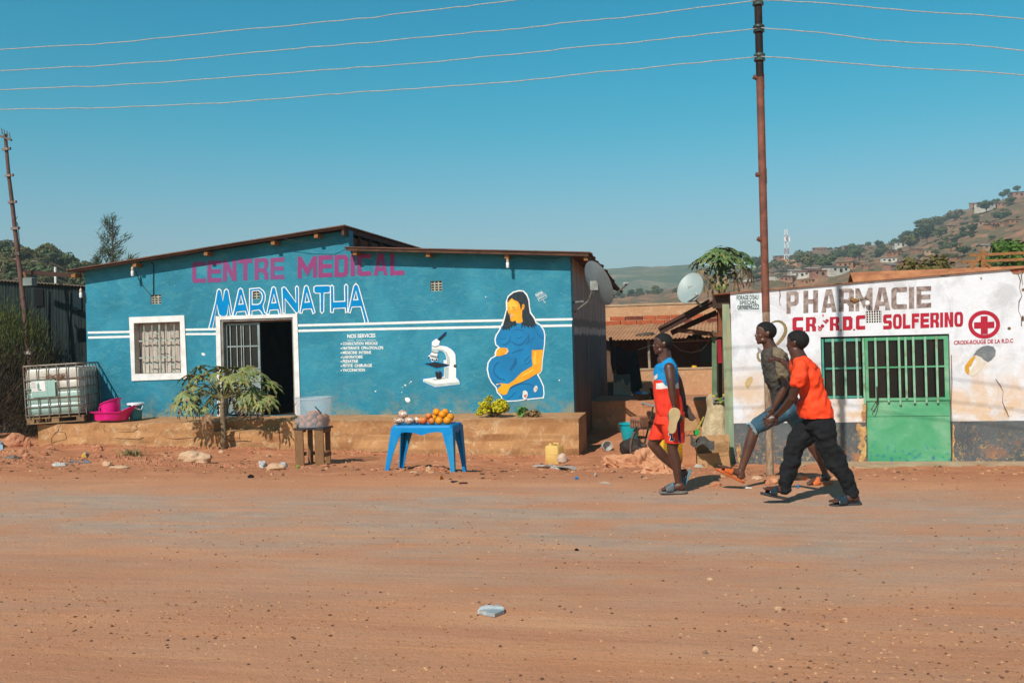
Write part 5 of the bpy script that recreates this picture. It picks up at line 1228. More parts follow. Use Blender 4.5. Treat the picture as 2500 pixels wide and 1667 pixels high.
bigbush('thicket','broad olive brown thicket behind the pharmacy roof','bush',2185,2350,624,30,crownmat('thicket_foliage','#4d4a1f','#63592a','#7a6c36'),5200,.085,31)
bigbush('leafy_tree','dense green tree at the right edge behind the timber rails','tree',2395,2640,572,34,crownmat('leafy_green','#35501a','#4d6a22','#708a34'),9000,.10,33,0,3)
bigbush('dark_shrub','dark thicket low behind the timber rails','bush',2335,2440,640,31,m_c1,2200,.08,35)
# haze
mb=MB(); mb.bx((-1750,-70,-9),(1850,2350,96)); hz=mb.build('haze',m_white,None,(0,0,0)); hm=bpy.data.materials.new('haze_air'); hm.use_nodes=True; hn=hm.node_tree; hn.nodes.remove(hn.nodes['Principled BSDF'])
pv=hn.nodes.new('ShaderNodeVolumePrincipled'); pv.inputs['Color'].default_value=(.72,.91,.96,1); pv.inputs['Density'].default_value=.00065; pv.inputs['Anisotropy'].default_value=.1
hn.links.new(pv.outputs[0],hn.nodes['Material Output'].inputs['Volume']); hz.data.materials.clear(); hz.data.materials.append(hm); tag(hz,'thin dusty haze over the valley','haze',kind='stuff')
# ============================================================ LEFT SIDE
Ysh=19.6
sh=thing('iron_shed','dark green corrugated iron shed left of the turquoise building','shed',onY(60,1000,Ysh))
m_shed=M('dark_painted_iron','#1d2c2c','#131d1f',2,.75,bump=.15,st=(3,3,.6),grime='#26302b')
A=onY(-260,668,Ysh);B=onY(206,704,Ysh); zb=-.4
mb=MB(); n=230; rs=[]
for z_ in (0,1): rs.append([V((A.x+(B.x-A.x+.6)*i/n,Ysh+.014*math.sin(i*1.9),(A.z+(B.z-A.z)*i/n) if z_ else zb)) for i in range(n+1)])
mb.rings(rs,cap=False,closed=False); mb.bx((A.x,Ysh+.06,zb),(B.x+.5,Ysh+2.6,min(A.z,B.z)-.15)); mb.build('wall',m_shed,sh)
mb=MB(); mb.sheet((A.x,Ysh-.12,A.z+.02),(B.x+.6,Ysh-.12,B.z+.0),(B.x+.6,Ysh+3,B.z-.3),(A.x,Ysh+3,A.z-.3),.012,240,4,.014,.085,'u'); mb.build('roof',M('shed_roof_iron','#8b7a66','#6b5b4b',3,.7,.1),sh)
a=onY(84,706,Ysh-.02); b=onY(107,747,Ysh-.02); mb=MB(); mb.bx((a.x,Ysh-.035,b.z),(b.x,Ysh-.02,a.z)); mb.build('window',m_dark,sh)
a=onY(178,712,Ysh-.02); b=onY(200,757,Ysh-.02); mb=MB(); mb.bx((a.x,Ysh-.035,b.z),(b.x,Ysh-.02,a.z)); mb.build('window',M('dark_blue_pane','#0b1f2a','#0a1a20',3,.4),sh)
mb=MB(); beam(mb,onY(60,664,18.9),onY(180,673,18.35),.07,.09); mb.build('roof_beam',m_woodd,sh)
mb=MB(); beam(mb,onY(118,708,Ysh-.04),onY(118,860,Ysh-.04),.03,.02); beam(mb,onY(172,712,Ysh-.04),onY(168,860,Ysh-.04),.03,.02); mb.build('batten',M('shed_batten','#2f3a38','#222a2a',3,.8),sh)
# feathery dark bush
rg=random.Random(21); bp=onG(55,1050); bb=thing('broom_bush','tall feathery dark green bush in front of the iron shed','bush',V((bp.x,18.6,-.1)))
mb=MB(); mb2=MB()
ctr=[(20,770,1.0),(70,790,.9),(10,850,1.1),(60,880,1.0),(100,930,.75),(20,950,1.1),(60,1000,1.0),(-30,820,1.1),(-40,930,1.1),(105,860,.6),(115,1000,.5)]
base=V((bp.x-.1,18.6,-.1))
for i in range(15000):
    cx,cy,rr=rg.choice(ctr); c=onY(cx,cy+28,18.6+rg.uniform(-.5,.5)); r_=.27*rr
    p=c+V((rg.gauss(0,r_*.75),rg.gauss(0,r_*.7),rg.gauss(0,r_*.9)))
    d=((p-base).normalized()*.7+V((rg.gauss(0,.25),rg.gauss(0,.25),.8))).normalized(); l=.07+.10*rg.random(); s=d.cross(V((rg.gauss(0,1),rg.gauss(0,1),.1))).normalized()*.0085
    (mb if p.z>1.62+rg.gauss(0,.3) else mb2).add([p-s,p+s,p+d*l],[[0,1,2]])  # blades low in the bush go to a darker, browner mesh
mb.build('foliage',crownmat('broom_green','#39421b','#4c5822','#6a7032'),bb,recalc=False); mb2.build('lower_foliage',crownmat('broom_brown','#2c2415','#3a2f1c','#4d3c26'),bb,recalc=False)
mb=MB()
for i in range(22): 
    cx,cy,rr=rg.choice(ctr); c=onY(cx,cy,18.6+rg.uniform(-.4,.4)); mb.tube([base+V((rg.gauss(0,.2),rg.gauss(0,.2),0)),base.lerp(c,.5)+V((rg.gauss(0,.1),0,-.1)),c],[.03,.02,.008],5)
mb.build('stem',m_trunk,bb)
# caged water tank
m_tank=None
def tankmat():
    t=NT('translucent_tank'); p=t.pos('Object'); x,y,z=t.sep(p)
    lvl=t.ramp(t.math('ADD',z,t.math('MULTIPLY',x,.05)),[(.695,0.0),(.705,1.0)])
    k=t.mix(lvl,hx('#9fbcb2'),hx('#c9c2b6'))
    k=t.mix(t.ramp(t.noise(5,7,.7,t.pos('Object',(1,1,.25)),.4),[(.45,0.0),(.75,.6)]),k,hx('#a88f78'))
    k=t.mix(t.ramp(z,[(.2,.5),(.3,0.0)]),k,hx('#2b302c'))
    t.col(k); t.bump(t.noise(3,2,.5,p),.3,.05); return t.done(.35,spec=.5)
tk=thing('caged_water_tank','white cube water tank in a grey steel cage on a wooden pallet','water tank',(0,0,0))
W_,D_,H_=1.10,1.0,1.0
mb=MB(); N=8; rs=[]
def rrect(w,d,r,z,n=6): 
    o=[]
    for (sx,sy,a0) in ((1,1,0),(-1,1,PI/2),(-1,-1,PI),(1,-1,3*PI/2)):
        for i in range(n+1):
            a=a0+PI/2*i/n; o.append(V((sx*(w/2-r)+r*math.cos(a),sy*(d/2-r)+r*math.sin(a),z)))
    return o
zz=[.15,.17,.2,.36,.38,.40,.58,.60,.62,.80,.82,.84,1.02,1.06,1.08]
ww=[-.12,-.04,-.02,-.02,-.045,-.02,-.02,-.045,-.02,-.02,-.045,-.02,-.03,-.06,-.14]
mb.rings([rrect(W_+w,D_+w,.1,z) for z,w in zip(zz,ww)]); mb.build('tank',tankmat(),tk,smooth='auto')
cg=MB(); r_=.011
def ringbar(z,r=.011):
    pts=rrect(W_+.02,D_+.02,.1,z,4); pts.append(pts[0]); cg.tube(pts,r,6,cap=False)
for z in (.17,.33,.50,.68,.86): ringbar(z)
ringbar(1.13,.018); 
for i in range(6):
    for s in (-1,1):
        x=-W_/2+.08+(W_-.16)*i/5; cg.cyl((x,s*(D_/2+.022),.12),(x,s*(D_/2+.022),1.13),r_,n=6)
        y=-D_/2+.08+(D_-.16)*i/5; cg.cyl((s*(W_/2+.022),y,.12),(s*(W_/2+.022),y,1.13),r_,n=6)
cg.build('cage',M('galvanised_cage','#8f8a7e','#6a6052',9,.6,.2,bump=.2,grime='#6e4a35'),tk)
mb=MB(); mb.bx((-.40,-D_/2-.032,.52),(.05,-D_/2-.026,.84)); pl=mb.build('label_plate',M('tank_plate','#9fc0b4','#8fb0a6',3,.5),tk)
mb=MB(); mb.bx((-.39,-D_/2-.037,.63),(-.13,-D_/2-.0335,.83)); pp=mb.build('paper_label',m_white,pl)
mb=MB(); mb.flat([[V((-.26+.022*math.sin(t*PI/6)*(1 if t<6 else 1),-D_/2-.0385,.725+.08*math.cos(t*PI/6))) for t in range(12)]]); mb.build('label_print',M('label_leaf_green','#6f9d94','#5f8d86',9,.6),pp)
mb=MB(); mb.bx((-.245,-D_/2-.0385,.645),(-.21,-D_/2-.0375,.665)); mb.build('label_print',m_blk,pp)
for i in range(5): mb=MB(); mb.bx((-.375,-D_/2-.0385,.80-i*.024),(-.31+.01*(i%3),-D_/2-.0377,.803-i*.024)); mb.build('label_print',m_blk,pp)
pa_=MB(); m_pal=M('pallet_wood','#9a7c58','#7b5f42',5,.85,bump=.5,grime='#5e4936')
for z0_,z1_ in ((0,.02),(.10,.12)):
    for i in range(3 if z0_==0 else 5):
        y=-D_/2+.06+(D_-.12)*i/((3 if z0_==0 else 5)-1); pa_.bx((-W_/2,y-.055,z0_),(W_/2,y+.055,z1_))
for x in (-W_/2+.08,0,W_/2-.08):
    for y in (-D_/2+.06,0,D_/2-.06): pa_.bx((x-.07,y-.05,.0205),(x+.07,y+.05,.0995))
pa_.build('pallet',m_pal,tk)
mb=MB(); rg=random.Random(5)
for i in range(60): 
    a=V((-.15+rg.uniform(0,.42),-D_/2-.03,.87+rg.uniform(-.02,.07))); mb.cyl(a,a+V((rg.uniform(-.12,.12),rg.uniform(-.01,.01),rg.uniform(-.03,.05))),.004,n=4)
mb.build('straw',M('dry_straw','#8d6241','#6b4a31',20,.9),tk)
tl_=onY(64,1037,16.95); tk.location=(0,0,0)
rot=Matrix.Rotation(R(16),4,'Z')@Matrix.Rotation(R(-2.2),4,'Y')
fl=rot@V((-W_/2,-D_/2-.0,0)); tk.rotation_euler=rot.to_euler(); tk.location=tl_-fl
# magenta bath, mug and lidded bucket
m_mag=M('magenta_plastic','#e0127f','#cf0f74',3,.35,bump=0,spec=.5); m_tealp=M('teal_plastic','#11808c','#0d7480',4,.35,bump=0,spec=.5)
pb=onY(275,1031,YT+.28); zb_=ZF-.008
bath=thing('baby_bath','magenta plastic baby bath on the terrace edge','bath',(pb.x,YT+.28,zb_))
mb=MB(); b0_=V((pb.x,YT+.28,zb_)); k=.82
def ovl(prof): return [[b0_+V((cx+rx*math.copysign(abs(math.cos(2*PI*j/32))**.75,math.cos(2*PI*j/32)),ry*math.copysign(abs(math.sin(2*PI*j/32))**.75,math.sin(2*PI*j/32)),z)) for j in range(32)] for cx,rx,ry,z in prof]
mb.rings(ovl([(-.02,.30,.15,.004),(-.02,.33,.17,.02),(0.01,.37,.20,.13),(.03,.41,.215,.165),(.03,.47,.235,.168),(.03,.47,.235,.18),(.03,.42,.215,.18),(.01,.36,.19,.12),(0,.30,.15,.02)]))
for v in mb.v:
    dx=v.x-b0_.x
    if dx>.3: v.z+=(dx-.3)*.55*(v.z-zb_)/.18
mb.build('tub',m_mag,bath,smooth='auto')
mg=thing('wash_mug','magenta plastic jug standing in the baby bath','jug',b0_+V((-.02,0,.02))); o_=b0_+V((-.01,-.04,.02)); mb=MB()
mb.lathe([(.14,0),(.15,.01),(.185,.34),(.205,.345),(.205,.36),(.18,.36),(.145,.03),(.001,.03)],o_,28,True)
for v in mb.v: v.z+= (v.x-o_.x)*.35*((v.z-o_.z)/.36)
mb.build('body',m_mag,mg,smooth='auto'); mb=MB(); mb.tube([o_+V((-.185,-.03,.27)),o_+V((-.225,-.03,.24)),o_+V((-.225,-.03,.12)),o_+V((-.16,-.03,.08))],.012,8); mb.build('handle',m_mag,mg,smooth=True)
def bucket(name,label,c,r0,r1,h,m,handle=True,lid=None,hm=None,content=None,hsw=.5):
    t=thing(name,label,'bucket',c); c=V(c); mb=MB()
    mb.lathe([(r0*.96,0),(r0,.01),(r1,h),(r1+.012,h),(r1+.014,h-.02),(r1+.018,h-.02),(r1+.018,h+.006),(r1-.006,h+.006),(r0-.006,.012),(.001,.012)],c,32,True); mb.build('body',m,t,smooth='auto')
    if lid: mb=MB(); mb.lathe([(r1+.022,h-.025),(r1+.03,h-.02),(r1+.03,h+.012),(r1+.01,h+.02),(.001,h+.024)],c,32,True); mb.build('lid',lid,t,smooth='auto')
    if handle:
        pts=[]
        for i in range(13): a=PI*i/12; pts.append(c+V(((r1+.02)*math.cos(a),-(r1+.02)*math.sin(a)*math.cos(hsw),h-.03-(r1+.02)*math.sin(a)*math.sin(hsw))))
        mb=MB(); mb.tube(pts,.007,6); mb.build('handle',hm or m_steel,t,smooth=True)
    return t
pb2=onY(332,1028,YT+.5); b2=bucket('lidded_bucket','small teal bucket with a white lid behind the baby bath',(pb2.x,YT+.5,ZF-.006),.11,.135,.31,m_tealp,False,M('white_lid','#dfe4e6','#cbd2d4',4,.35,bump=0))
c=V((pb2.x,YT+.5,ZF)); mb=MB(); mb.tube([c+V((-.0,-.16,.30)),c+V((.08,-.19,.25)),c+V((.16,-.15,.20)),c+V((.175,-.08,.19)),c+V((.17,-.02,.26))],.011,8); mb.build('handle',M('white_lid','#dfe4e6'),b2,smooth=True)
# ============================================================ STOOL, BUCKET, BUNS
ps=onG(730,1134); c3=crop(400,850,3.92); Ys=ps.y
st=thing('wooden_stool','rough wooden stool carrying a clear bucket of buns','stool',ps)
def SY(x,y,Y): return onY(*c3(x,y),Y)
ztop=SY(1400,772,Ys-.02).z; zgr=gz(ps.x,Ys)-.03
xl=SY(1240,800,Ys).x; xr=SY(1588,800,Ys+.2).x; dS=.40
mb=MB(); mb.bx((xl,Ys-.03,ztop-.015),(xr-.02,Ys+dS,ztop+.014)); mb.build('seat',M('dark_stool_top','#3d3a3b','#2c2a2a',6,.6,bump=.3),st,bevel=.004)
def leg(px0,px1,y,t=.03):
    a=SY(px0,900,Ys).x; b=SY(px1,900,Ys).x; mb=MB(); mb.hexa([V((a+.01,y,zgr)),V((b+.01,y,zgr)),V((b+.01,y+t,zgr)),V((a+.01,y+t,zgr)),V((a,y,ztop-.016)),V((b,y,ztop-.016)),V((b,y+t,ztop-.016)),V((a,y+t,ztop-.016))]); mb.build('leg',m_wood,st)
leg(1255,1335,Ys-.02); leg(1445,1528,Ys-.02); 
for xx in (xl+.12,xr-.11):
    mb=MB(); mb.bx((xx-.04,Ys+dS-.04,zgr),(xx+.04,Ys+dS-.01,ztop-.016)); mb.build('leg',m_wood,st)
for xx in (xl+.03,xr-.075):
    mb=MB(); mb.bx((xx,Ys+.012,zgr+.14),(xx+.03,Ys+dS-.042,zgr+.2)); mb.build('rail',m_wood,st)
    mb=MB(); mb.bx((xx,Ys+.012,ztop-.075),(xx+.03,Ys+dS-.042,ztop-.018)); mb.build('rail',m_wood,st)
mb=MB(); mb.bx((xl+.06,Ys+dS-.008,zgr+.14),(xr-.08,Ys+dS+.015,zgr+.2)); mb.build('rail',m_wood,st)
def clearmat():
    t=NT('frosted_bucket_plastic'); t.b.inputs['Base Color'].default_value=hx('#cdd6de'); t.b.inputs['Alpha'].default_value=.18; return t.done(.3,spec=.5)
bc=V((SY(1435,750,Ys+.15).x,Ys+.17,ztop+.015)); rr0=abs(SY(1290,740,Ys+.17).x-SY(1570,740,Ys+.17).x)/2; rr1=abs(SY(1272,460,Ys+.17).x-SY(1597,460,Ys+.17).x)/2; hb=SY(1435,470,Ys+.17).z-bc.z
bk=bucket('clear_bucket','clear plastic bucket full of round buns on the wooden stool',bc,rr0,rr1,hb,clearmat(),False)
mb=MB(); mb.tube([bc+V((-rr1*.75,-rr1*.62,hb*.86)),bc+V((-rr1*.95,-rr1*.5,hb*.68)),bc+V((-rr1*1.02,-rr1*.3,hb*.4)),bc+V((-rr1*.95,-rr1*.35,hb*.1))],.005,6); mb.build('handle',m_steel,bk,smooth=True)
mb=MB(); mb.tube([bc+V((rr1*.45,-rr1*.9,hb*.72)),bc+V((rr1*.75,-rr1*.75,hb*.5))],.009,6); mb.build('handle_grip',m_black,bk)
m_bun=M('fried_bun_crust','#b9774a','#8f5631',5,.7,bump=.3,grime='#d8a77a'); rg=random.Random(3); k=0
mb=MB(); mb.ell((0,0,0),(.056,.056,.046),16,10); bun=mb.build('bun',m_bun,None,(0,0,0),smooth=True); tag(bun,'round brown bun piled inside the clear bucket','bun',group='buns in the clear bucket')
for lv in range(4):
    for n,rad in ((8,rr0-.062+.006*lv),(3,.05)):
        if lv==3: n,rad=(5,.075) if n==8 else (1,0)
        for i in range(n):
            o=bun if k==0 else bun.copy()
            if k: col.objects.link(o)
            a=2*PI*i/n+lv*.45; z=.055+.052*lv+(.012 if rad<.06 else 0); o.location=bc+V((rad*math.cos(a)+rg.uniform(-.006,.006),rad*math.sin(a),z)); o.rotation_euler=(rg.uniform(-.5,.5),rg.uniform(-.5,.5),rg.random()*6); k+=1
mb=MB(); q=bc+V((-rr0-.03,-.02,.07)); mb.ell(q,(.035,.05,.08),12,8)
for v in mb.v: v.x+=.012*mn.noise(v*18); v.z+=.01*mn.noise(v*25)
tag(mb.build('plastic_bag',M('clear_bag','#c9c3bd','#9c9892',9,.3),None,bc,smooth=True),'crumpled clear bag hanging beside the bun bucket','bag')
# ============================================================ BLUE TABLE
c5t=crop(900,950,3.92)
pt=onG(*c5t(195,768)); Yt=pt.y; pr=onG(*c5t(805,775)); Yr=Yt
def TY(x,y,Y=None): return onY(*c5t(x,y),Yt if Y is None else Y)
zt_=TY(500,345).z; zb0=gz(pt.x,Yt); 
tb_=thing('blue_plastic_table','small royal blue plastic table with fruit and nut bags','table',pt)
m_tbl=M('blue_table_plastic','#0082c0','#0074b0',3,.5,bump=.05,spec=.2,grime='#2a86b0')
xa,xb=TY(225,345).x,TY(795,345).x; dT=.50; hT=.042
th=thing  # alias
mb=MB(); 
def trr(w0,w1,y0,y1,r,z,n=5):
    o=[]
    for (cx,cy,a0) in ((w1-r,y1-r,0),(w0+r,y1-r,PI/2),(w0+r,y0+r,PI),(w1-r,y0+r,3*PI/2)):
        for i in range(n+1): a=a0+PI/2*i/n; o.append(V((cx+r*math.cos(a),cy+r*math.sin(a),z)))
    return o
g_=.012
mb.rings([trr(xa-g_,xb+g_,Yt-.0-g_,Yt+dT+g_,.05,zt_-.035),trr(xa-g_*.6,xb+g_*.6,Yt-g_*.6,Yt+dT+g_*.6,.05,zt_-.012),trr(xa+.004,xb-.004,Yt+.004,Yt+dT-.004,.045,zt_),trr(xa+.03,xb-.03,Yt+.03,Yt+dT-.03,.03,zt_),trr(xa+.035,xb-.035,Yt+.035,Yt+dT-.035,.03,zt_-.006)])
mb.build('tabletop',m_tbl,tb_,smooth='auto')
# aprons with arched lower edge
def apron(p,q,nrm):
    p=V(p);q=V(q); mb=MB(); top=[];bot=[]; n=24
    for i in range(n+1):
        u=i/n; pt_=p.lerp(q,u); d=min(u,1-u); h_=.035+.055*max(0,1-d/.12)**2 + .012*math.cos(u*2*PI*2)*(1 if .2<u<.8 else 0)+(.012 if abs(u-.5)<.06 else 0)
        top.append(pt_); bot.append(pt_-V((0,0,h_+.03)))
    mb.extr([top+bot[::-1]],V(nrm)*.012); return mb.build('apron',m_tbl,tb_)
apron((xa-g_,Yt-g_,zt_-.034),(xb+g_,Yt-g_,zt_-.034),(0,1,0)); apron((xa-g_,Yt+dT+g_,zt_-.034),(xb+g_,Yt+dT+g_,zt_-.034),(0,-1,0))
apron((xa-g_,Yt-g_,zt_-.034),(xa-g_,Yt+dT+g_,zt_-.034),(1,0,0)); apron((xb+g_,Yt-g_,zt_-.034),(xb+g_,Yt+dT+g_,zt_-.034),(-1,0,0))
def tleg(cx,cy,sx,sy,fx,fy,fz):
    mb=MB(); rs=[]
    for j in range(9):
        f=j/8; w_=.105*(1-f)**1.6+.055; tk_=w_; x=cx+(fx-cx)*f; y=cy+(fy-cy)*f; z=zt_-.036+(fz-zt_+.036)*f
        # L-shaped open profile, outer corner at (x,y)
        t_=.014; P_=[(0,0),(w_,0),(w_,t_),(w_*.55,t_),(w_*.5,t_*2.2),(t_,t_),(t_*2.2,w_*.5),(t_,w_*.55),(t_,w_),(0,w_)]
        rs.append([V((x-sx*a,y-sy*b,z)) for a,b in P_])
    mb.rings(rs); return mb.build('leg',m_tbl,tb_)
fl_=TY(168,770).x; frr=TY(835,775).x
for sx,cx,fx in ((-1,xa-g_,fl_),(1,xb+g_,frr)):
    for sy,cy,fy in ((-1,Yt-g_,Yt-.06),(1,Yt+dT+g_,Yt+dT+.05)): tleg(cx,cy,sx,sy,fx,fy,gz(fx,fy)-.01)
# fruit
m_or=M('orange_peel','#e8930c','#d97f08',5,.45,bump=.3,bs=300,bd=.001); m_mango=M('mango_skin','#d98a35','#b8512f',2.2,.45,bump=.1,lo=.4,hi=.6)
def fruit(px,py,rp,m,nm,lab,grp,Yo,sq=1.0):
    p=onY(*c5t(px,py),Yo); r_=rp/3.92/2431*((p-CO).dot(FWD)); mb=MB(); mb.ell((0,0,0),(r_,r_,r_*sq),20,12); o=mb.build(nm,m,None,(0,0,0),smooth=True); o.location=p; o.rotation_euler=(rnd.random(),rnd.random(),rnd.random()*6)
    return tag(o,lab,nm.replace('_',' '),grp)
g1='oranges heaped on the blue table'; g2='mangoes heaped on the blue table'
for px,py,r_,Yo,lab in ((650,220,37,.26,'orange at the top left of the heap'),(733,222,36,.30,'orange at the top right of the heap, behind'),(707,243,39,.20,'orange in the centre of the heap'),(780,268,38,.24,'orange at the far right of the heap'),(675,300,38,.10,'lower orange left of the front right one'),(755,298,39,.10,'front right orange of the bottom row'),(628,272,30,.25,'orange half hidden behind the two mangoes'),(590,315,20,.14,'small orange peeping between the mangoes')):
    fruit(px,py,r_,m_or,'orange','yellow '+lab,g1,Yt+Yo)
for px,py,r_,Yo,lab in ((575,258,29,.18,'reddish mango resting on the top of the others'),(605,305,32,.10,'red cheeked mango in the front middle'),(530,303,32,.10,'yellow red mango beside the nut bags'),(505,300,30,.16,'yellow mango behind the nut bags')):
    fruit(px,py,r_,m_mango,'mango',lab,g2,Yt+Yo,1.1)
def nutmat():
    t=NT('bagged_groundnuts'); v=t.n('ShaderNodeTexVoronoi'); v.inputs['Scale'].default_value=60; t.l(t.pos('Object'),v.inputs[0])
    k=t.ramp(v.outputs['Distance'],[(.15,hx('#d9c4ae')),(.5,hx('#a5745a'))]); k=t.mix(t.ramp(t.noise(18,5,.7,t.pos('Object')),[(.5,0.0),(.62,.8)]),k,hx('#e6e2dc')); t.col(k); t.bump(v.outputs['Distance'],-.6,.01); return t.done(.25,spec=.6)
m_nut=nutmat()
for i,(px,py,rx,rz,Yo,lab) in enumerate(((327,238,50,42,.2,'topmost bag of peanuts lying on the others'),(290,300,58,30,.14,'left bag of peanuts on the blue table'),(390,297,48,36,.12,'middle bag of peanuts on the blue table'),(462,295,36,36,.2,'right bag of peanuts next to the mangoes'))):
    p=onY(*c5t(px,py),Yt+Yo); s_=(p-CO).dot(FWD)/2431/3.92; mb=MB(); mb.ell((0,0,0),(rx*s_,rx*s_*.8,rz*s_),20,14)
    for v in mb.v: v*=1+.28*mn.noise(v*14+V((i*3,0,0)))
    o=mb.build('nut_bag',m_nut,None,(0,0,0),smooth=True); o.location=p; tag(o,'clear '+lab,'bag',group='clear bags of peanuts')
# ============================================================ JERRYCAN AND BOWL
m_jer=M('yellow_jerrycan_plastic','#d9b36a','#cba35a',4,.5,bump=.1,grime='#b98550')
def jerry(pos,w,d,h,rot,label,grp=None,m=None):
    t=thing('jerrycan',label,'jerrycan',(0,0,0),grp); mb=MB()
    mb.rings([rrect(w-.02,d-.02,.03,0),rrect(w,d,.035,.015),rrect(w,d,.035,h*.48),rrect(w-.012,d-.012,.035,h*.5),rrect(w,d,.035,h*.52),rrect(w,d,.035,h*.86),rrect(w*.9,d*.95,.04,h*.95),rrect(w*.8,d*.8,.04,h*.97)]); mb.build('body',m or m_jer,t,smooth='auto')
    mb=MB(); mb.tube([(-w*.05,0,h*.94),(0,0,h*1.08),(w*.3,0,h*1.08),(w*.36,0,h*.94)],.014,8); mb.build('handle',m or m_jer,t,smooth=True)
    mb=MB(); mb.cyl((-w*.28,0,h*.95),(-w*.28,0,h*1.06),.028,n=14); mb.build('cap',m or m_jer,t,smooth='auto'); t.location=pos; t.rotation_euler=(0,0,rot); return t
pj=onG(*c5t(1780,710)); jerry(pj-V((0,0,.02)),.27,.19,.33,R(-28),'dirty yellow jerrycan standing by the terrace corner')
pw=onG(*c5t(1830,742)); bw_=thing('blue_bowl','tilted blue and white plastic bowl leaning on the yellow jerrycan','bowl',pw)
mb=MB(); mb.lathe([(.065,0),(.07,.004),(.135,.11),(.15,.118),(.13,.112),(.065,.014),(.001,.014)],(0,0,0),28,True); o_=mb.build('bowl',M('blue_white_enamel','#7ea3ac','#c8cfcb',9,.4,lo=.45,hi=.55),bw_,smooth='auto')
o_.location=(0,0,.01); bw_.rotation_euler=(R(18),R(-12),0)
mb=MB(); 
for v_ in range(1): mb.rings([[V((math.cos(2*PI*j/24)*r_,math.sin(2*PI*j/24)*r_*.6,z)) for j in range(24)] for r_,z in ((.08,.07),(.09,.14),(.06,.19),(.01,.2))])
for v in mb.v: v.x+=.03*mn.noise(v*16); v.z+=.03*mn.noise(v*14+V((5,0,0)))
o_=mb.build('crumpled_paper',M('crumpled_brown_paper','#c7a992','#a9887a',8,.9,bump=.6,bs=20,bd=.02),None,(0,0,0)); o_.location=pw+V((.03,.03,.0)); tag(o_,'crumpled pinkish paper stuffed in the blue bowl','paper')
m_rag=M('dusty_white_rag','#cbbfb2','#998a7c',12,.9,bump=.5,bs=30,bd=.02)
def rag(name,label,cat,pts,mp,m,th_=.02,seed=1,nz=18,lift=.03):
    P=[onG(*mp(*p)) for p in pts]; c=sum(P,V((0,0,0)))/len(P); mb=MB(); rs=[]; n=len(P)
    for f in (1.0,.8,.55,.3,.02): rs.append([c.lerp(p,f)+V((0,0,(.004 if f==1 else lift*(.6+.9*mn.noise(V((p.x*nz*f,p.y*nz*f,seed)))))))for p in P])
    mb.rings(rs[::1],cap=True); return tag(mb.build(name,m,None,c),label,cat)
rag('rag','grimy white cloth strip spread under the blue bowl','cloth',[(1560,735),(1600,728),(1660,735),(1730,715),(1800,745),(1900,750),(1985,745),(2010,772),(1960,778),(1900,768),(1850,775),(1790,765),(1720,755),(1640,748),(1580,748)],c5t,m_rag)
rag('cardboard_scrap','pale torn cardboard lying on the verge','cardboard',[(2190,893),(2270,885),(2335,905),(2320,916),(2240,912)],c5t,M('cardboard_scrap','#c7a98e','#a98d74',9,.9),lift=.01)
rag('dark_scrap','dark flat scrap lying in front of the blue table','scrap',[(860,900),(945,892),(948,905),(870,907)],c5t,M('dark_scrap','#5a2c22','#3c1f1a',9,.9),lift=.015)
rag('bark_scrap','thin brown scrap beside the dark one','scrap',[(780,885),(830,878),(860,882),(800,897)],c5t,m_woodd,lift=.015)
# ============================================================ PLANTS ON THE TERRACE
def leafy(name,label,cat,c,rx,rz,n,size,m,seed,ry=None):
    rg=random.Random(seed); t=thing(name,label,cat,c); mb=MB(); cl=[]
    for i in range(26):
        a=rg.random()*2*PI; q=rg.random()**.5; cl.append((c[0]+rx*.78*q*math.cos(a),c[1]+(ry or rx)*.6*q*math.sin(a),c[2]+rz*(.25+.62*rg.random())*(1-.35*q*q),rz*.17+.02))
    leafcloud(mb,cl,n,size,rg,shell=.4); mb.build('foliage',m,t,recalc=False)
    mb=MB()
    for x,y,z,_ in cl[::2]: mb.tube([(c[0]+(x-c[0])*.2,c[1],c[2]),(x,y,z)],[.008,.004],4)
    mb.build('stem',m_trunk,t); return t
pc=onY(*c5t(1190,278),YT+.3); leafy('golden_shrub','bright yellow green shrub on the terrace under the mural','shrub',(pc.x,YT+.35,ZF-.02),.36,.40,2600,.024,crownmat('golden_leaf','#b0a414','#c4b822','#7c8a1c'),4,.3)
pc=onY(*c5t(1465,268),YT+.3); leafy('weed_plant','small green weed on the terrace right of the golden shrub','plant',(pc.x,YT+.35,ZF-.02),.12,.2,60,.045,crownmat('weed_leaf','#4b7a35','#6a8f45','#7e8f4c'),6)
pc=onY(*c5t(1570,268),YT+.3); leafy('dry_weed','half dry low weed at the right end of the terrace','plant',(pc.x,YT+.3,ZF-.02),.17,.13,120,.04,crownmat('dry_weed_leaf','#8a7a4a','#93624a','#6f8140'),8)
pg=onG(*crop(0,820,4.611)(1480,1345)); rg=random.Random(9); mb=MB()
for i in range(130):
    a=rg.random()*2*PI; b=pg+V((rg.gauss(0,.11),rg.gauss(0,.07),-.01)); ln_=.12+.14*rg.random(); t_=V((math.cos(a)*.8+.3,math.sin(a)*.6,.55+.4*rg.random())).normalized(); s=t_.cross(UP).normalized()*.006
    m_=b+t_*ln_*.55; e=b+t_*ln_-V((0,0,.03)); mb.add([b-s,b+s,m_+s,e,m_-s],[[0,1,2,4],[4,2,3]])
tag(mb.build('grass_tuft',crownmat('grey_green_grass','#74794c','#8c8a5c','#9d9468'),None,pg,recalc=False),'wilted grey green grass tuft on the verge','grass')
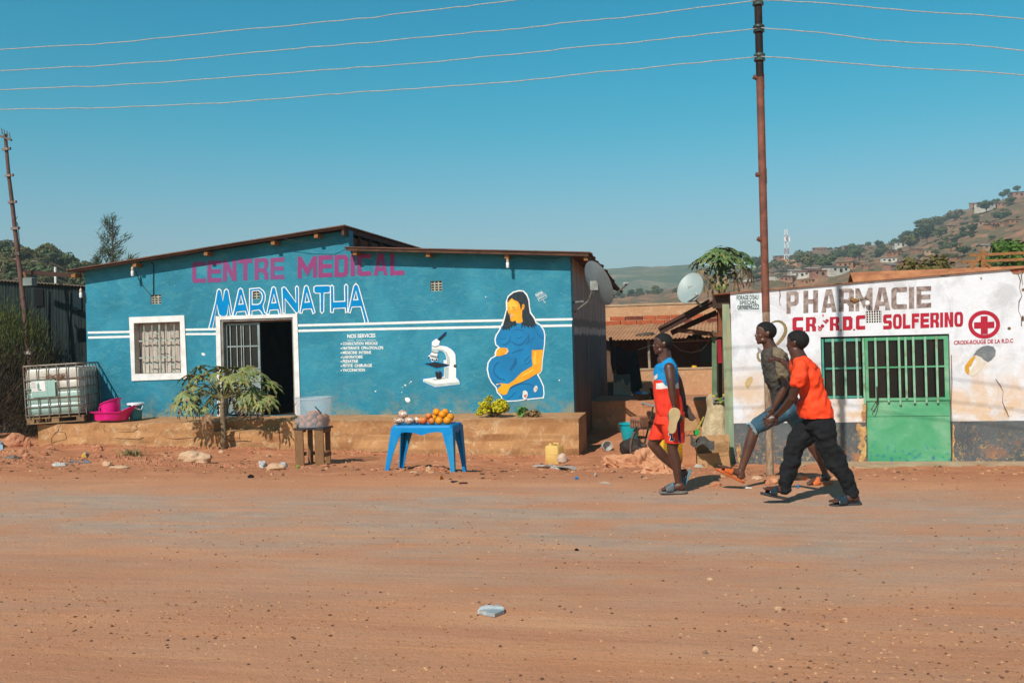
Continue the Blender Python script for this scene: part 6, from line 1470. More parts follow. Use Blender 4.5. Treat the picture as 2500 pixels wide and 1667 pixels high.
# ============================================================ PAPAYA PLANTS
def papleaf(mb,c,out,up,size,rg,droop=.5):
    out=out.normalized(); side=out.cross(up).normalized(); up=side.cross(out).normalized()
    for k,ang in enumerate((-140,-105,-70,-35,0,35,70,105,140)):
        a=R(ang+rg.uniform(-7,7)); ln_=size*(1.0-.0022*abs(ang))*(.85+.25*rg.random()); d=(out*math.cos(a)+side*math.sin(a)); n=7; L_=[];R_=[]
        s2=d.cross(up).normalized()
        for i in range(n+1):
            f=i/n; w_=size*(.04,.085,.045,.13,.05,.11,.035,.0)[i]*(1.1-.3*f)
            q=c+d*ln_*f-up*(droop*ln_*f*f*.6)+up*.02*size*mn.noise(V((f*5+k,ang,rg.random())))-V((0,0,droop*ln_*f*f*.45))
            fw=d*ln_*(.09 if i in (3,5,1) else 0)
            L_.append(q+s2*w_+fw-V((0,0,w_*.35))); R_.append(q-s2*w_+fw-V((0,0,w_*.35)))
            if i==0: Q=[q]
            else: Q.append(q)
        b=len(mb.v); mb.v+=[V(x) for x in L_+Q+R_]; m_=n+1
        for i in range(n):
            mb.f+= [[b+i,b+i+1,b+m_+i+1,b+m_+i],[b+m_+i,b+m_+i+1,b+2*m_+i+1,b+2*m_+i]]; mb.mi+=[mb.cm]*2
def papaya(label,trunk,tr,head,leaves,mp,Yc,dep,size,mleaf,mdead,fruitpts=None,seed=2,pet=.012):
    rg=random.Random(seed); t=thing('papaya_plant' if fruitpts is None else 'papaya_tree',label,'plant' if fruitpts is None else 'tree',trunk[0])
    mb=MB(); mb.tube(trunk,tr,12); mb.build('trunk',M('papaya_trunk','#8d7a5e','#5f5240',12,.85,bump=.5,st=(1,1,3)),t,smooth=True)
    mb=MB(); md=MB(); ps=MB()
    for (x,y,s_,dead) in leaves:
        p=onY(*mp(x,y),Yc+rg.uniform(-dep,dep)); o=p-head; o2=V((o.x,o.y,0)); o2=o2.normalized() if o2.length>.02 else V((1,0,0))
        ps.tube([head-V((0,0,.12)),head.lerp(p,.5)+V((0,0,.10*o.length)),p],[pet,pet*.8,pet*.5],5)
        upv=(V((0,0,1))*(.75 if not dead else .3)+o2*(.7 if not dead else 1.0)-FWD*(.55 if p.z<head.z+.25 else .2)+V((rg.gauss(0,.25),rg.gauss(0,.25),0))).normalized()
        out=(o2+V((0,0,-.45 if not dead else -1.2))).normalized()
        low=p.z<head.z+.12
        papleaf(md if dead else mb,p,out,upv,size*s_,rg,(.7 if low else .42) if not dead else .9)
    mb.build('crown',mleaf,t,recalc=False)
    if md.v: o=md.build('crown',mdead,t,recalc=False); o['label']='dry drooping brown leaves'
    ps.build('leaf_stalk',M('papaya_stalk','#7b8050','#6b5a3a',8,.6),t)
    for q in (fruitpts or []):
        f=MB(); c=onY(*mp(*q),Yc-.1+rg.uniform(-.08,.12)); f.ell(c,(.065,.065,.09),12,8); f.build('papaya_fruit',M('papaya_fruit_skin','#8f9a48','#6d7c34',6,.5),t,smooth=True)
    return t
def pleafmat(name,a,b,c_):
    t=NT(name); p=t.pos('Object'); k=t.ramp(t.noise(4,4,.6,p),[(.35,hx(a)),(.6,hx(b))]); k=t.mix(t.ramp(t.noise(9,5,.7,p),[(.52,0.0),(.62,.85)]),k,hx(c_)); t.col(k); return t.done(.5,spec=.4)
PAPX=[]; rg=random.Random(12)
for i in range(9):
    a=rg.random()*2*PI; q=rg.random()**.6; PAPX.append((575+400*q*math.cos(a),345+210*q*math.sin(a),.65+.25*rg.random(),0))
for x,y in ((140,500),(250,560),(370,590),(790,560),(930,540),(1000,500)): PAPX.append((x,y-30,.62+.2*rg.random(),0))
m_pl=pleafmat('papaya_leaf','#55632c','#7f8849','#a07a4a'); m_pd=pleafmat('papaya_dead_leaf','#8a6440','#6d4a2e','#a37a52')
tb0=onG(549,1096); Yc=tb0.y
papaya('young papaya plant with mottled leaves growing in front of the medical centre door',[tb0-V((0,0,.05)),onY(546,1050,Yc),onY(543,1000,Yc),onY(543,955,Yc)],[.052,.05,.046,.036],onY(544,958,Yc),
 [(330,170,1,0),(300,270,1.0,0),(410,220,1,0),(560,180,1.05,0),(680,185,1.0,0),(810,180,1.0,0),(930,235,1,0),(1010,320,.95,0),(190,430,1.05,0),(440,470,1.0,0),(680,380,1.1,0),(620,270,1,0),(250,250,.9,0),(480,330,1,0),(740,240,1,0),(930,440,1.0,0),(500,430,.8,0),(770,310,.9,0),(480,240,.9,0),(850,380,.9,0),(230,350,.9,0),(990,470,.85,0),(130,500,.85,0),(350,380,1,0),(850,480,.9,0),(640,470,.8,0),(300,470,.9,0),(760,450,.8,0),(380,560,.7,0),
 (400,640,.75,1),(230,540,.8,1),(780,540,.7,1),(300,530,.7,1),(900,540,.65,1),(160,560,.6,1),(700,520,.6,1)]+PAPX,c3,Yc,.4,.335,m_pl,m_pd)
Yp2=24.0; tb1=onY(1764,760,Yp2); tb1.z=0
papaya('papaya tree with green fruit rising behind the lean-to shelter',[tb1,onY(1762,700,Yp2),onY(1760,660,Yp2)],[.10,.085,.07],onY(1759,655,Yp2),
 [(520,240,1,0),(590,250,1.1,0),(680,240,1.1,0),(770,240,1.1,0),(850,280,1,0),(930,300,1.05,0),(970,370,1,0),(480,320,1,0),(340,370,1,0),(600,380,1.1,0),(700,360,1,0),(790,350,1,0),(440,300,.9,0),(650,420,.8,0),(560,320,1,0),(860,400,.9,0),(640,300,1,0),(740,300,1,0),(540,430,.7,0),
 (370,520,1,1),(560,560,1.1,1),(780,540,1,1),(900,470,.9,1),(980,500,.8,1)],crop(1640,560,5.113),Yp2,.5,.42,pleafmat('papaya_tree_leaf','#41592b','#587038','#8a7f4a'),pleafmat('papaya_tree_dead','#7d6a45','#5a452e','#93784c'),
 [(580,680),(600,710),(640,690),(655,720),(580,730),(620,745),(650,670),(600,665),(640,740),(570,705)],5,.016)
# ============================================================ YARD BETWEEN THE BUILDINGS
cy=crop(1380,600,2.704); c6y=crop(1480,880,5.226)
YB=26.5
bh=thing('back_house','low mud house with corrugated roof and dark veranda at the back of the yard','house',(onY(*cy(640,1000),YB).x,YB,0))
m_mudw=mudwall('veranda_plaster','#b48662','#c0936c','#cfa987')
xa=onY(*cy(180,800),YB).x; xb=onY(*cy(1130,800),YB).x
ze=onY(*cy(640,612),YB-.3).z; zr_=onY(*cy(640,517),YB+3.2).z
m_broof=M('sunlit_brown_iron','#bd8d66','#a6764f',1.5,.8,bump=.2)
mb=MB(); mb.sheet((xa,YB-.3,ze),(xb,YB-.3,ze+.02),(xb,YB+3.2,zr_),(xa,YB+3.2,zr_),.012,260,6,.016,.10,'u'); mb.build('roof',m_broof,bh)
mb=MB(); mb.sheet((xa,YB+3.2,zr_),(xb,YB+3.2,zr_),(xb,YB+6.5,ze),(xa,YB+6.5,ze),.012,60,4,.016,.4,'u'); mb.build('roof',m_broof,bh)
zv=onY(*cy(700,818),YB).z; xv=onY(*cy(488,818),YB).x; xv2=onY(*cy(975,818),YB).x
mb=MB(); mb.bx((xv,YB,-.3),(xv2,YB+.15,zv)); o_=mb.build('veranda_wall',m_mudw,bh)
mb=MB(); mb.bx((xv-.02,YB-.02,zv+.002),(xv2+.02,YB+.17,zv+.05)); mb.build('coping',m_conc,bh)
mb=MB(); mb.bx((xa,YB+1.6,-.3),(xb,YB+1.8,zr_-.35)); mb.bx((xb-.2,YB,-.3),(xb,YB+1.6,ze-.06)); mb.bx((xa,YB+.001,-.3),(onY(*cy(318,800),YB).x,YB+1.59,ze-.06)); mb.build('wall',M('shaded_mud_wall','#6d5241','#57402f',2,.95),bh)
a=onY(*cy(890,652),YB+1.6); b=onY(*cy(985,772),YB+1.6); mb=MB(); mb.bx((a.x,YB+1.56,b.z),(b.x,YB+1.595,a.z)); mb.build('window',M('dark_pane','#15181a','#22262a',3,.3),bh)
q=onY(*cy(557,820),YB); mb=MB(); mb.cyl((q.x,YB+.07,zv),(q.x-.02,YB+.07,ze-.0),.035,n=8); mb.build('post',M('pale_post_paint','#a99a86','#7d6f5e',6,.8),bh)
mb=MB(); mb.tube([onY(*cy(x,y),YB+.3) for x,y in ((560,640),(700,635),(800,631),(960,622))],.012,5); mb.tube([onY(*cy(x,y),YB+.3) for x,y in ((710,650),(760,690),(830,705),(900,690),(950,630))],.010,5); mb.build('clothes_line',M('pale_line','#9c8b78'),bh)
mb=MB(); mb.cyl(onY(*cy(852,812),YB+.07)-V((0,0,0)),onY(*cy(852,790),YB+.07),.075,.06,14); tag(mb.build('yellow_cup',M('yellow_cup_plastic','#e0b020','#c99a18'),None,onY(*cy(852,812),YB)),'small yellow cup on the veranda wall','cup')
mb=MB(); c=onY(*cy(525,588),YB+.5); mb.ell(c,(.28,.2,.07),14,8)
for v in mb.v: v.z+=.05*mn.noise(v*5)
tag(mb.build('old_sack',M('dark_old_sack','#5b4d42','#3c332c'),None,c,smooth=True),'dark old sack thrown on the brown corrugated roof','sack')
# white broken wall stump at the left of the yard
a=onY(*cy(320,850),22.6); b=onY(*cy(436,960),22.6)
pts=[cy(318,985),cy(318,900),cy(335,905),cy(345,890),cy(352,905),cy(368,880),cy(380,882),cy(390,915),cy(405,925),cy(425,898),cy(436,890),cy(436,985)]
mb=MB(); mb.extr([[onY(x,y,22.6) for x,y in pts]],(0,.15,0)); wl=mb.build('broken_wall',M('chalky_wall','#cbbcaa','#b29a80',3,.9,bump=.5),None,a); tag(wl,'jagged chalky white stump of wall behind the hanging clothes','wall')
mb=MB(); mb.extr([[onY(*cy(*p),22.76) for p in ((318,990),(318,845),(436,850),(436,990))]],(0,.15,0)); tag(mb.build('grey_wall',M('grey_mud_wall','#7f8478','#6b6a60',3,.9),None,a+V((0,.2,0))),'plain grey wall just behind the chalky wall stump','wall')
# brick parapet and plastered wall farther back
bp_=thing('brick_parapet','row of rough red bricks above the brown corrugated roof','wall',onY(*cy(600,500),31))
rg=random.Random(2); z0_=onY(*cy(600,516),31).z; z1_=onY(*cy(600,458),31).z; x0=onY(*cy(250,500),31).x; x1=onY(*cy(1150,500),31).x
mb=MB(); mb.bx((x0,31.05,-.3),(x1,31.3,z0_)); mb.build('wall',m_mudw,bp_)
mbs=[MB(),MB()]
n_=0; row=0; hh=(z1_-z0_)/2
for row in range(2):
    x=x0+row*.2
    while x<x1:
        l=rg.uniform(.3,.55); mbs[rg.random()<.35].box((x+l/2,31.15,z0_+hh*(row+.5)),(l-.03,.26+rg.uniform(0,.06),hh-.02),Matrix.Rotation(rg.uniform(-.04,.04),3,'Y')); x+=l
mbs[0].build('bricks',M('orange_brick','#b05a35','#96482c',5,.9,bump=.5),bp_); o_=mbs[1].build('bricks',M('dark_brick','#7a3b2a','#5f3024',5,.9,bump=.5),bp_); o_['label']='darker bricks'
pw_=thing('plastered_wall','long bare ochre plastered wall behind the brick parapet','wall',onY(*cy(600,450),36)); x0=onY(*cy(150,450),36).x; x1=onY(*cy(1250,450),36).x; zt2=onY(*cy(600,392),36).z
mb=MB(); mb.bx((x0,36,-.3),(x1,36.25,zt2)); mb.build('wall',m_mudw,pw_); mb=MB(); mb.bx((x0,35.97,zt2+.002),(x1,36.3,zt2+.07)); mb.build('coping',m_conc,pw_)
# raised earth bench across the yard
m_earth=mudwall('packed_earth','#a8714e','#b77f5a','#c99670')
Ye=20.6; zl_=onY(*cy(560,1022),Ye).z
mb=MB(); tb(mb,onY(*cy(318,1010),Ye).x-.5,onY(*cy(1100,1010),Ye).x+1,Ye,Ye+1.6,-.8,zl_,zl_+.03); tag(mb.build('earth_bench',m_earth,None,onY(*cy(640,1020),Ye)),'raised packed earth bench across the back of the yard','bench')
# basin with dishes, black bucket, white tub
p=onY(*cy(508,1024),Ye+.25); p.z=zl_+.02
bs=thing('black_basin','wide black basin with blue dishes on the earth bench','basin',p); mb=MB(); mb.lathe([(.12,0),(.13,.01),(.20,.10),(.215,.11),(.20,.115),(.12,.015),(.001,.015)],p,32,True); mb.build('bowl',m_black,bs,smooth='auto')
for k,(dx,dy,m,r_) in enumerate(((-.07,0,M('blue_enamel','#2f7fb5','#246a9c'),.09),(.06,-.03,M('pale_blue_enamel','#b8cbd6','#8fa9ba'),.085),(.0,.06,M('light_blue_enamel','#6fa9cc'),.07))):
    mb=MB(); mb.ell(p+V((dx,dy,.11)),(r_,r_,.05),20,10); tag(mb.build('dish',m,None,p+V((dx,dy,.2)),smooth=True),('deep blue','pale grey','light blue')[k]+' dish upturned in the black basin','dish')
p=onY(*cy(590,1026),Ye+.35); p.z=zl_+.02; bucket('black_bucket','black bucket beside the basin behind the boy in red',p,.07,.095,.22,m_black,False)
p=onY(*cy(884,1078),19.4); p.z=max(gz(p.x,19.4),-.5); p=onG(*cy(884,1080)); bucket('white_tub','small dirty white tub on the yard soil',p,.065,.08,.17,M('dirty_white_plastic','#cbb9a4','#a98d70',5,.6,grime='#b07c52'),False,M('dirty_white_plastic','#cbb9a4'))
# clothes
m_dc=M('black_plaid_cloth','#14161a','#202327',14,.9,bump=.4); 
def cloth(name,label,pts,Y,m,th_=.02):
    mb=MB(); P=[cy(*p) for p in pts]; mb.extr([[onY(x,y,Y)+V((0,.03*mn.noise(V((x*.1,y*.03,1))),0)) for x,y in P]],(0,th_,0)); return tag(mb.build(name,m,None,onY(*P[0],Y)),label,'clothing')
cloth('hanging_garment','long black plaid garment hanging on the line',[(432,705),(470,695),(482,740),(495,830),(510,935),(470,958),(432,962),(428,850),(420,740)],21.6,m_dc)
cloth('hanging_garment','dark red and blue garment hanging on the line',[(345,665),(400,690),(425,712),(428,845),(380,850),(340,850),(322,760),(330,680)],21.8,M('dark_maroon_cloth','#3a1418','#1a1c2c',5,.9))
cloth('hanging_garment','black jacket hanging at the corner of the turquoise building',[(288,608),(305,600),(318,640),(335,700),(330,800),(315,850),(300,780),(296,680)],20.4,m_dc)
mb=MB(); mb.tube([onY(*cy(x,y),21.9) for x,y in ((300,660),(345,668),(400,690),(450,698),(620,640))],.008,5); tag(mb.build('washing_line',m_cable,None,onY(*cy(345,668),21.9)),'dark washing line holding the garments','rope')
# dark bundle hanging under lean-to
mb=MB()
for x,y,r_ in ((820,605,16),(850,608,22),(880,600,24),(860,590,20),(812,612,10)): mb.ell(onY(*cy(x,y),18.2),(r_/370,.1,r_/370),12,8)
tag(mb.build('hanging_bundle',m_black,None,onY(*cy(850,600),18.2),smooth=True),'black bundle hung under the lean-to rafters','bundle')
# turquoise bucket
p=onG(*cy(428,1282)); m_cy=M('turquoise_plastic','#17a3ad','#1096a0',4,.4,bump=0)
bucket('turquoise_bucket','bright turquoise bucket with drooping wire handle near the bicycle',p,.145,.195,.33,m_cy,True,None,m_steel,None,1.1)
# plastic cup on ground
p=onG(*cy(268,1345)); mb=MB(); mb.lathe([(.06,0),(.09,.02),(.095,.13),(.085,.13),(.06,.02)],(0,0,0),20,True); o_=mb.build('crushed_tub',M('cloudy_plastic','#bfb8b0','#9c958c',4,.4),None,(0,0,0),smooth='auto'); o_.location=p+V((0,0,.06)); o_.rotation_euler=(R(80),R(10),R(20)); tag(o_,'cloudy white plastic tub lying on its side in the alley','tub')
# ---------------- bicycle
bic=thing('bicycle','old black bicycle loaded with yellow jerrycans behind the rubble heap','bicycle',(0,0,0))
m_tyre=M('dusty_tyre','#4a3a32','#6e5646',9,.9); m_bf=M('black_bike_frame','#17181a','#2a2421',9,.5,.3)
def wheel(cx,rot=None):
    t=MB(); N=36; 
    for r_,m in ((.33,0),): t.rings([[V((cx+(r_+.018*math.cos(a))*math.cos(2*PI*j/N),.018*math.sin(a),.345+(r_+.018*math.cos(a))*math.sin(2*PI*j/N))) for a in [2*PI*k/8 for k in range(8)]] for j in range(N+1)],cap=False)
    w_=t.build('wheel',m_tyre,bic,smooth=True)
    r=MB(); r.rings([[V((cx+(.305+.01*math.cos(a))*math.cos(2*PI*j/N),.014*math.sin(a),.345+(.305+.01*math.cos(a))*math.sin(2*PI*j/N))) for a in [2*PI*k/6 for k in range(6)]] for j in range(N+1)],cap=False); r.build('rim',m_steel,w_,smooth=True)
    s=MB()
    for k in range(24): a=2*PI*k/24; s.cyl((cx,.02*(-1)**k,.345),(cx+.3*math.cos(a+.1*(-1)**k),0,.345+.3*math.sin(a+.1*(-1)**k)),.0018,n=4)
    s.build('spokes',m_steel,w_); h=MB(); h.cyl((cx,-.04,.345),(cx,.04,.345),.022); h.build('hub',m_steel,w_)
wheel(0); wheel(1.05)
def bt(pts,r,nm='frame',m=None): mb=MB(); mb.tube(pts,r,8); return mb.build(nm,m or m_bf,bic,smooth='auto')
bt([(.0,0,.345),(.10,0,.62),(.16,0,.80),(.19,0,.93)],.014,'fork'); bt([(.15,0,.76),(.62,0,.78)],.014); bt([(.14,0,.68),(.55,0,.33)],.016); bt([(.55,0,.33),(.65,0,.86)],.014); bt([(.55,.05,.33),(1.05,.05,.345)],.009); bt([(.64,.05,.76),(1.05,.05,.345)],.009); bt([(.55,-.05,.33),(1.05,-.05,.345)],.009); bt([(.64,-.05,.76),(1.05,-.05,.345)],.009)
bt([(.30,-.27,.93),(.22,-.24,.97),(.19,0,.95),(.22,.24,.97),(.30,.27,.93)],.011,'handlebar',M('pale_blue_chrome','#a9c4cc','#8fb0bb',5,.25,.6,bump=0))
mb=MB(); mb.ell((.68,0,.88),(.13,.08,.035),14,8); mb.build('saddle',m_black,bic,smooth=True)
mb=MB(); mb.bx((.72,-.08,.70),(1.25,.08,.715)); mb.build('carrier',m_bf,bic)
mb=MB(); 
for k in range(6): mb.cyl((-.22+.0,-.12+.045*k,.62),(.08,-.12+.045*k,.62),.005,n=5); mb.cyl((-.22,-.12+.045*k,.62),(-.22,-.12+.045*k,.74),.005,n=5)
mb.cyl((-.22,-.12,.74),(-.22,.11,.74),.006,n=5); mb.build('front_rack',m_steel,bic)
mb=MB(); mb.rings([[V((cx_,y,z)) for y,z in ((-.03,.0),(.03,.0))] for cx_,_,z in ()]) if False else None
bt([(-.26,0,.58),(-.1,0,.71),(.12,0,.70),(.28,0,.58)],.016,'mudguard'); bt([(.80,0,.60),(.98,0,.715),(1.2,0,.68),(1.36,0,.52)],.016,'mudguard')
pA=onG(1570,1140); pB=onG(1668,1129); dv=(pB-pA); dist=dv.length
# wheelbase 1.05 m: move the rear wheel back along its own ray direction until it fits
for k in range(200):
    q=onY(1668,1129,pB.y+k*.01)
    if (V((q.x,q.y,0))-V((pA.x,pA.y,0))).length>=1.05: break
q=V((q.x,q.y,gz(q.x,q.y)))
bic.location=(pA.x,pA.y,pA.z-.01); bic.rotation_euler=(R(4),-math.asin(max(-.2,min(.2,(q.z-pA.z)/1.05))),math.atan2(q.y-pA.y,q.x-pA.x))
ang=math.atan2(q.y-pA.y,q.x-pA.x); u=V((math.cos(ang),math.sin(ang),0)); w_=V((-u.y,u.x,0))
m_jy=M('bright_yellow_jerrycan','#d8a51c','#c18d14',4,.5,bump=.1)
for k,(f,s,lab) in enumerate(((.34,-.15,'yellow jerrycan strapped beside the front of the bicycle frame'),(.62,-.17,'yellow jerrycan strapped low beside the rear wheel'))):
    pz=pA+u*f+w_*s; jerry(V((pz.x,pz.y,gz(pz.x,pz.y)+.06)),.26,.17,.36,ang,lab,'yellow jerrycans by the bicycle',m_jy)
mb=MB(); mb.box(pA+u*(-.07)+V((0,0,.70)),(.22,.2,.17),Matrix.Rotation(ang,3,'Z')); tag(mb.build('clay_block',M('clay_block','#a06a4c','#86563c',5,.9,bump=.4),None,pA+V((0,0,.63)),bevel=.015),'square clay block riding on the front rack of the bicycle','block')
# more yard clutter
p=onG(*c6y(1010,1010)); 
for k,(x,y,rx,rz,lab,mm) in enumerate(((330,720,.22,.16,'dark bundle of rags in the shade behind the turquoise bucket',M('shade_rags','#2a2320','#3a302a')),(1070,1010,.16,.12,'greenish heap of leaves and rags behind the boy in red shorts',M('leafy_rags','#5c6338','#7a6a3f')),(700,760,.2,.14,'grey bundle on the ground behind the bicycle',M('grey_rags','#4a4440','#5c534b')))):
    q=onY(*c6y(x,y),17.4+.3*k); g0=gz(q.x,q.y); b=MB(); b.ell((0,0,0),(rx,rx*.8,rz),26,16)
    for v in b.v: v*=1+.35*mn.noise(v*9+V((k*5,0,0)))
    o_=b.build('rag_bundle',mm,None,(0,0,0),smooth=True); o_.location=(q.x,q.y,g0+rz*.7); tag(o_,lab,'rags')
fw=thing('firewood_pile','crossed sticks of firewood lying behind the bicycle','firewood',onG(*c6y(820,900)))
b0_=fw.location.copy(); rg=random.Random(14)
for k in range(14):
    a=rg.uniform(-.4,.4)+(1.6 if k%3==0 else 0); l=rg.uniform(.3,.55); c=b0_+V((rg.uniform(-.3,.3),rg.uniform(.1,.5),.04+.03*(k//3))); mb=MB(); mb.cyl(c-V((l*math.cos(a),l*math.sin(a),0)),c+V((l*math.cos(a),l*math.sin(a),.03)),.018,.022,7); mb.build('stick',m_woodd if k%2 else m_wood2,fw)
# ---------------- rubble heap
def lump(name,label,cat,c,r,m,seed,amp=.3,n=24,grp=None,sub=None,flat_=False):
    mb=MB(); mb.ell((0,0,0),r,n,n//2)
    for v in mb.v:
        k=V((v.x/r[0],v.y/r[1],v.z/r[2])); f=1+amp*mn.noise(k*1.3+V((seed,0,0)))+amp*.5*mn.noise(k*3.1+V((0,seed,0)))+(amp*.45*mn.noise(k*7+V((seed,1,0))) if n>30 else 0)
        q=mn.cell(k*2.1+V((seed,seed,0))) if flat_ else 0; v*=f+q*.06
    o=mb.build(name,m,None,(0,0,0),smooth=not flat_); o.location=c; return tag(o,label,cat,grp)
m_rub=mudwall('crumbly_earth','#b97c56','#c98f69','#d9a888')
p=onG(1568,1140); c=V((p.x,p.y-.15,p.z))
o_=lump('rubble_heap','crumbly orange earth heap in front of the bicycle','heap',(p.x,p.y-.12,p.z-.06),(.50,.30,.34),m_rub,3,.5,90,flat_=True); o_.location.x-=.03
p=onG(1608,1152); lump('rubble_heap','smaller lower lobe of crumbled earth right of the heap','heap',(p.x,p.y,p.z-.03),(.27,.2,.15),m_rub,8,.6,60,flat_=True)
# ---------------- sack, carton, junk
p=onG(*c6y(1400,1100)); Ysk=p.y+.2
def SK(x,y): return onY(*c6y(x,y),Ysk)
def sackmat():
    t=NT('woven_sack'); p=t.pos('Object'); k=t.ramp(t.noise(4,6,.65,p),[(.3,hx('#d6c5a3')),(.55,hx('#bda884')),(.75,hx('#9a8464'))]); k=t.mix(t.ramp(t.noise(1.5,3,.5,p),[(.5,0.0),(.7,.5)]),k,hx('#6d5a44')); t.col(k); t.bump(t.noise(9,6,.7,t.pos('Object',(1,1,.6)),1.2),.9,.05); t.bump(t.noise(120,2,.5,p),.2,.002); return t.done(.85)
zs0=gz(p.x,Ysk)-.02
prof=[(1235,1560,None),(1215,1560,990),(1220,1555,900),(1235,1560,800),(1255,1550,700),(1275,1530,620),(1290,1520,540),(1290,1520,470),(1330,1500,430),(1400,1470,415)]
mb=MB(); rs=[]
for a_,b_,y_ in prof:
    yy=990 if y_ is None else y_; A=SK(a_,yy); B=SK(b_,yy); z=zs0 if y_ is None else A.z; cx=(A.x+B.x)/2; r_=(B.x-A.x)/2
    rs.append([V((cx+r_*math.cos(2*PI*j/40)*(1+.05*math.sin(3*j+yy*.02)),Ysk+min(r_,.24)*.85*math.sin(2*PI*j/40)*(1+.06*math.sin(5*j*.3+yy*.03)),z+.012*math.sin(j*.9+yy*.05))) for j in range(40)])
mb.rings(rs)
for v in mb.v: v.x+=.05*mn.noise(v*5)+.02*mn.noise(v*13); v.y+=.05*mn.noise(v*5+V((7,0,0)))+.025*mn.noise(v*12)
sk=thing('rubbish_sack','bulging beige woven sack leaning on the green boarded post','sack',(rs[0][0].x,Ysk,zs0)); mb.build('body',sackmat(),sk,smooth=True,sub=1)
mb=MB(); rg=random.Random(8)
cols=[M('green_bottle','#4f8a3c','#3d7030',5,.3),M('yellow_wrap','#c8a83a','#a88c2a',5,.5),M('grey_wrap','#8a8a84','#6a6a66',5,.5),M('dark_wrap','#2f3330','#1f2322',5,.5)]
for k in range(4):
    mb=MB()
    for i in range(16): c_=SK(1370+rg.uniform(0,150),455+rg.uniform(-20,75)); mb.ell(c_+V((0,-.15-rg.random()*.04,0)),(.02+.02*rg.random(),.02,.012+.015*rg.random()),8,5)
    o_=mb.build('rubbish_contents',cols[k],sk); o_['kind']='stuff'
# carton
ca_=crop(1480,880,5.226); Ycb=onG(*ca_(1380,1368)).y
def KB(x,y,dy=0): return onY(*ca_(x,y),Ycb+dy)
m_card=M('brown_cardboard','#b48a5e','#9c744c',5,.85,bump=.15,grime='#8a6642')
bxo=thing('cardboard_box','open brown cardboard box with torn flaps at the foot of the green post','box',KB(1380,1368))
zb1=gz(KB(1380,1368).x,Ycb)-.01; t_=.008
FL=KB(1165,1368);FR=KB(1590,1365);TL=KB(1160,1190);TR=KB(1560,1165)
FL.z=FR.z=zb1
mb=MB(); mb.extr([[FL,FR,TR,TL]],(0,t_,0)); f_=mb.build('front_panel',m_card,bxo)
BL=TL+V((-.02,.36,.09));BR=TR+V((.02,.36,.13)); BL2=V((FL.x,Ycb+.38,zb1));BR2=V((FR.x,Ycb+.38,zb1))
mb=MB(); mb.extr([[BL2,BR2,BR,BL]],(0,t_,0)); mb.build('back_panel',m_card,bxo)
for a,b,c,d in ((FL,BL2,BL,TL),(FR,BR2,BR,TR)): mb=MB(); mb.extr([[a+V((0,.009,0)),b,c,d+V((0,.009,0))]],(t_ if a is FL else -t_,0,0)); mb.build('side_panel',m_card,bxo)
mb=MB(); mb.extr([[BL2,BR2,FR+V((0,.01,0)),FL+V((0,.01,0))]],(0,0,.01)); mb.build('base',m_card,bxo)
mb=MB(); mb.extr([[TL,TL+V((.0,.0,0)),TL+V((-.03,-.02,.20)),TL+V((.02,.2,.25)),BL]],(.006,0,0)); mb.build('flap',m_card,bxo)
mb=MB(); mb.extr([[BL+V((.02,0,0)),BR,BR+V((-.01,.03,.10)),BL+V((.0,.05,.14))]],(0,.006,0)); mb.build('flap',m_card,bxo)
mb=MB()
def KF(u,v): return FL.lerp(FR,u).lerp(TL.lerp(TR,u),v)+V((0,-.003,0))
for u0,u1,v in ((.14,.16,.15),(.19,.21,.15)): mb.add([KF(u0,.12),KF(u1,.12),KF(u1,.32),KF(u0,.32)],[[0,1,2,3]])
for v in (.12,.2,.28,.36):
    mb.add([KF(.3,v),KF(.78-.3*(v>.3)-.1*(v<.15),v),KF(.78-.3*(v>.3)-.1*(v<.15),v+.025),KF(.3,v+.025)],[[0,1,2,3]])
mb.add([KF(.0,.68),KF(1,.80),KF(1,.815),KF(.0,.695)],[[0,1,2,3]])
mb.build('printing',M('brown_print','#5b4530','#4a3827',9,.9),bxo)
mb=MB(); mb.add([KF(.4,0.02)+V((0,-.001,0)),KF(.52,.02)+V((0,-.001,0)),KF(.52,.98)+V((0,-.001,0)),KF(.4,.98)+V((0,-.001,0))],[[0,1,2,3]]); mb.build('tape',M('packing_tape','#a87a4a','#98703f',5,.4),bxo)
# dark tarpaulin draped over junk
mb=MB(); rs=[]; P0=KB(990,940,.5); 
for i in range(15):
    f=i/14; rs.append([KB(1075+305*f,955+55*f+25*math.sin(f*9)+j*14,.5-.62*f-.07*j)+V((0,.03*mn.noise(V((f*7,j,0))),.03*mn.noise(V((f*9,j*.7,3))))) for j in range(9)])
mb.rings(rs,cap=False,closed=False); tag(mb.build('dark_tarpaulin',M('dusty_grey_tarp','#5a544c','#3c3833',7,.85,bump=.5,bs=12,bd=.03),None,P0,smooth=True),'dusty grey tarpaulin draped from the junk into the cardboard box','tarpaulin')
p=onY(*ca_(1160,950),Ycb+.7); g0=gz(p.x,Ycb+.7)
mb=MB(); mb.bx((p.x-.30,Ycb+.55,g0-.05),(p.x-.02,Ycb+.95,p.z-.02)); o_=mb.build('brick_stack',m_earth,None,(p.x,Ycb+.7,g0)); tag(o_,'low stack of bricks behind the boy in red shorts','bricks')
mb=MB(); A=onY(*ca_(980,905),Ycb+.72); mb.extr([[onY(*ca_(*q),Ycb+.72) for q in ((975,900),(1185,890),(1180,830),(1120,705),(985,730))]],(0,.03,0)); tag(mb.build('leaning_board',m_card,None,A),'worn brown board standing on the brick stack','board')
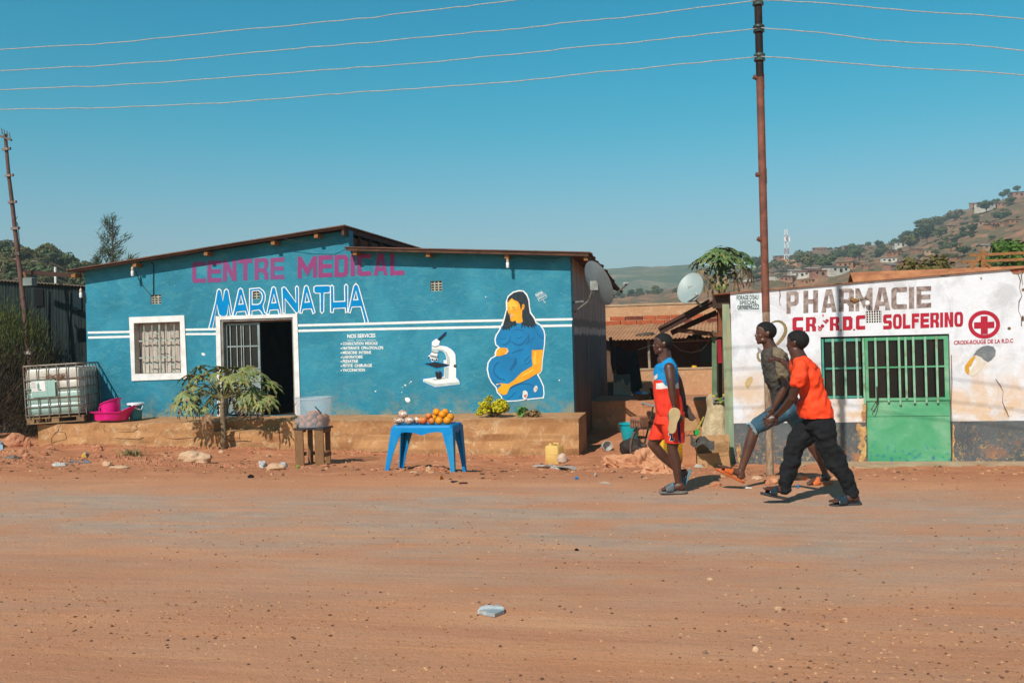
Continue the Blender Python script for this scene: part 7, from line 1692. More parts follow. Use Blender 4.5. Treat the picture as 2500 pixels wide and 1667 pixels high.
mb=MB(); A=onY(*ca_(1160,955),Ycb+.62); mb.extr([[onY(*ca_(*q),Ycb+.6) for q in ((1128,945),(1180,955),(1195,880),(1175,900),(1165,872),(1150,880),(1135,880))]],(0,.05,0)); tag(mb.build('green_bottle',M('bright_green_plastic','#1fa24a','#18903f',5,.35),None,A),'bright green plastic container beside the sack','container')
mb=MB(); mb.cyl(onY(*ca_(1165,880),Ycb+.62),onY(*ca_(1245,720),Ycb+.75),.014); tag(mb.build('yellow_stick',M('yellow_stick','#a89a3a','#8c7c2c'),None,onY(*ca_(1165,880),Ycb+.62)),'thin yellow stick leaning on the sack','stick')
# ============================================================ ROCKS AND LITTER
m_rock=mudwall('reddish_rock','#a4674a','#b97c5a','#cf9c78'); m_rockg=M('grey_slab','#5f5650','#78695c',5,.9,bump=.6,bs=20); m_rockp=mudwall('pale_rock','#bd9270','#caa584','#d9b896')
c1r=crop(0,820,4.611)
def rock(px,py,w,h,m,label,mp,seed,d=None,grp='rocks on the verge',flat_=True,amp=.35):
    p=onG(*mp(px,py)); s=(p-CO).dot(FWD)/2431; sx=w/2*s; sz=h*s*.62
    return lump('rock',label,'rock',(p.x,p.y+sx*.3,p.z+sz*.35),(sx,d or sx*.75,sz),m,seed,amp,18,grp,None,flat_)
S=4.611
rock(140,1240,270/S,190/S,m_rock,'large rounded red boulder at the left below the dark bush',c1r,2)
rock(300,1250,80/S,120/S,m_rock,'dark side chunk leaning on the large boulder',c1r,4)
rock(110,1385,180/S,45/S,m_rockg,'flat grey slab at the left edge of the verge',c1r,5)
rock(300,1375,105/S,65/S,m_rock,'red rock right of the flat grey slab',c1r,6)
rock(1085,1290,130/S,75/S,m_rock,'angular red rock behind the litter',c1r,7)
rock(1090,1365,90/S,60/S,m_rock,'red rock just below the angular one',c1r,9)
rock(1190,1465,120/S,65/S,m_rockp,'square pale brick piece right of the litter',c1r,12)
rock(1320,1485,210/S,30/S,m_rockp,'thin pale stone sliver beside the brick piece',c1r,13)
rock(1560,1180,130/S,80/S,m_rockp,'broken piece of terrace render against the wall',c1r,14)
rock(560,1275,110/S,45/S,m_rock,'small red rock under the terrace corner',c1r,15)
rock(490,1340,90/S,60/S,m_rock,'small crumbling clod left of the litter',c1r,16)
rock(240,1310,110/S,50/S,m_rock,'crumbling clod above the red rock',c1r,18)
S=3.92
rock(270,1090,360/S,120/S,m_rockp,'broad flat pale rock at the foot of the young papaya',c3,21,amp=.25)
rock(70,1060,60/S,35/S,m_rock,'small red rock left of the broad flat rock',c3,22)
rock(1060,1170,200/S,80/S,m_rockp,'knobbly yellowish rock left of the wooden stool',c3,24)
rock(825,1010,50/S,45/S,m_rock,'little upright clod right of the papaya trunk',c3,25)
rock(545,1000,50/S,30/S,m_rockp,'pale pebble at the base of the papaya trunk',c3,26)
rock(930,930,150/S,70/S,m_rock,'earth clod against the foot of the door step',c3,27,amp=.5)
rock(830,1240,60/S,40/S,m_dark,'small black lump on the road edge',c3,28,grp='litter on the verge')
rock(1535,1135,90/S,30/S,m_rock,'flat reddish stone by the right stool leg',c3,29)
for i,(x,y,w,h) in enumerate(((320,780,80,22),(430,800,90,22),(500,760,110,30),(570,790,50,60),(700,775,110,40),(790,790,60,30),(45,780,60,30),(600,800,60,18),(1145,800,30,15),(1370,640,30,12),(660,740,120,24))):
    rock(x,y,w/S,h/S,(m_rock,m_rockp)[i%2],('small reddish stone','small pale stone')[i%2]+' in the crumbs under the blue table',c5t,40+i,grp='stones under the blue table')
c1y=crop(1540,760,3.137); S=3.137
rock(650,1340,85/S,40/S,m_rock,'brick fragment between the boys on the verge',c1y,60); rock(970,1290,85/S,35/S,m_rockp,'pale stone in the shadow behind the orange slipper',c1y,61); rock(1090,1320,110/S,60/S,m_rock,'reddish stone under the outstretched legs',c1y,62); rock(1310,1290,110/S,60/S,m_rock,'broken brick behind the black trousers',c1y,63,amp=.5); rock(1050,1330,40/S,40/S,m_rock,'small clod near the lifted sandal',c1y,64)
c9=crop(1700,1100,2.765); S=2.765
rock(92,872,45/S,20/S,m_rockp,'tan stone on the road at centre right',c9,70,grp='stones on the road'); rock(553,1072,48/S,28/S,m_rockp,'tan pointed stone on the road',c9,71,grp='stones on the road'); rock(403,1355,45/S,42/S,m_rockp,'rounded ochre stone near the bottom of the road',c9,72,grp='stones on the road'); rock(60,1370,28/S,20/S,m_rockg,'dark grey stone left of the ochre one',c9,73,grp='stones on the road'); rock(1005,1140,36/S,14/S,m_rockp,'flat tan stone on the lower road',c9,74,grp='stones on the road'); rock(565,1475,26/S,16/S,m_rockp,'small tan stone at the bottom of the road',c9,75,grp='stones on the road')
c8r=crop(900,1150,2.94)
rock(1492,570,28/2.94,20/2.94,m_dark,'small black stone in the middle of the road',c8r,76,grp='stones on the road')
# grey stone tile on the road
pts=[(782,1025),(800,1000),(840,985),(900,988),(930,982),(972,1002),(975,1022),(905,1052),(850,1043)]
P=[onG(*c8r(*p)) for p in pts]; c=sum(P,V((0,0,0)))/len(P); mb=MB(); mb.extr([[p+V((0,0,.022)) for p in P]],(0,0,-.02)); tag(mb.build('broken_tile',M('broken_white_tile','#c9cdc8','#8d979a',7,.6,lo=.42,hi=.56,bump=.3,grime='#b08f6c'),None,c,bevel=.003),'broken pale grey floor tile lying alone on the road','tile')
# litter
mw=M('white_litter','#d9d4cc','#b5aa9c',12,.7)
rag('plastic_litter','flattened cream plastic strip on the verge at left','litter',[(580,1450),(610,1428),(680,1440),(745,1428),(775,1440),(740,1462),(650,1468),(600,1468)],c1r,mw,seed=2)
rag('plastic_litter','dark blue grey wrapper beside the cream strip','litter',[(760,1415),(820,1408),(900,1415),(960,1400),(1020,1415),(1020,1430),(950,1432),(880,1440),(800,1440)],c1r,M('blue_grey_litter','#55616c','#7d8288',9,.5),seed=3)
rag('plastic_litter','yellow scrap among the litter','litter',[(915,1350),(935,1340),(980,1365),(975,1385),(925,1392)],c1r,M('yellow_litter','#d8a52a','#b98b1e',9,.6),lift=.06,seed=4)
rag('plastic_litter','folded white paper by the yellow scrap','litter',[(925,1345),(985,1325),(975,1345),(960,1362)],c1r,mw,lift=.07,seed=5)
rag('plastic_litter','pale blue plastic at the far left edge','litter',[(0,1290),(0,1210),(20,1230),(35,1280)],c1r,M('pale_blue_litter','#a9c4cf','#86a8b8',9,.4),lift=.1,seed=6)
rag('plastic_litter','crushed clear bag left of the yellowish rock','litter',[(900,1100),(960,1090),(985,1120),(950,1150),(915,1140)],c3,mw,lift=.06,seed=7)
rag('plastic_litter','crushed clear bag right of the yellowish rock','litter',[(1110,1110),(1170,1115),(1185,1135),(1150,1145),(1120,1135)],c3,M('pale_blue_litter','#a9c4cf'),lift=.05,seed=8)
rag('plastic_litter','lime green scrap at the foot of the stool','litter',[(1265,1130),(1290,1128),(1292,1148),(1268,1150)],c3,M('lime_litter','#9ab52a','#86a020',9,.6),lift=.04,seed=9)
rag('plastic_litter','white scrap between the boys','litter',[(845,1345),(900,1352),(930,1358),(880,1360)],c1y,mw,lift=.02,seed=10)
rag('plastic_litter','blue bottle cap on the verge','litter',[(1268,1345),(1292,1343),(1292,1352),(1270,1354)],c1y,M('blue_litter','#3a78a8','#2f6894',9,.5),lift=.03,seed=11)
rag('plastic_litter','white bag at the foot of the cardboard box','litter',[(480,1190),(520,1183),(560,1188),(575,1196),(500,1198)],c1y,mw,lift=.05,seed=12)
rag('plastic_litter','small blue scrap left of the cardboard scrap','litter',[(1970,855),(2010,852),(2012,862),(1975,865)],c5t,M('blue_litter','#3a78a8'),lift=.03,seed=13)
rag('plastic_litter','white dot of litter near the terrace corner','litter',[(2158,828),(2172,820),(2182,830),(2170,838)],c5t,mw,lift=.04,seed=14)
rag('plastic_litter','orange peel scrap in front of the blue table','litter',[(670,850),(700,845),(712,858),(685,868)],c5t,M('orange_litter','#d98a2a','#c0741c',9,.6),lift=.04,seed=15)
# loose gravel on road and verge
rg=random.Random(77); mbg=[MB(),MB(),MB()]
def peb(mb,p,r):
    n=5; a0=rg.random()*6; h=r*rg.uniform(.5,.9); e=rg.uniform(.6,1)
    ring=[p+V((r*math.cos(a0+2*PI*i/n),r*e*math.sin(a0+2*PI*i/n),-.2*h)) for i in range(n)]; up_=[p+V((.6*r*math.cos(a0+.4+2*PI*i/n),.6*r*e*math.sin(a0+.4+2*PI*i/n),.7*h)) for i in range(n)]
    b=len(mb.v); mb.v+=ring+up_; mb.f+=[[b+i,b+(i+1)%n,b+n+(i+1)%n,b+n+i] for i in range(n)]+[[b+n+i for i in range(n)]]; mb.mi+=[0]*(n+1)
for i in range(13000):
    if rg.random()<.72:
        px=rg.uniform(-40,2540); py=rg.uniform(1150,1670); p=onZ(px,py,0)
        if p.y>10.5: continue
        if mn.noise(V((p.x*.7,p.y*.9,4)))+rg.gauss(0,.25)<-.05: continue
        r=.003+.010*rg.random()**2.4
    else:
        x=rg.uniform(-15,4); y=rg.uniform(10.5,17); p=V((x,y,0)); r=.006+.035*rg.random()**4
        if y>15.6 and x>.2: continue
        if y>YT-.05: continue
    p=V((p.x,p.y,gz(p.x,p.y))); peb(mbg[rg.choice((0,0,1,2))],p,r)
for m_,g in zip((M('tan_gravel','#a87550','#7f563c',30,.9),M('pale_gravel','#c79a74','#a87b58',30,.9),M('dark_gravel','#6d4c38','#523a2b',30,.9)),mbg): 
    o=g.build('gravel',m_,None,(0,8,0),recalc=False); tag(o,'loose gravel and grit scattered on the road and verge','gravel',kind='stuff')
# crumbled earth clumps (verge)
mb=MB(); 
for cx,cy_2,s_,n in ((-8.3,13.3,.9,420),(-4.1,12.7,.5,260),(-12.0,14.6,1.1,420),(-6.6,13.6,.7,220),(-10,13.9,1.0,320),(-11,13.6,1.2,200),(-.3,11.9,.5,80),(-1.9,13.6,.6,80)):
    for i in range(n):
        x=cx+rg.gauss(0,s_*.6); y=cy_2+rg.gauss(0,s_*.3)
        if y>YT-.1: continue
        peb(mb,V((x,y,gz(x,y))),.008+.045*rg.random()**3.5)
for i in range(1100):
    x=rg.uniform(-13.5,-2.4); y=YT-.05-abs(rg.gauss(0,.12)); peb(mb,V((x,y,gz(x,y))),.008+.05*rg.random()**3)
tag(mb.build('earth_crumbs',m_rock,None,(-8,14,0),recalc=False),'reddish crumbs of earth and stone along the verge','earth',kind='stuff')
# ============================================================ PEOPLE
from mathutils.bvhtree import BVHTree
def skinmat(name,a,b):
    t=NT(name); p=t.pos('World'); k=t.ramp(t.noise(9,5,.6,p),[(.35,hx(a)),(.7,hx(b))]); k=t.mix(t.ramp(t.noise(30,5,.7,p),[(.62,0.0),(.75,.2)]),k,hx('#735243')); t.col(k); t.bump(t.noise(160,3,.6,p),.12,.002); return t.done(.40,spec=.5)
m_sk=skinmat('dark_skin','#46291f','#573527'); m_sk2=skinmat('dark_skin_warm','#4e3024','#5f3d2d')
m_hair=M('short_black_hair','#0d0b0b','#171413',30,.8,bump=.8,bs=260,bd=.004)
m_eyew=M('eye_white','#9c8f86','#8f8279',9,.3,bump=0); m_eyed=M('eye_dark','#100b09','#140e0b',9,.2,bump=0)
def proj(p):
    d=CR.transposed()@(p-CO); return CX+F*d.x/-d.z, CY-F*d.y/-d.z
class Fig:
    def __init__(s,ox,oy,sc_,D): s.ox,s.oy,s.sc,s.D=ox,oy,sc_,D; s.s=D/F/sc_
    def P(s,x,y,o=0): return onD(s.ox+x/s.sc,s.oy+y/s.sc,s.D+o)
    def inv(s,p): x,y=proj(p); return (x-s.ox)*s.sc,(y-s.oy)*s.sc
    def limb(s,mb,pts,n=16):
        for a,b in zip(pts,pts[1:]): mb.caps(s.P(*a[:3]),s.P(*b[:3]),a[3],b[3],n)
    def tor(s,mb,rows,hw,off=0,n=28,ex=2.6,yaw=0):
        rs=[]
        F_=FWD*math.cos(yaw)+RGT*math.sin(yaw)
        for i,r in enumerate(rows):
            xf,xb,y=r[:3]; w_=r[3] if len(r)>3 else hw; o=r[4] if len(r)>4 else off
            c=s.P((xf+xb)/2,y,o); hd=(xb-xf)/2*s.s; ring=[]
            for j in range(n):
                a=2*PI*j/n; ca,sa=math.cos(a),math.sin(a)
                ring.append(c+RGT*hd*math.copysign(abs(ca)**(2/ex),ca)+F_*w_*math.copysign(abs(sa)**(2/ex),sa))
            rs.append(ring)
        mb.rings(rs)
def head(mb,c,H,f,u,neck=None):
    f=f.normalized(); l=u.cross(f).normalized(); u=f.cross(l).normalized(); RM=Matrix((f,l,u)).transposed()
    def h(x,y,z): return c+RM@V((x,y,z))*H
    E=lambda x,y,z,a,b,d,rot=None: mb.ell(h(x,y,z),(a*H,b*H,d*H),22,14,RM if rot is None else RM@rot)
    E(-.075,0,.135,.425,.335,.365); E(-.03,0,.06,.39,.315,.33); E(.10,0,-.08,.245,.245,.34); E(.12,0,-.30,.19,.19,.14); E(.215,0,-.385,.085,.10,.08)
    for s in (-1,1):
        E(.20,.14*s,-.10,.10,.10,.12); E(.05,.20*s,-.28,.15,.07,.10); E(-.04,.315*s,-.01,.075,.03,.12,Matrix.Rotation(.35,3,'Y')); E(-.075,.335*s,.02,.05,.035,.09); E(.355,.045*s,-.12,.042,.038,.033)
    E(.245,0,.115,.10,.20,.06); E(.20,0,.22,.16,.2,.14)
    mb.caps(h(.315,0,.06),h(.375,0,-.095),.03*H,.046*H)
    E(.27,0,-.22,.09,.13,.09); E(.315,0,-.205,.055,.10,.034); E(.305,0,-.265,.052,.09,.036)
    return h,RM
def hairof(o,par,c,H,RM,thick,name='hair'):
    me=o.data; o0=wloc(par); RI=RM.transposed(); vs=[];mp_={};fs=[]
    def q(p): return RI@((p+o0-c)/H)
    def inh(k):
        if abs(k.y)>.34 or k.length>.66: return -1
        x,z=k.x,k.z
        if x>.0: lim=.02+.95*max(0,x-.02)**.8 if abs(k.y)>.16 else .285+.1*(x>.3)
        elif x>-.10: lim=.03
        else: lim=max(-.27,-.02+(x+.10)*1.7)
        if -.12<x<.03 and abs(k.y)>.29 and z<.13: return -1
        return (z-lim)
    for p in me.polygons:
        if inh(q(p.center))>0:
            f=[]
            for vi in p.vertices:
                if vi not in mp_:
                    v=me.vertices[vi]; e=min(1,max(0,inh(q(v.co))/.06)); mp_[vi]=len(vs); vs.append(v.co+v.normal*(.001+thick*e))
                f.append(mp_[vi])
            fs.append(f)
    m2=bpy.data.meshes.new(name); m2.from_pydata(vs,[],fs); m2.materials.append(m_hair); m2.polygons.foreach_set('use_smooth',[True]*len(fs))
    ob=bpy.data.objects.new(name,m2); col.objects.link(ob); ob.parent=par
def eyes(h,H,par,f,sides=(-1,1)):
    for s in sides:
        mb=MB(); mb.ell(h(.262,.125*s,.025),(.044*H,.044*H,.026*H),14,8); e=mb.build('eye',m_eyew,par,smooth=True)
        mb=MB(); mb.ell(h(.285,.122*s,.025),(.03*H,.034*H,.028*H),12,8); mb.build('iris',m_eyed,e,smooth=True)
        mb=MB(); mb.tube([h(.27,.07*s,.085),h(.275,.13*s,.10),h(.24,.20*s,.085)],.010*H,6); mb.build('eyebrow',m_hair,par)
def hand(mb,w_,d,n,side,L_=.165,curl=.5,spread=.12,thumb=1):
    d=d.normalized(); n=(n-d*n.dot(d)).normalized(); t=d.cross(n).normalized()*side; Lp=L_*.5
    RM=Matrix((d,t,n)).transposed(); mb.ell(w_+d*Lp*.55,(Lp*.62,L_*.23,L_*.105),16,10,RM); mb.caps(w_-d*.02,w_+d*Lp*.4,L_*.14,L_*.13)
    for k,(o,ln_) in enumerate(((-.18,.40),(-.065,.46),(.05,.44),(.16,.35))):
        b=w_+d*Lp*.95+t*o*L_; a=curl*(.8+.12*k); dd=(d*math.cos(0)+t*(o*spread*4)).normalized(); r=L_*.052; p=b
        for j,seg in enumerate((.45,.32,.23)):
            an=a*(j+.6); q=p+(dd*math.cos(an)+n*math.sin(an))*ln_*L_*seg; mb.caps(p,q,r,r*.92,10,3); p=q; r*=.92
    p=w_+d*Lp*.25-t*L_*.2; q=p+(d*.6-t*.55*thumb+n*.35).normalized()*L_*.2; r=q+(d*.8-t*.1+n*.45).normalized()*L_*.17
    mb.caps(w_+d*Lp*.1-t*L_*.1,p,L_*.08,L_*.075,10,3); mb.caps(p,q,L_*.072,L_*.062,10,3); mb.caps(q,r,L_*.06,L_*.05,10,3)
def foot(mb,heel,toe,up,side=1,w=.038):
    d=(toe-heel); Lf=d.length; d/=Lf; up=(up-d*up.dot(d)).normalized(); t=d.cross(up).normalized(); RM=Matrix((d,t,up)).transposed()
    mb.ell(heel+d*.035+up*.028,(.042,.032,.033),16,10,RM); mb.caps(heel+d*.045+up*.045,heel+d*Lf*.62+up*.024,.036,.026); mb.ell(heel+d*Lf*.5+up*.025,(Lf*.36,w,.026),18,10,RM); mb.ell(heel+d*Lf*.76+up*.020,(Lf*.16,w*1.12,.02),18,10,RM)
    for k in range(5):
        o=(k-2)*w*.46; r=(.0135,.0105,.010,.0095,.0085)[k if side>0 else 4-k]; ln_=(.17,.165,.15,.13,.11)[k if side>0 else 4-k]*Lf
        a=heel+d*Lf*.84+t*o+up*.016; mb.caps(a,a+d*ln_-up*.003,r,r*.85,10,3)
def sandal(par,name,heel,toe,up,w,mat_sole,mat_strap,kind='slide',Lx=.02,thick=.02,strap=True,sh=.062):
    d=(toe-heel); Lf=d.length; d/=Lf; up=(up-d*up.dot(d)).normalized(); t=d.cross(up).normalized(); heel=heel-d*Lx; Lf+=2*Lx
    s=None
    if par is None: s=None
    rs=[]; n=36
    def out(f): return w*(.78+.30*sstep(.35,.8,f)-.10*math.exp(-((f-.42)/.18)**2))*math.sqrt(max(0,1-abs((f-.5)*2)**5))
    prof=[]
    for i in range(n):
        a=2*PI*i/n; f=.5-.5*math.cos(a); sg=1 if math.sin(a)>=0 else -1; prof.append((f,sg*out(f)))
    for z,k in ((-thick,.95),(-thick*.8,1),(-.002,1.02),(.003,.97)): rs.append([heel+d*Lf*(.5+(f-.5)*k)+t*y*k+up*z for f,y in prof])
    mb=MB(); mb.rings(rs); o=mb.build(name,mat_sole,par,smooth='auto') if par else mb.build(name,mat_sole,None,heel,smooth='auto')
    if strap:
        mb=MB(); rows=[]
        f0,f1=(.50,.78) if kind=='slide' else (.42,.80)
        for i in range(9):
            f=f0+(f1-f0)*i/8; row=[]
            for j in range(15):
                a=PI*j/14; row.append(heel+d*Lf*f+t*(out(f)*1.03)*math.cos(a)+up*(sh*(1.12-.55*(f-f0)/(f1-f0))*math.sin(a)**.8+.002))
            rows.append(row)
        b=MB(); b.rings(rows,cap=False,closed=False); mb=b
        st=mb.build('strap',mat_strap,o,smooth=True); md=st.modifiers.new('t','SOLIDIFY'); md.thickness=.006; md.offset=1
    return o
def decal(o,mp,polys,mat,name,par,lift=.003,sub=True):
    bv=BVHTree.FromObject(o,bpy.context.evaluated_depsgraph_get()); o0=wloc(o); mb=MB(); dense=[]
    for poly in polys:
        P=[V((x,y,0)) for x,y in poly]; tr=tessellate_polygon([P])
        tris=[[P[i] for i in t] for t in tr]
        for _ in range(3 if sub else 0):
            nt_=[]
            for a,b,c in tris: ab,bc,ca=(a+b)/2,(b+c)/2,(c+a)/2; nt_+=[[a,ab,ca],[ab,b,bc],[ca,bc,c],[ab,bc,ca]]
            tris=nt_
        for t in tris:
            q=[]
            for p in t:
                x,y=mp(p.x,p.y); d=ray(x,y).normalized(); hit,nr,_,_=bv.ray_cast(CO-o0,d)
                if hit is None: break
                q.append(hit+o0-d*lift)
            if len(q)==3 and max((q[0]-q[1]).length,(q[1]-q[2]).length)<.05: mb.add(q,[[0,1,2]])
    if mb.v: 
        k=mb.build(name,mat,par,smooth=True); return k
def folds(amp,sc_,seed=0,st=V((1,1,.55))):
    def f(p,n):
        q=V((p.x*st.x,p.y*st.y,p.z*st.z))*sc_; return amp*(mn.noise(q+V((seed,0,0)))+.5*mn.noise(q*2.3+V((0,seed,0)))) - amp*.6*abs(mn.noise(q*1.4+V((seed,seed,3))))
    return f
# ---------------------------------------------------------------- boy in red and blue jersey
f1=Fig(1540,780,3.485,9.52); P=f1.P; H=188*f1.s
b1=thing('person','boy walking left in a blue and red sleeveless jersey and red shorts holding a sandal','person',P(360,1470))
mb=MB(); hc=P(262,210,0); fdir=(-RGT+UP*.07-FWD*.05); h1,RM1=head(mb,hc,H,fdir,(UP+RGT*.05))
mb.caps(P(285,270,0),P(295,350,0),.056,.062); mb.caps(P(270,340),P(300,400),.05,.08)
f1.tor(mb,[(262,345,362,.06),(222,372,400,.12),(205,382,450,.13),(205,385,560,.12),(215,400,680,.115),(222,430,800,.12),(215,440,870,.12)],.12)
mb.caps(P(325,408,-.145),P(325,408,.145),.048,.048)
f1.limb(mb,[(328,412,-.155,.052),(338,500,-.185,.044),(348,590,-.20,.036)]); f1.limb(mb,[(348,590,-.20,.036),(356,650,-.20,.035),(370,735,-.195,.022)])
f1.limb(mb,[(335,412,.155,.052),(400,520,.20,.042),(428,610,.22,.035)]); f1.limb(mb,[(428,610,.22,.035),(440,670,.21,.033),(458,740,.17,.022)])
f1.limb(mb,[(375,850,-.07,.085),(365,1000,-.08,.068),(352,1100,-.085,.050)]); f1.limb(mb,[(352,1100,-.085,.050),(382,1200,-.085,.052),(395,1300,-.085,.038),(405,1400,-.085,.029)])
f1.limb(mb,[(290,850,.07,.085),(225,990,.08,.066),(188,1060,.085,.050)]); f1.limb(mb,[(188,1060,.085,.050),(265,1150,.085,.050),(360,1240,.085,.040),(432,1312,.085,.029)])
foot(mb,P(462,1452,-.085),P(262,1452,-.10),UP,1,.036)
fo_h=P(478,1270,.085); fo_t=P(452,1400,.085); mb.caps(P(432,1312,.085),P(455,1300,.085),.029,.032); foot(mb,P(490,1285,.085),P(430,1410,.07),(-RGT*.8-UP*.35),1,.036)
hand(mb,P(370,738,-.195),(-UP+RGT*.02),FWD*.3-RGT,1,.15,.9,.05)
hand(mb,P(458,742,.17),(-UP*.8+RGT*.5),-RGT,1,.15,1.0,.05)
bo=mb.remesh('body',m_sk,b1,.0042,3); hairof(bo,b1,hc,H,RM1,.003); eyes(h1,H,b1,fdir)
# jersey
mb=MB(); f1.tor(mb,[(290,366,328,.055),(258,380,356,.10),(205,395,396,.148),(188,404,470,.152),(190,410,560,.150),(198,420,640,.148),(207,436,730,.148),(212,455,800,.150),(214,458,815,.148)],.15,0,32,2.4)
m_jb=M('jersey_blue','#0085be','#0077ae',8,.75,bump=.2,bs=200); m_jr=M('jersey_red_orange','#e2371d','#d42f18',8,.75,bump=.2,bs=200); m_jw=M('jersey_white','#e4ddd6','#d0c6bd',8,.75,bump=.2,bs=200)
def jm(p):
    x,y=f1.inv(p); yy=y+(x-300)*.03
    if (x-335)**2/78**2+(y-470)**2/105**2<1 and p.dot(FWD)<P(300,500,0).dot(FWD): return 0
    if yy<512: return 0
    if yy<538: return 1
    if yy<588 and x>215: return 2
    return 1
je=mb.remesh('jersey',[m_jb,m_jr,m_jw],b1,.005,2,folds(.014,10,2),jm)
m1=crop(1540,780,3.485)
decal(je,m1,[[(190,470),(202,480),(215,470),(228,462),(224,478),(229,490),(222,500),(205,512),(192,516)]],m_jw,'chest_emblem',b1)
# shorts
mb=MB(); f1.tor(mb,[(220,455,785,.135),(200,458,830,.14),(190,458,880,.15)],.14,0,30,2.5)
f1.tor(mb,[(235,455,850,.08,-.07),(262,458,920,.088,-.075),(285,460,1000,.09,-.08),(294,462,1050,.09,-.08)],.09,0,26,2.4); f1.tor(mb,[(195,370,850,.08,.07),(172,335,920,.088,.075),(155,300,980,.09,.08),(147,285,1018,.09,.08)],.09,0,26,2.4)
sh1=mb.remesh('shorts',M('shorts_red_orange','#e23a1c','#cf2f16',6,.75,bump=.2,bs=200),b1,.005,3,folds(.012,10,5))
decal(sh1,m1,[[(398,850),(414,850),(430,1040),(412,1050),(400,960)]],M('navy_cloth','#16264f','#121f44',8,.8),'side_stripe',b1)
decal(sh1,m1,[[(318,966),(352,962),(356,1008),(370,1008),(371,1030),(328,1032),(326,1012),(336,1010),(334,986),(320,988)]],m_jw,'number_outline',b1,.003); decal(sh1,m1,[[(322,970),(349,966),(352,1012),(366,1012),(367,1026),(331,1028),(330,1015),(339,1014),(337,983),(323,984)]],M('navy_cloth','#16264f'),'shorts_number',b1,.0055)
m_gsole=M('grey_rubber_sandal','#5c5a5a','#736c68',9,.8,grime='#8b7a6c'); m_bstr=M('grey_blue_strap','#585c60','#1f8fa8',7,.6,lo=.5,hi=.6)
sandal(b1,'sandal',P(470,1458,-.085),P(250,1460,-.10),UP,.046,m_gsole,m_bstr,'slide',.012,.02,True,.07)
sandal(b1,'sandal',P(500,1278,.085),P(440,1420,.07),(-RGT*.8-UP*.35),.046,M('grey_blue_sole','#5d7078','#3f8f9c',5,.7),m_bstr,'slide',.012,.02,True,.06)
m_tan=M('tan_foam_sole','#a98f66','#bda47a',9,.85,bump=.5,bs=60)
sd1=tag(sandal(None,'held_sandal',P(345,960,-.245),P(378,762,-.235),FWD,.052,m_tan,m_gsole,'slide',.012,.022,True,.05),'tan soled sandal held by the boy in the red jersey, sole towards the road','sandal')
sd2=tag(sandal(None,'held_sandal',P(525,850,.10),P(448,745,.14),(FWD*.9-RGT*.6+UP*.2),.048,M('dark_sandal_sole','#3c302a','#54443a',9,.7),m_gsole,'slide',.012,.02,True,.05),'dark sandal hanging from the far hand of the boy in the red jersey','sandal')
# ---------------------------------------------------------------- boy in khaki shirt and denim shorts
f2=Fig(1780,700,2.8,9.70); P=f2.P; H=160*f2.s; m2=crop(1780,700,2.8)
b2_=thing('person','boy in a dark khaki t-shirt and cut denim shorts striding left beside the rusty pole','person',P(600,1350))
mb=MB(); hc=P(240,322,0); fdir=(-RGT+UP*.10-FWD*.08); h2,RM2=head(mb,hc,H,fdir,(UP+RGT*.08))
mb.caps(P(262,375,0),P(295,440,0),.056,.066); mb.caps(P(268,430),P(305,470),.05,.08)
f2.tor(mb,[(250,325,425,.07),(250,362,460,.115),(245,378,520,.12),(255,405,600,.12),(290,430,700,.115),(310,470,790,.12),(330,480,850,.12)],.12)
mb.caps(P(325,470,-.13),P(325,470,.13),.042,.042)
f2.limb(mb,[(340,485,-.145,.040),(366,570,-.19,.040),(382,672,-.21,.036)]); f2.limb(mb,[(382,672,-.21,.036),(355,735,-.20,.036),(300,835,-.17,.023)])
f2.limb(mb,[(345,480,.145,.04),(400,570,.20,.040),(440,660,.22,.035)]); f2.limb(mb,[(440,660,.22,.035),(450,730,.18,.033),(430,800,.14,.023)])
f2.limb(mb,[(400,830,-.07,.09),(290,890,-.08,.08),(172,975,-.09,.056)],18); f2.limb(mb,[(172,975,-.09,.055),(140,1080,-.09,.052),(100,1200,-.085,.037),(78,1270,-.085,.030)],18)
f2.limb(mb,[(430,830,.07,.09),(480,930,.08,.072),(530,1030,.085,.052)]); f2.limb(mb,[(530,1030,.085,.052),(590,1120,.085,.05),(630,1200,.085,.036),(655,1270,.085,.029)])
foot(mb,P(98,1318,-.085),P(-78,1228,-.10),(UP*.9+RGT*-.45),1,.038); mb.caps(P(78,1270,-.085),P(76,1295,-.085),.030,.034)
foot(mb,P(695,1318,.085),P(535,1352,.07),UP,1,.037); mb.caps(P(655,1270,.085),P(668,1300,.085),.029,.032)
hand(mb,P(300,838,-.17),(-UP*.8-RGT*.45),(-RGT*.6+FWD*.6),1,.155,.55,.08); hand(mb,P(430,802,.14),(-UP),-RGT,1,.15,.6,.05)
bo=mb.remesh('body',m_sk2,b2_,.0042,3); hairof(bo,b2_,hc,H,RM2,.007); eyes(h2,H,b2_,fdir)
mb=MB(); f2.tor(mb,[(262,330,408,.062),(236,362,428,.115),(224,392,462,.15),(222,408,520,.15),(230,420,580,.148),(246,428,640,.145),(275,440,700,.142),(295,470,760,.145),(300,488,795,.145)],.15,0,32,2.4)
f2.limb(mb,[(335,468,-.135,.070),(352,540,-.185,.064),(366,600,-.195,.060)],20); f2.limb(mb,[(340,470,.14,.064),(385,560,.21,.056)],18)
m_kh=M('khaki_shirt','#7a6b55','#695b48',5,.85,bump=.3,bs=200); m_kd=M('mottled_dark_shirt','#3c3935','#4c463d',9,.85,bump=.3,bs=200,lo=.45,hi=.6,grime='#302e2b')
def km(p):
    x,y=f2.inv(p)
    if x>300-(y-400)*.0 and y<470+ (x-300)*.2: return 0
    if x>318 and y<625 and (p-P(345,520,0)).dot(FWD)<-.12: return 0
    return 1
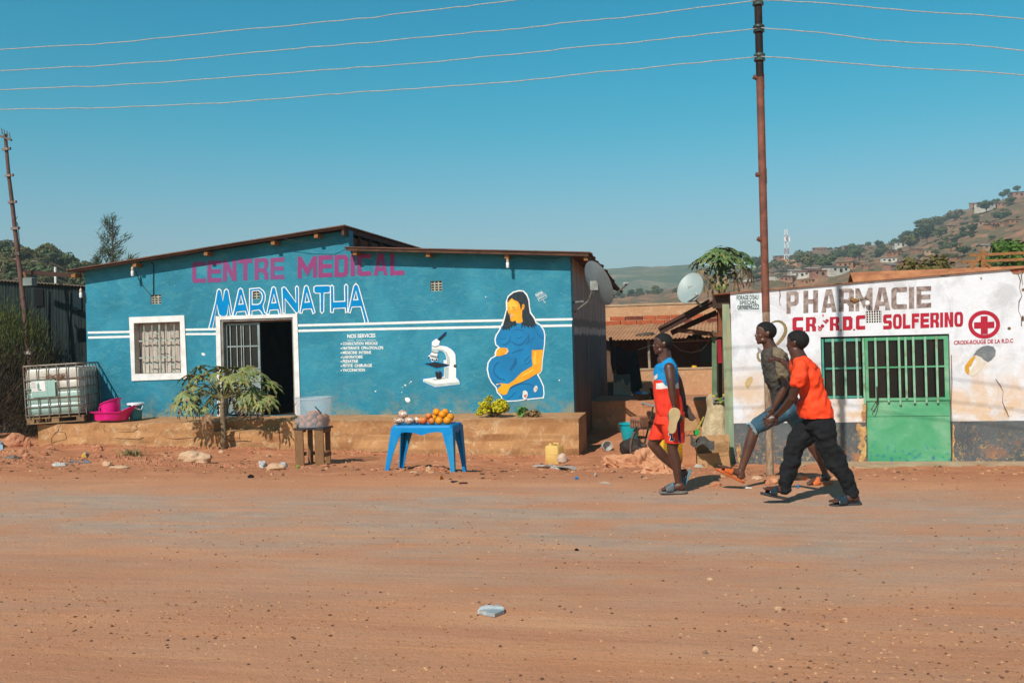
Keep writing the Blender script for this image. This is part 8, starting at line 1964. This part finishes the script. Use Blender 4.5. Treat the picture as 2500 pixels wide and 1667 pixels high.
tsh=mb.remesh('t_shirt',[m_kh,m_kd],b2_,.005,3,folds(.013,12,9,V((1,1,1.3))),km)
mb=MB(); f2.tor(mb,[(300,488,780,.14),(298,490,820,.148),(310,480,860,.14)],.14,0,30,2.5)
f2.limb(mb,[(405,835,-.065,.105),(300,885,-.08,.095),(190,952,-.09,.076)],22); f2.limb(mb,[(425,840,.065,.102),(470,910,.08,.092),(498,965,.085,.084)],22)
shn=mb.remesh('shorts',M('faded_denim','#3f6272','#2f4c5c',4,.85,bump=.35,bs=220,grime='#54788a'),b2_,.005,3,folds(.012,11,13))
# frayed hem threads
mb=MB(); rg=random.Random(4); ax=(P(190,952,-.09)-P(300,885,-.08)).normalized(); e0=P(182,958,-.09); u_,w_=frame(ax)
for i in range(46):
    a=2*PI*i/46; q=e0+(u_*math.cos(a)+w_*math.sin(a))*.072+ax*.045*0; mb.cyl(q+ax*.028,q+ax*(.046+.014*rg.random()),.0025,n=4)
mb.build('frayed_hem',M('pale_threads','#8fa8b0','#a9bcc2',9,.9),b2_)
m_oss=M('orange_rubber_sandal','#d2692e','#b8562a',7,.6,grime='#8a5a44'); 
sandal(b2_,'sandal',P(100,1330,-.085),P(-80,1240,-.10),(UP*.9+RGT*-.45),.048,m_oss,m_oss,'slide',.012,.020,True,.06)
sandal(b2_,'sandal',P(700,1330,.085),P(535,1362,.07),UP,.047,m_oss,m_oss,'slide',.012,.02,True,.062)
# ---------------------------------------------------------------- boy in orange t-shirt
f3=Fig(1540,760,3.137,8.68); P=f3.P; H=190*f3.s; m3=crop(1540,760,3.137)
b3=thing('person','boy in a bright orange t-shirt and black trousers leaning onto another boy','person',P(1640,1490))
mb=MB(); hc=P(1266,245,0); fdir=(-RGT*.80+FWD*.62+UP*.0); h3,RM3=head(mb,hc,H,fdir,(UP-RGT*.02))
mb.caps(P(1265,300,0),P(1298,375,0),.060,.07); mb.caps(P(1275,360),P(1320,430),.06,.09)
f3.tor(mb,[(1260,1345,375,.07),(1270,1385,430,.11),(1290,1420,520,.105),(1330,1460,640,.10),(1340,1495,760,.10),(1360,1515,850,.11)],.12)
mb.caps(P(1310,430,-.13),P(1310,430,.13),.044,.044)
f3.limb(mb,[(1298,440,-.145,.042),(1274,540,-.18,.043),(1238,660,-.12,.038)]); f3.limb(mb,[(1238,660,-.12,.038),(1195,720,.05,.036),(1115,800,.32,.024)])
f3.limb(mb,[(1320,430,.145,.042),(1275,445,.34,.040),(1240,450,.42,.035)]); f3.limb(mb,[(1240,450,.42,.035),(1205,415,.48,.032),(1158,380,.55,.023)])
f3.limb(mb,[(1410,870,.06,.09),(1240,1080,.08,.055),(1180,1330,.08,.034),(1185,1370,.08,.030)]); f3.limb(mb,[(1470,870,-.06,.09),(1560,1100,-.08,.055),(1690,1370,-.10,.034),(1715,1415,-.10,.031)])
foot(mb,P(1205,1405,.08),P(1015,1365,.06),(UP*.95-RGT*.35),1,.038); foot(mb,P(1748,1452,-.11),P(1540,1468,-.13),UP,-1,.038)
hand(mb,P(1115,802,.32),(-UP*.55-RGT*.85),(FWD*.8-UP*.2),-1,.165,.5,.1); hand(mb,P(1158,380,.55),(-RGT*.9+UP*.35),(FWD*.25-UP*.9),1,.165,.85,.22)
bo=mb.remesh('body',m_sk,b3,.0042,3); hairof(bo,b3,hc,H,RM3,.008); eyes(h3,H,b3,fdir)
mb=MB(); f3.tor(mb,[(1252,1335,340,.07),(1236,1372,368,.13),(1230,1410,420,.165),(1238,1445,480,.165),(1262,1468,540,.16),(1284,1492,600,.155),(1292,1512,660,.152),(1290,1530,720,.152),(1286,1546,775,.155),(1300,1549,812,.155)],.16,0,34,2.3)
f3.limb(mb,[(1302,425,-.13,.078),(1288,500,-.175,.070),(1278,545,-.185,.064)],22); f3.limb(mb,[(1315,420,.14,.068),(1285,445,.26,.056)],20)
m_ot=M('bright_orange_cotton','#f2481a','#e83f16',5,.75,bump=.15,bs=200)
ts3=mb.remesh('t_shirt',m_ot,b3,.005,2,folds(.026,8.5,21,V((1,1,.9))))
mk=M('dark_print','#7a2a14','#5a2012',9,.8)
decal(ts3,m3,[[(1262+i*8,508-i*1.2),(1266+i*8,506-i*1.2),(1267+i*8,513-i*1.2),(1263+i*8,515-i*1.2)] for i in range(6)],mk,'sleeve_print',b3,.003,False); decal(ts3,m3,[[(1412+i*5,440-i*5),(1416+i*5,436-i*5),(1420+i*5,446-i*5),(1415+i*5,450-i*5)] for i in range(5)],mk,'back_print',b3,.003,False)
mb=MB(); f3.tor(mb,[(1335,1545,800,.14),(1325,1550,840,.145),(1320,1548,900,.14)],.14,0,30,2.5)
f3.limb(mb,[(1410,880,.06,.108),(1335,930,.07,.102),(1262,1010,.08,.094),(1238,1100,.08,.088),(1216,1200,.08,.080),(1192,1290,.08,.068),(1176,1362,.08,.060)],22)
f3.limb(mb,[(1462,880,-.06,.108),(1500,1000,-.07,.100),(1548,1100,-.08,.092),(1602,1200,-.09,.083),(1652,1300,-.095,.072),(1695,1385,-.10,.061)],22)
mb.remesh('trousers',M('black_trousers','#0e0e10','#17171a',6,.9,bump=.3,bs=180),b3,.006,3,folds(.022,8,33,V((1,1,1.3))))
m_ss=M('slide_sandal_sole','#2d2b2d','#3c3836',9,.7); m_st=M('shiny_dark_strap','#1d2830','#2a3a44',9,.3,spec=.7)
sandal(b3,'sandal',P(1205,1428,.08),P(1008,1385,.06),(UP*.95-RGT*.35),.05,m_ss,m_st,'slide',.014,.022,True,.072)
sandal(b3,'sandal',P(1755,1468,-.11),P(1535,1478,-.13),UP,.05,m_ss,m_st,'slide',.014,.022,True,.075)
# ============================================================ CRACKS IN THE TERRACE
te=[o for o in mc.children if o.name=='terrace'][0]
def crackpoly(pts,w):
    out=[]
    for i,(a,b) in enumerate(zip(pts,pts[1:])):
        A,B=V(a),V(b); d=(B-A).normalized(); n=V((-d.y,d.x))*w*(.6+.5*((i*7)%3)/2); out.append([tuple(A+n),tuple(B+n*.8),tuple(B-n*.8),tuple(A-n)])
    return out
m_ck=M('terrace_crack','#3a2418','#4a2f20',9,.95)
for pts,w_,mp in (([(690,985),(662,1040),(655,1070),(610,1105),(580,1150),(582,1205)],4,c1r),([(660,1075),(730,1085),(748,1140),(740,1165),(640,1185),(580,1205)],4,c1r),([(1550,985),(1535,1010),(1548,1050),(1500,1078),(1330,1082)],3.5,c1r),([(1300,1150),(1450,1158),(1560,1165),(1620,1140)],4,c1r),([(1180,1000),(1165,1050),(1190,1080)],3,c1r),([(0,848),(60,862),(110,870),(200,862),(330,850)],3,c3),([(620,882),(700,892),(760,886),(840,892)],4,c3),([(728,800),(722,845),(730,880)],3,c3),([(1590,985),(1700,993),(1850,990),(2000,994),(2140,988)],4,c3)):
    decal(te,mp,crackpoly(pts,w_),m_ck,'crack',mc,.004)
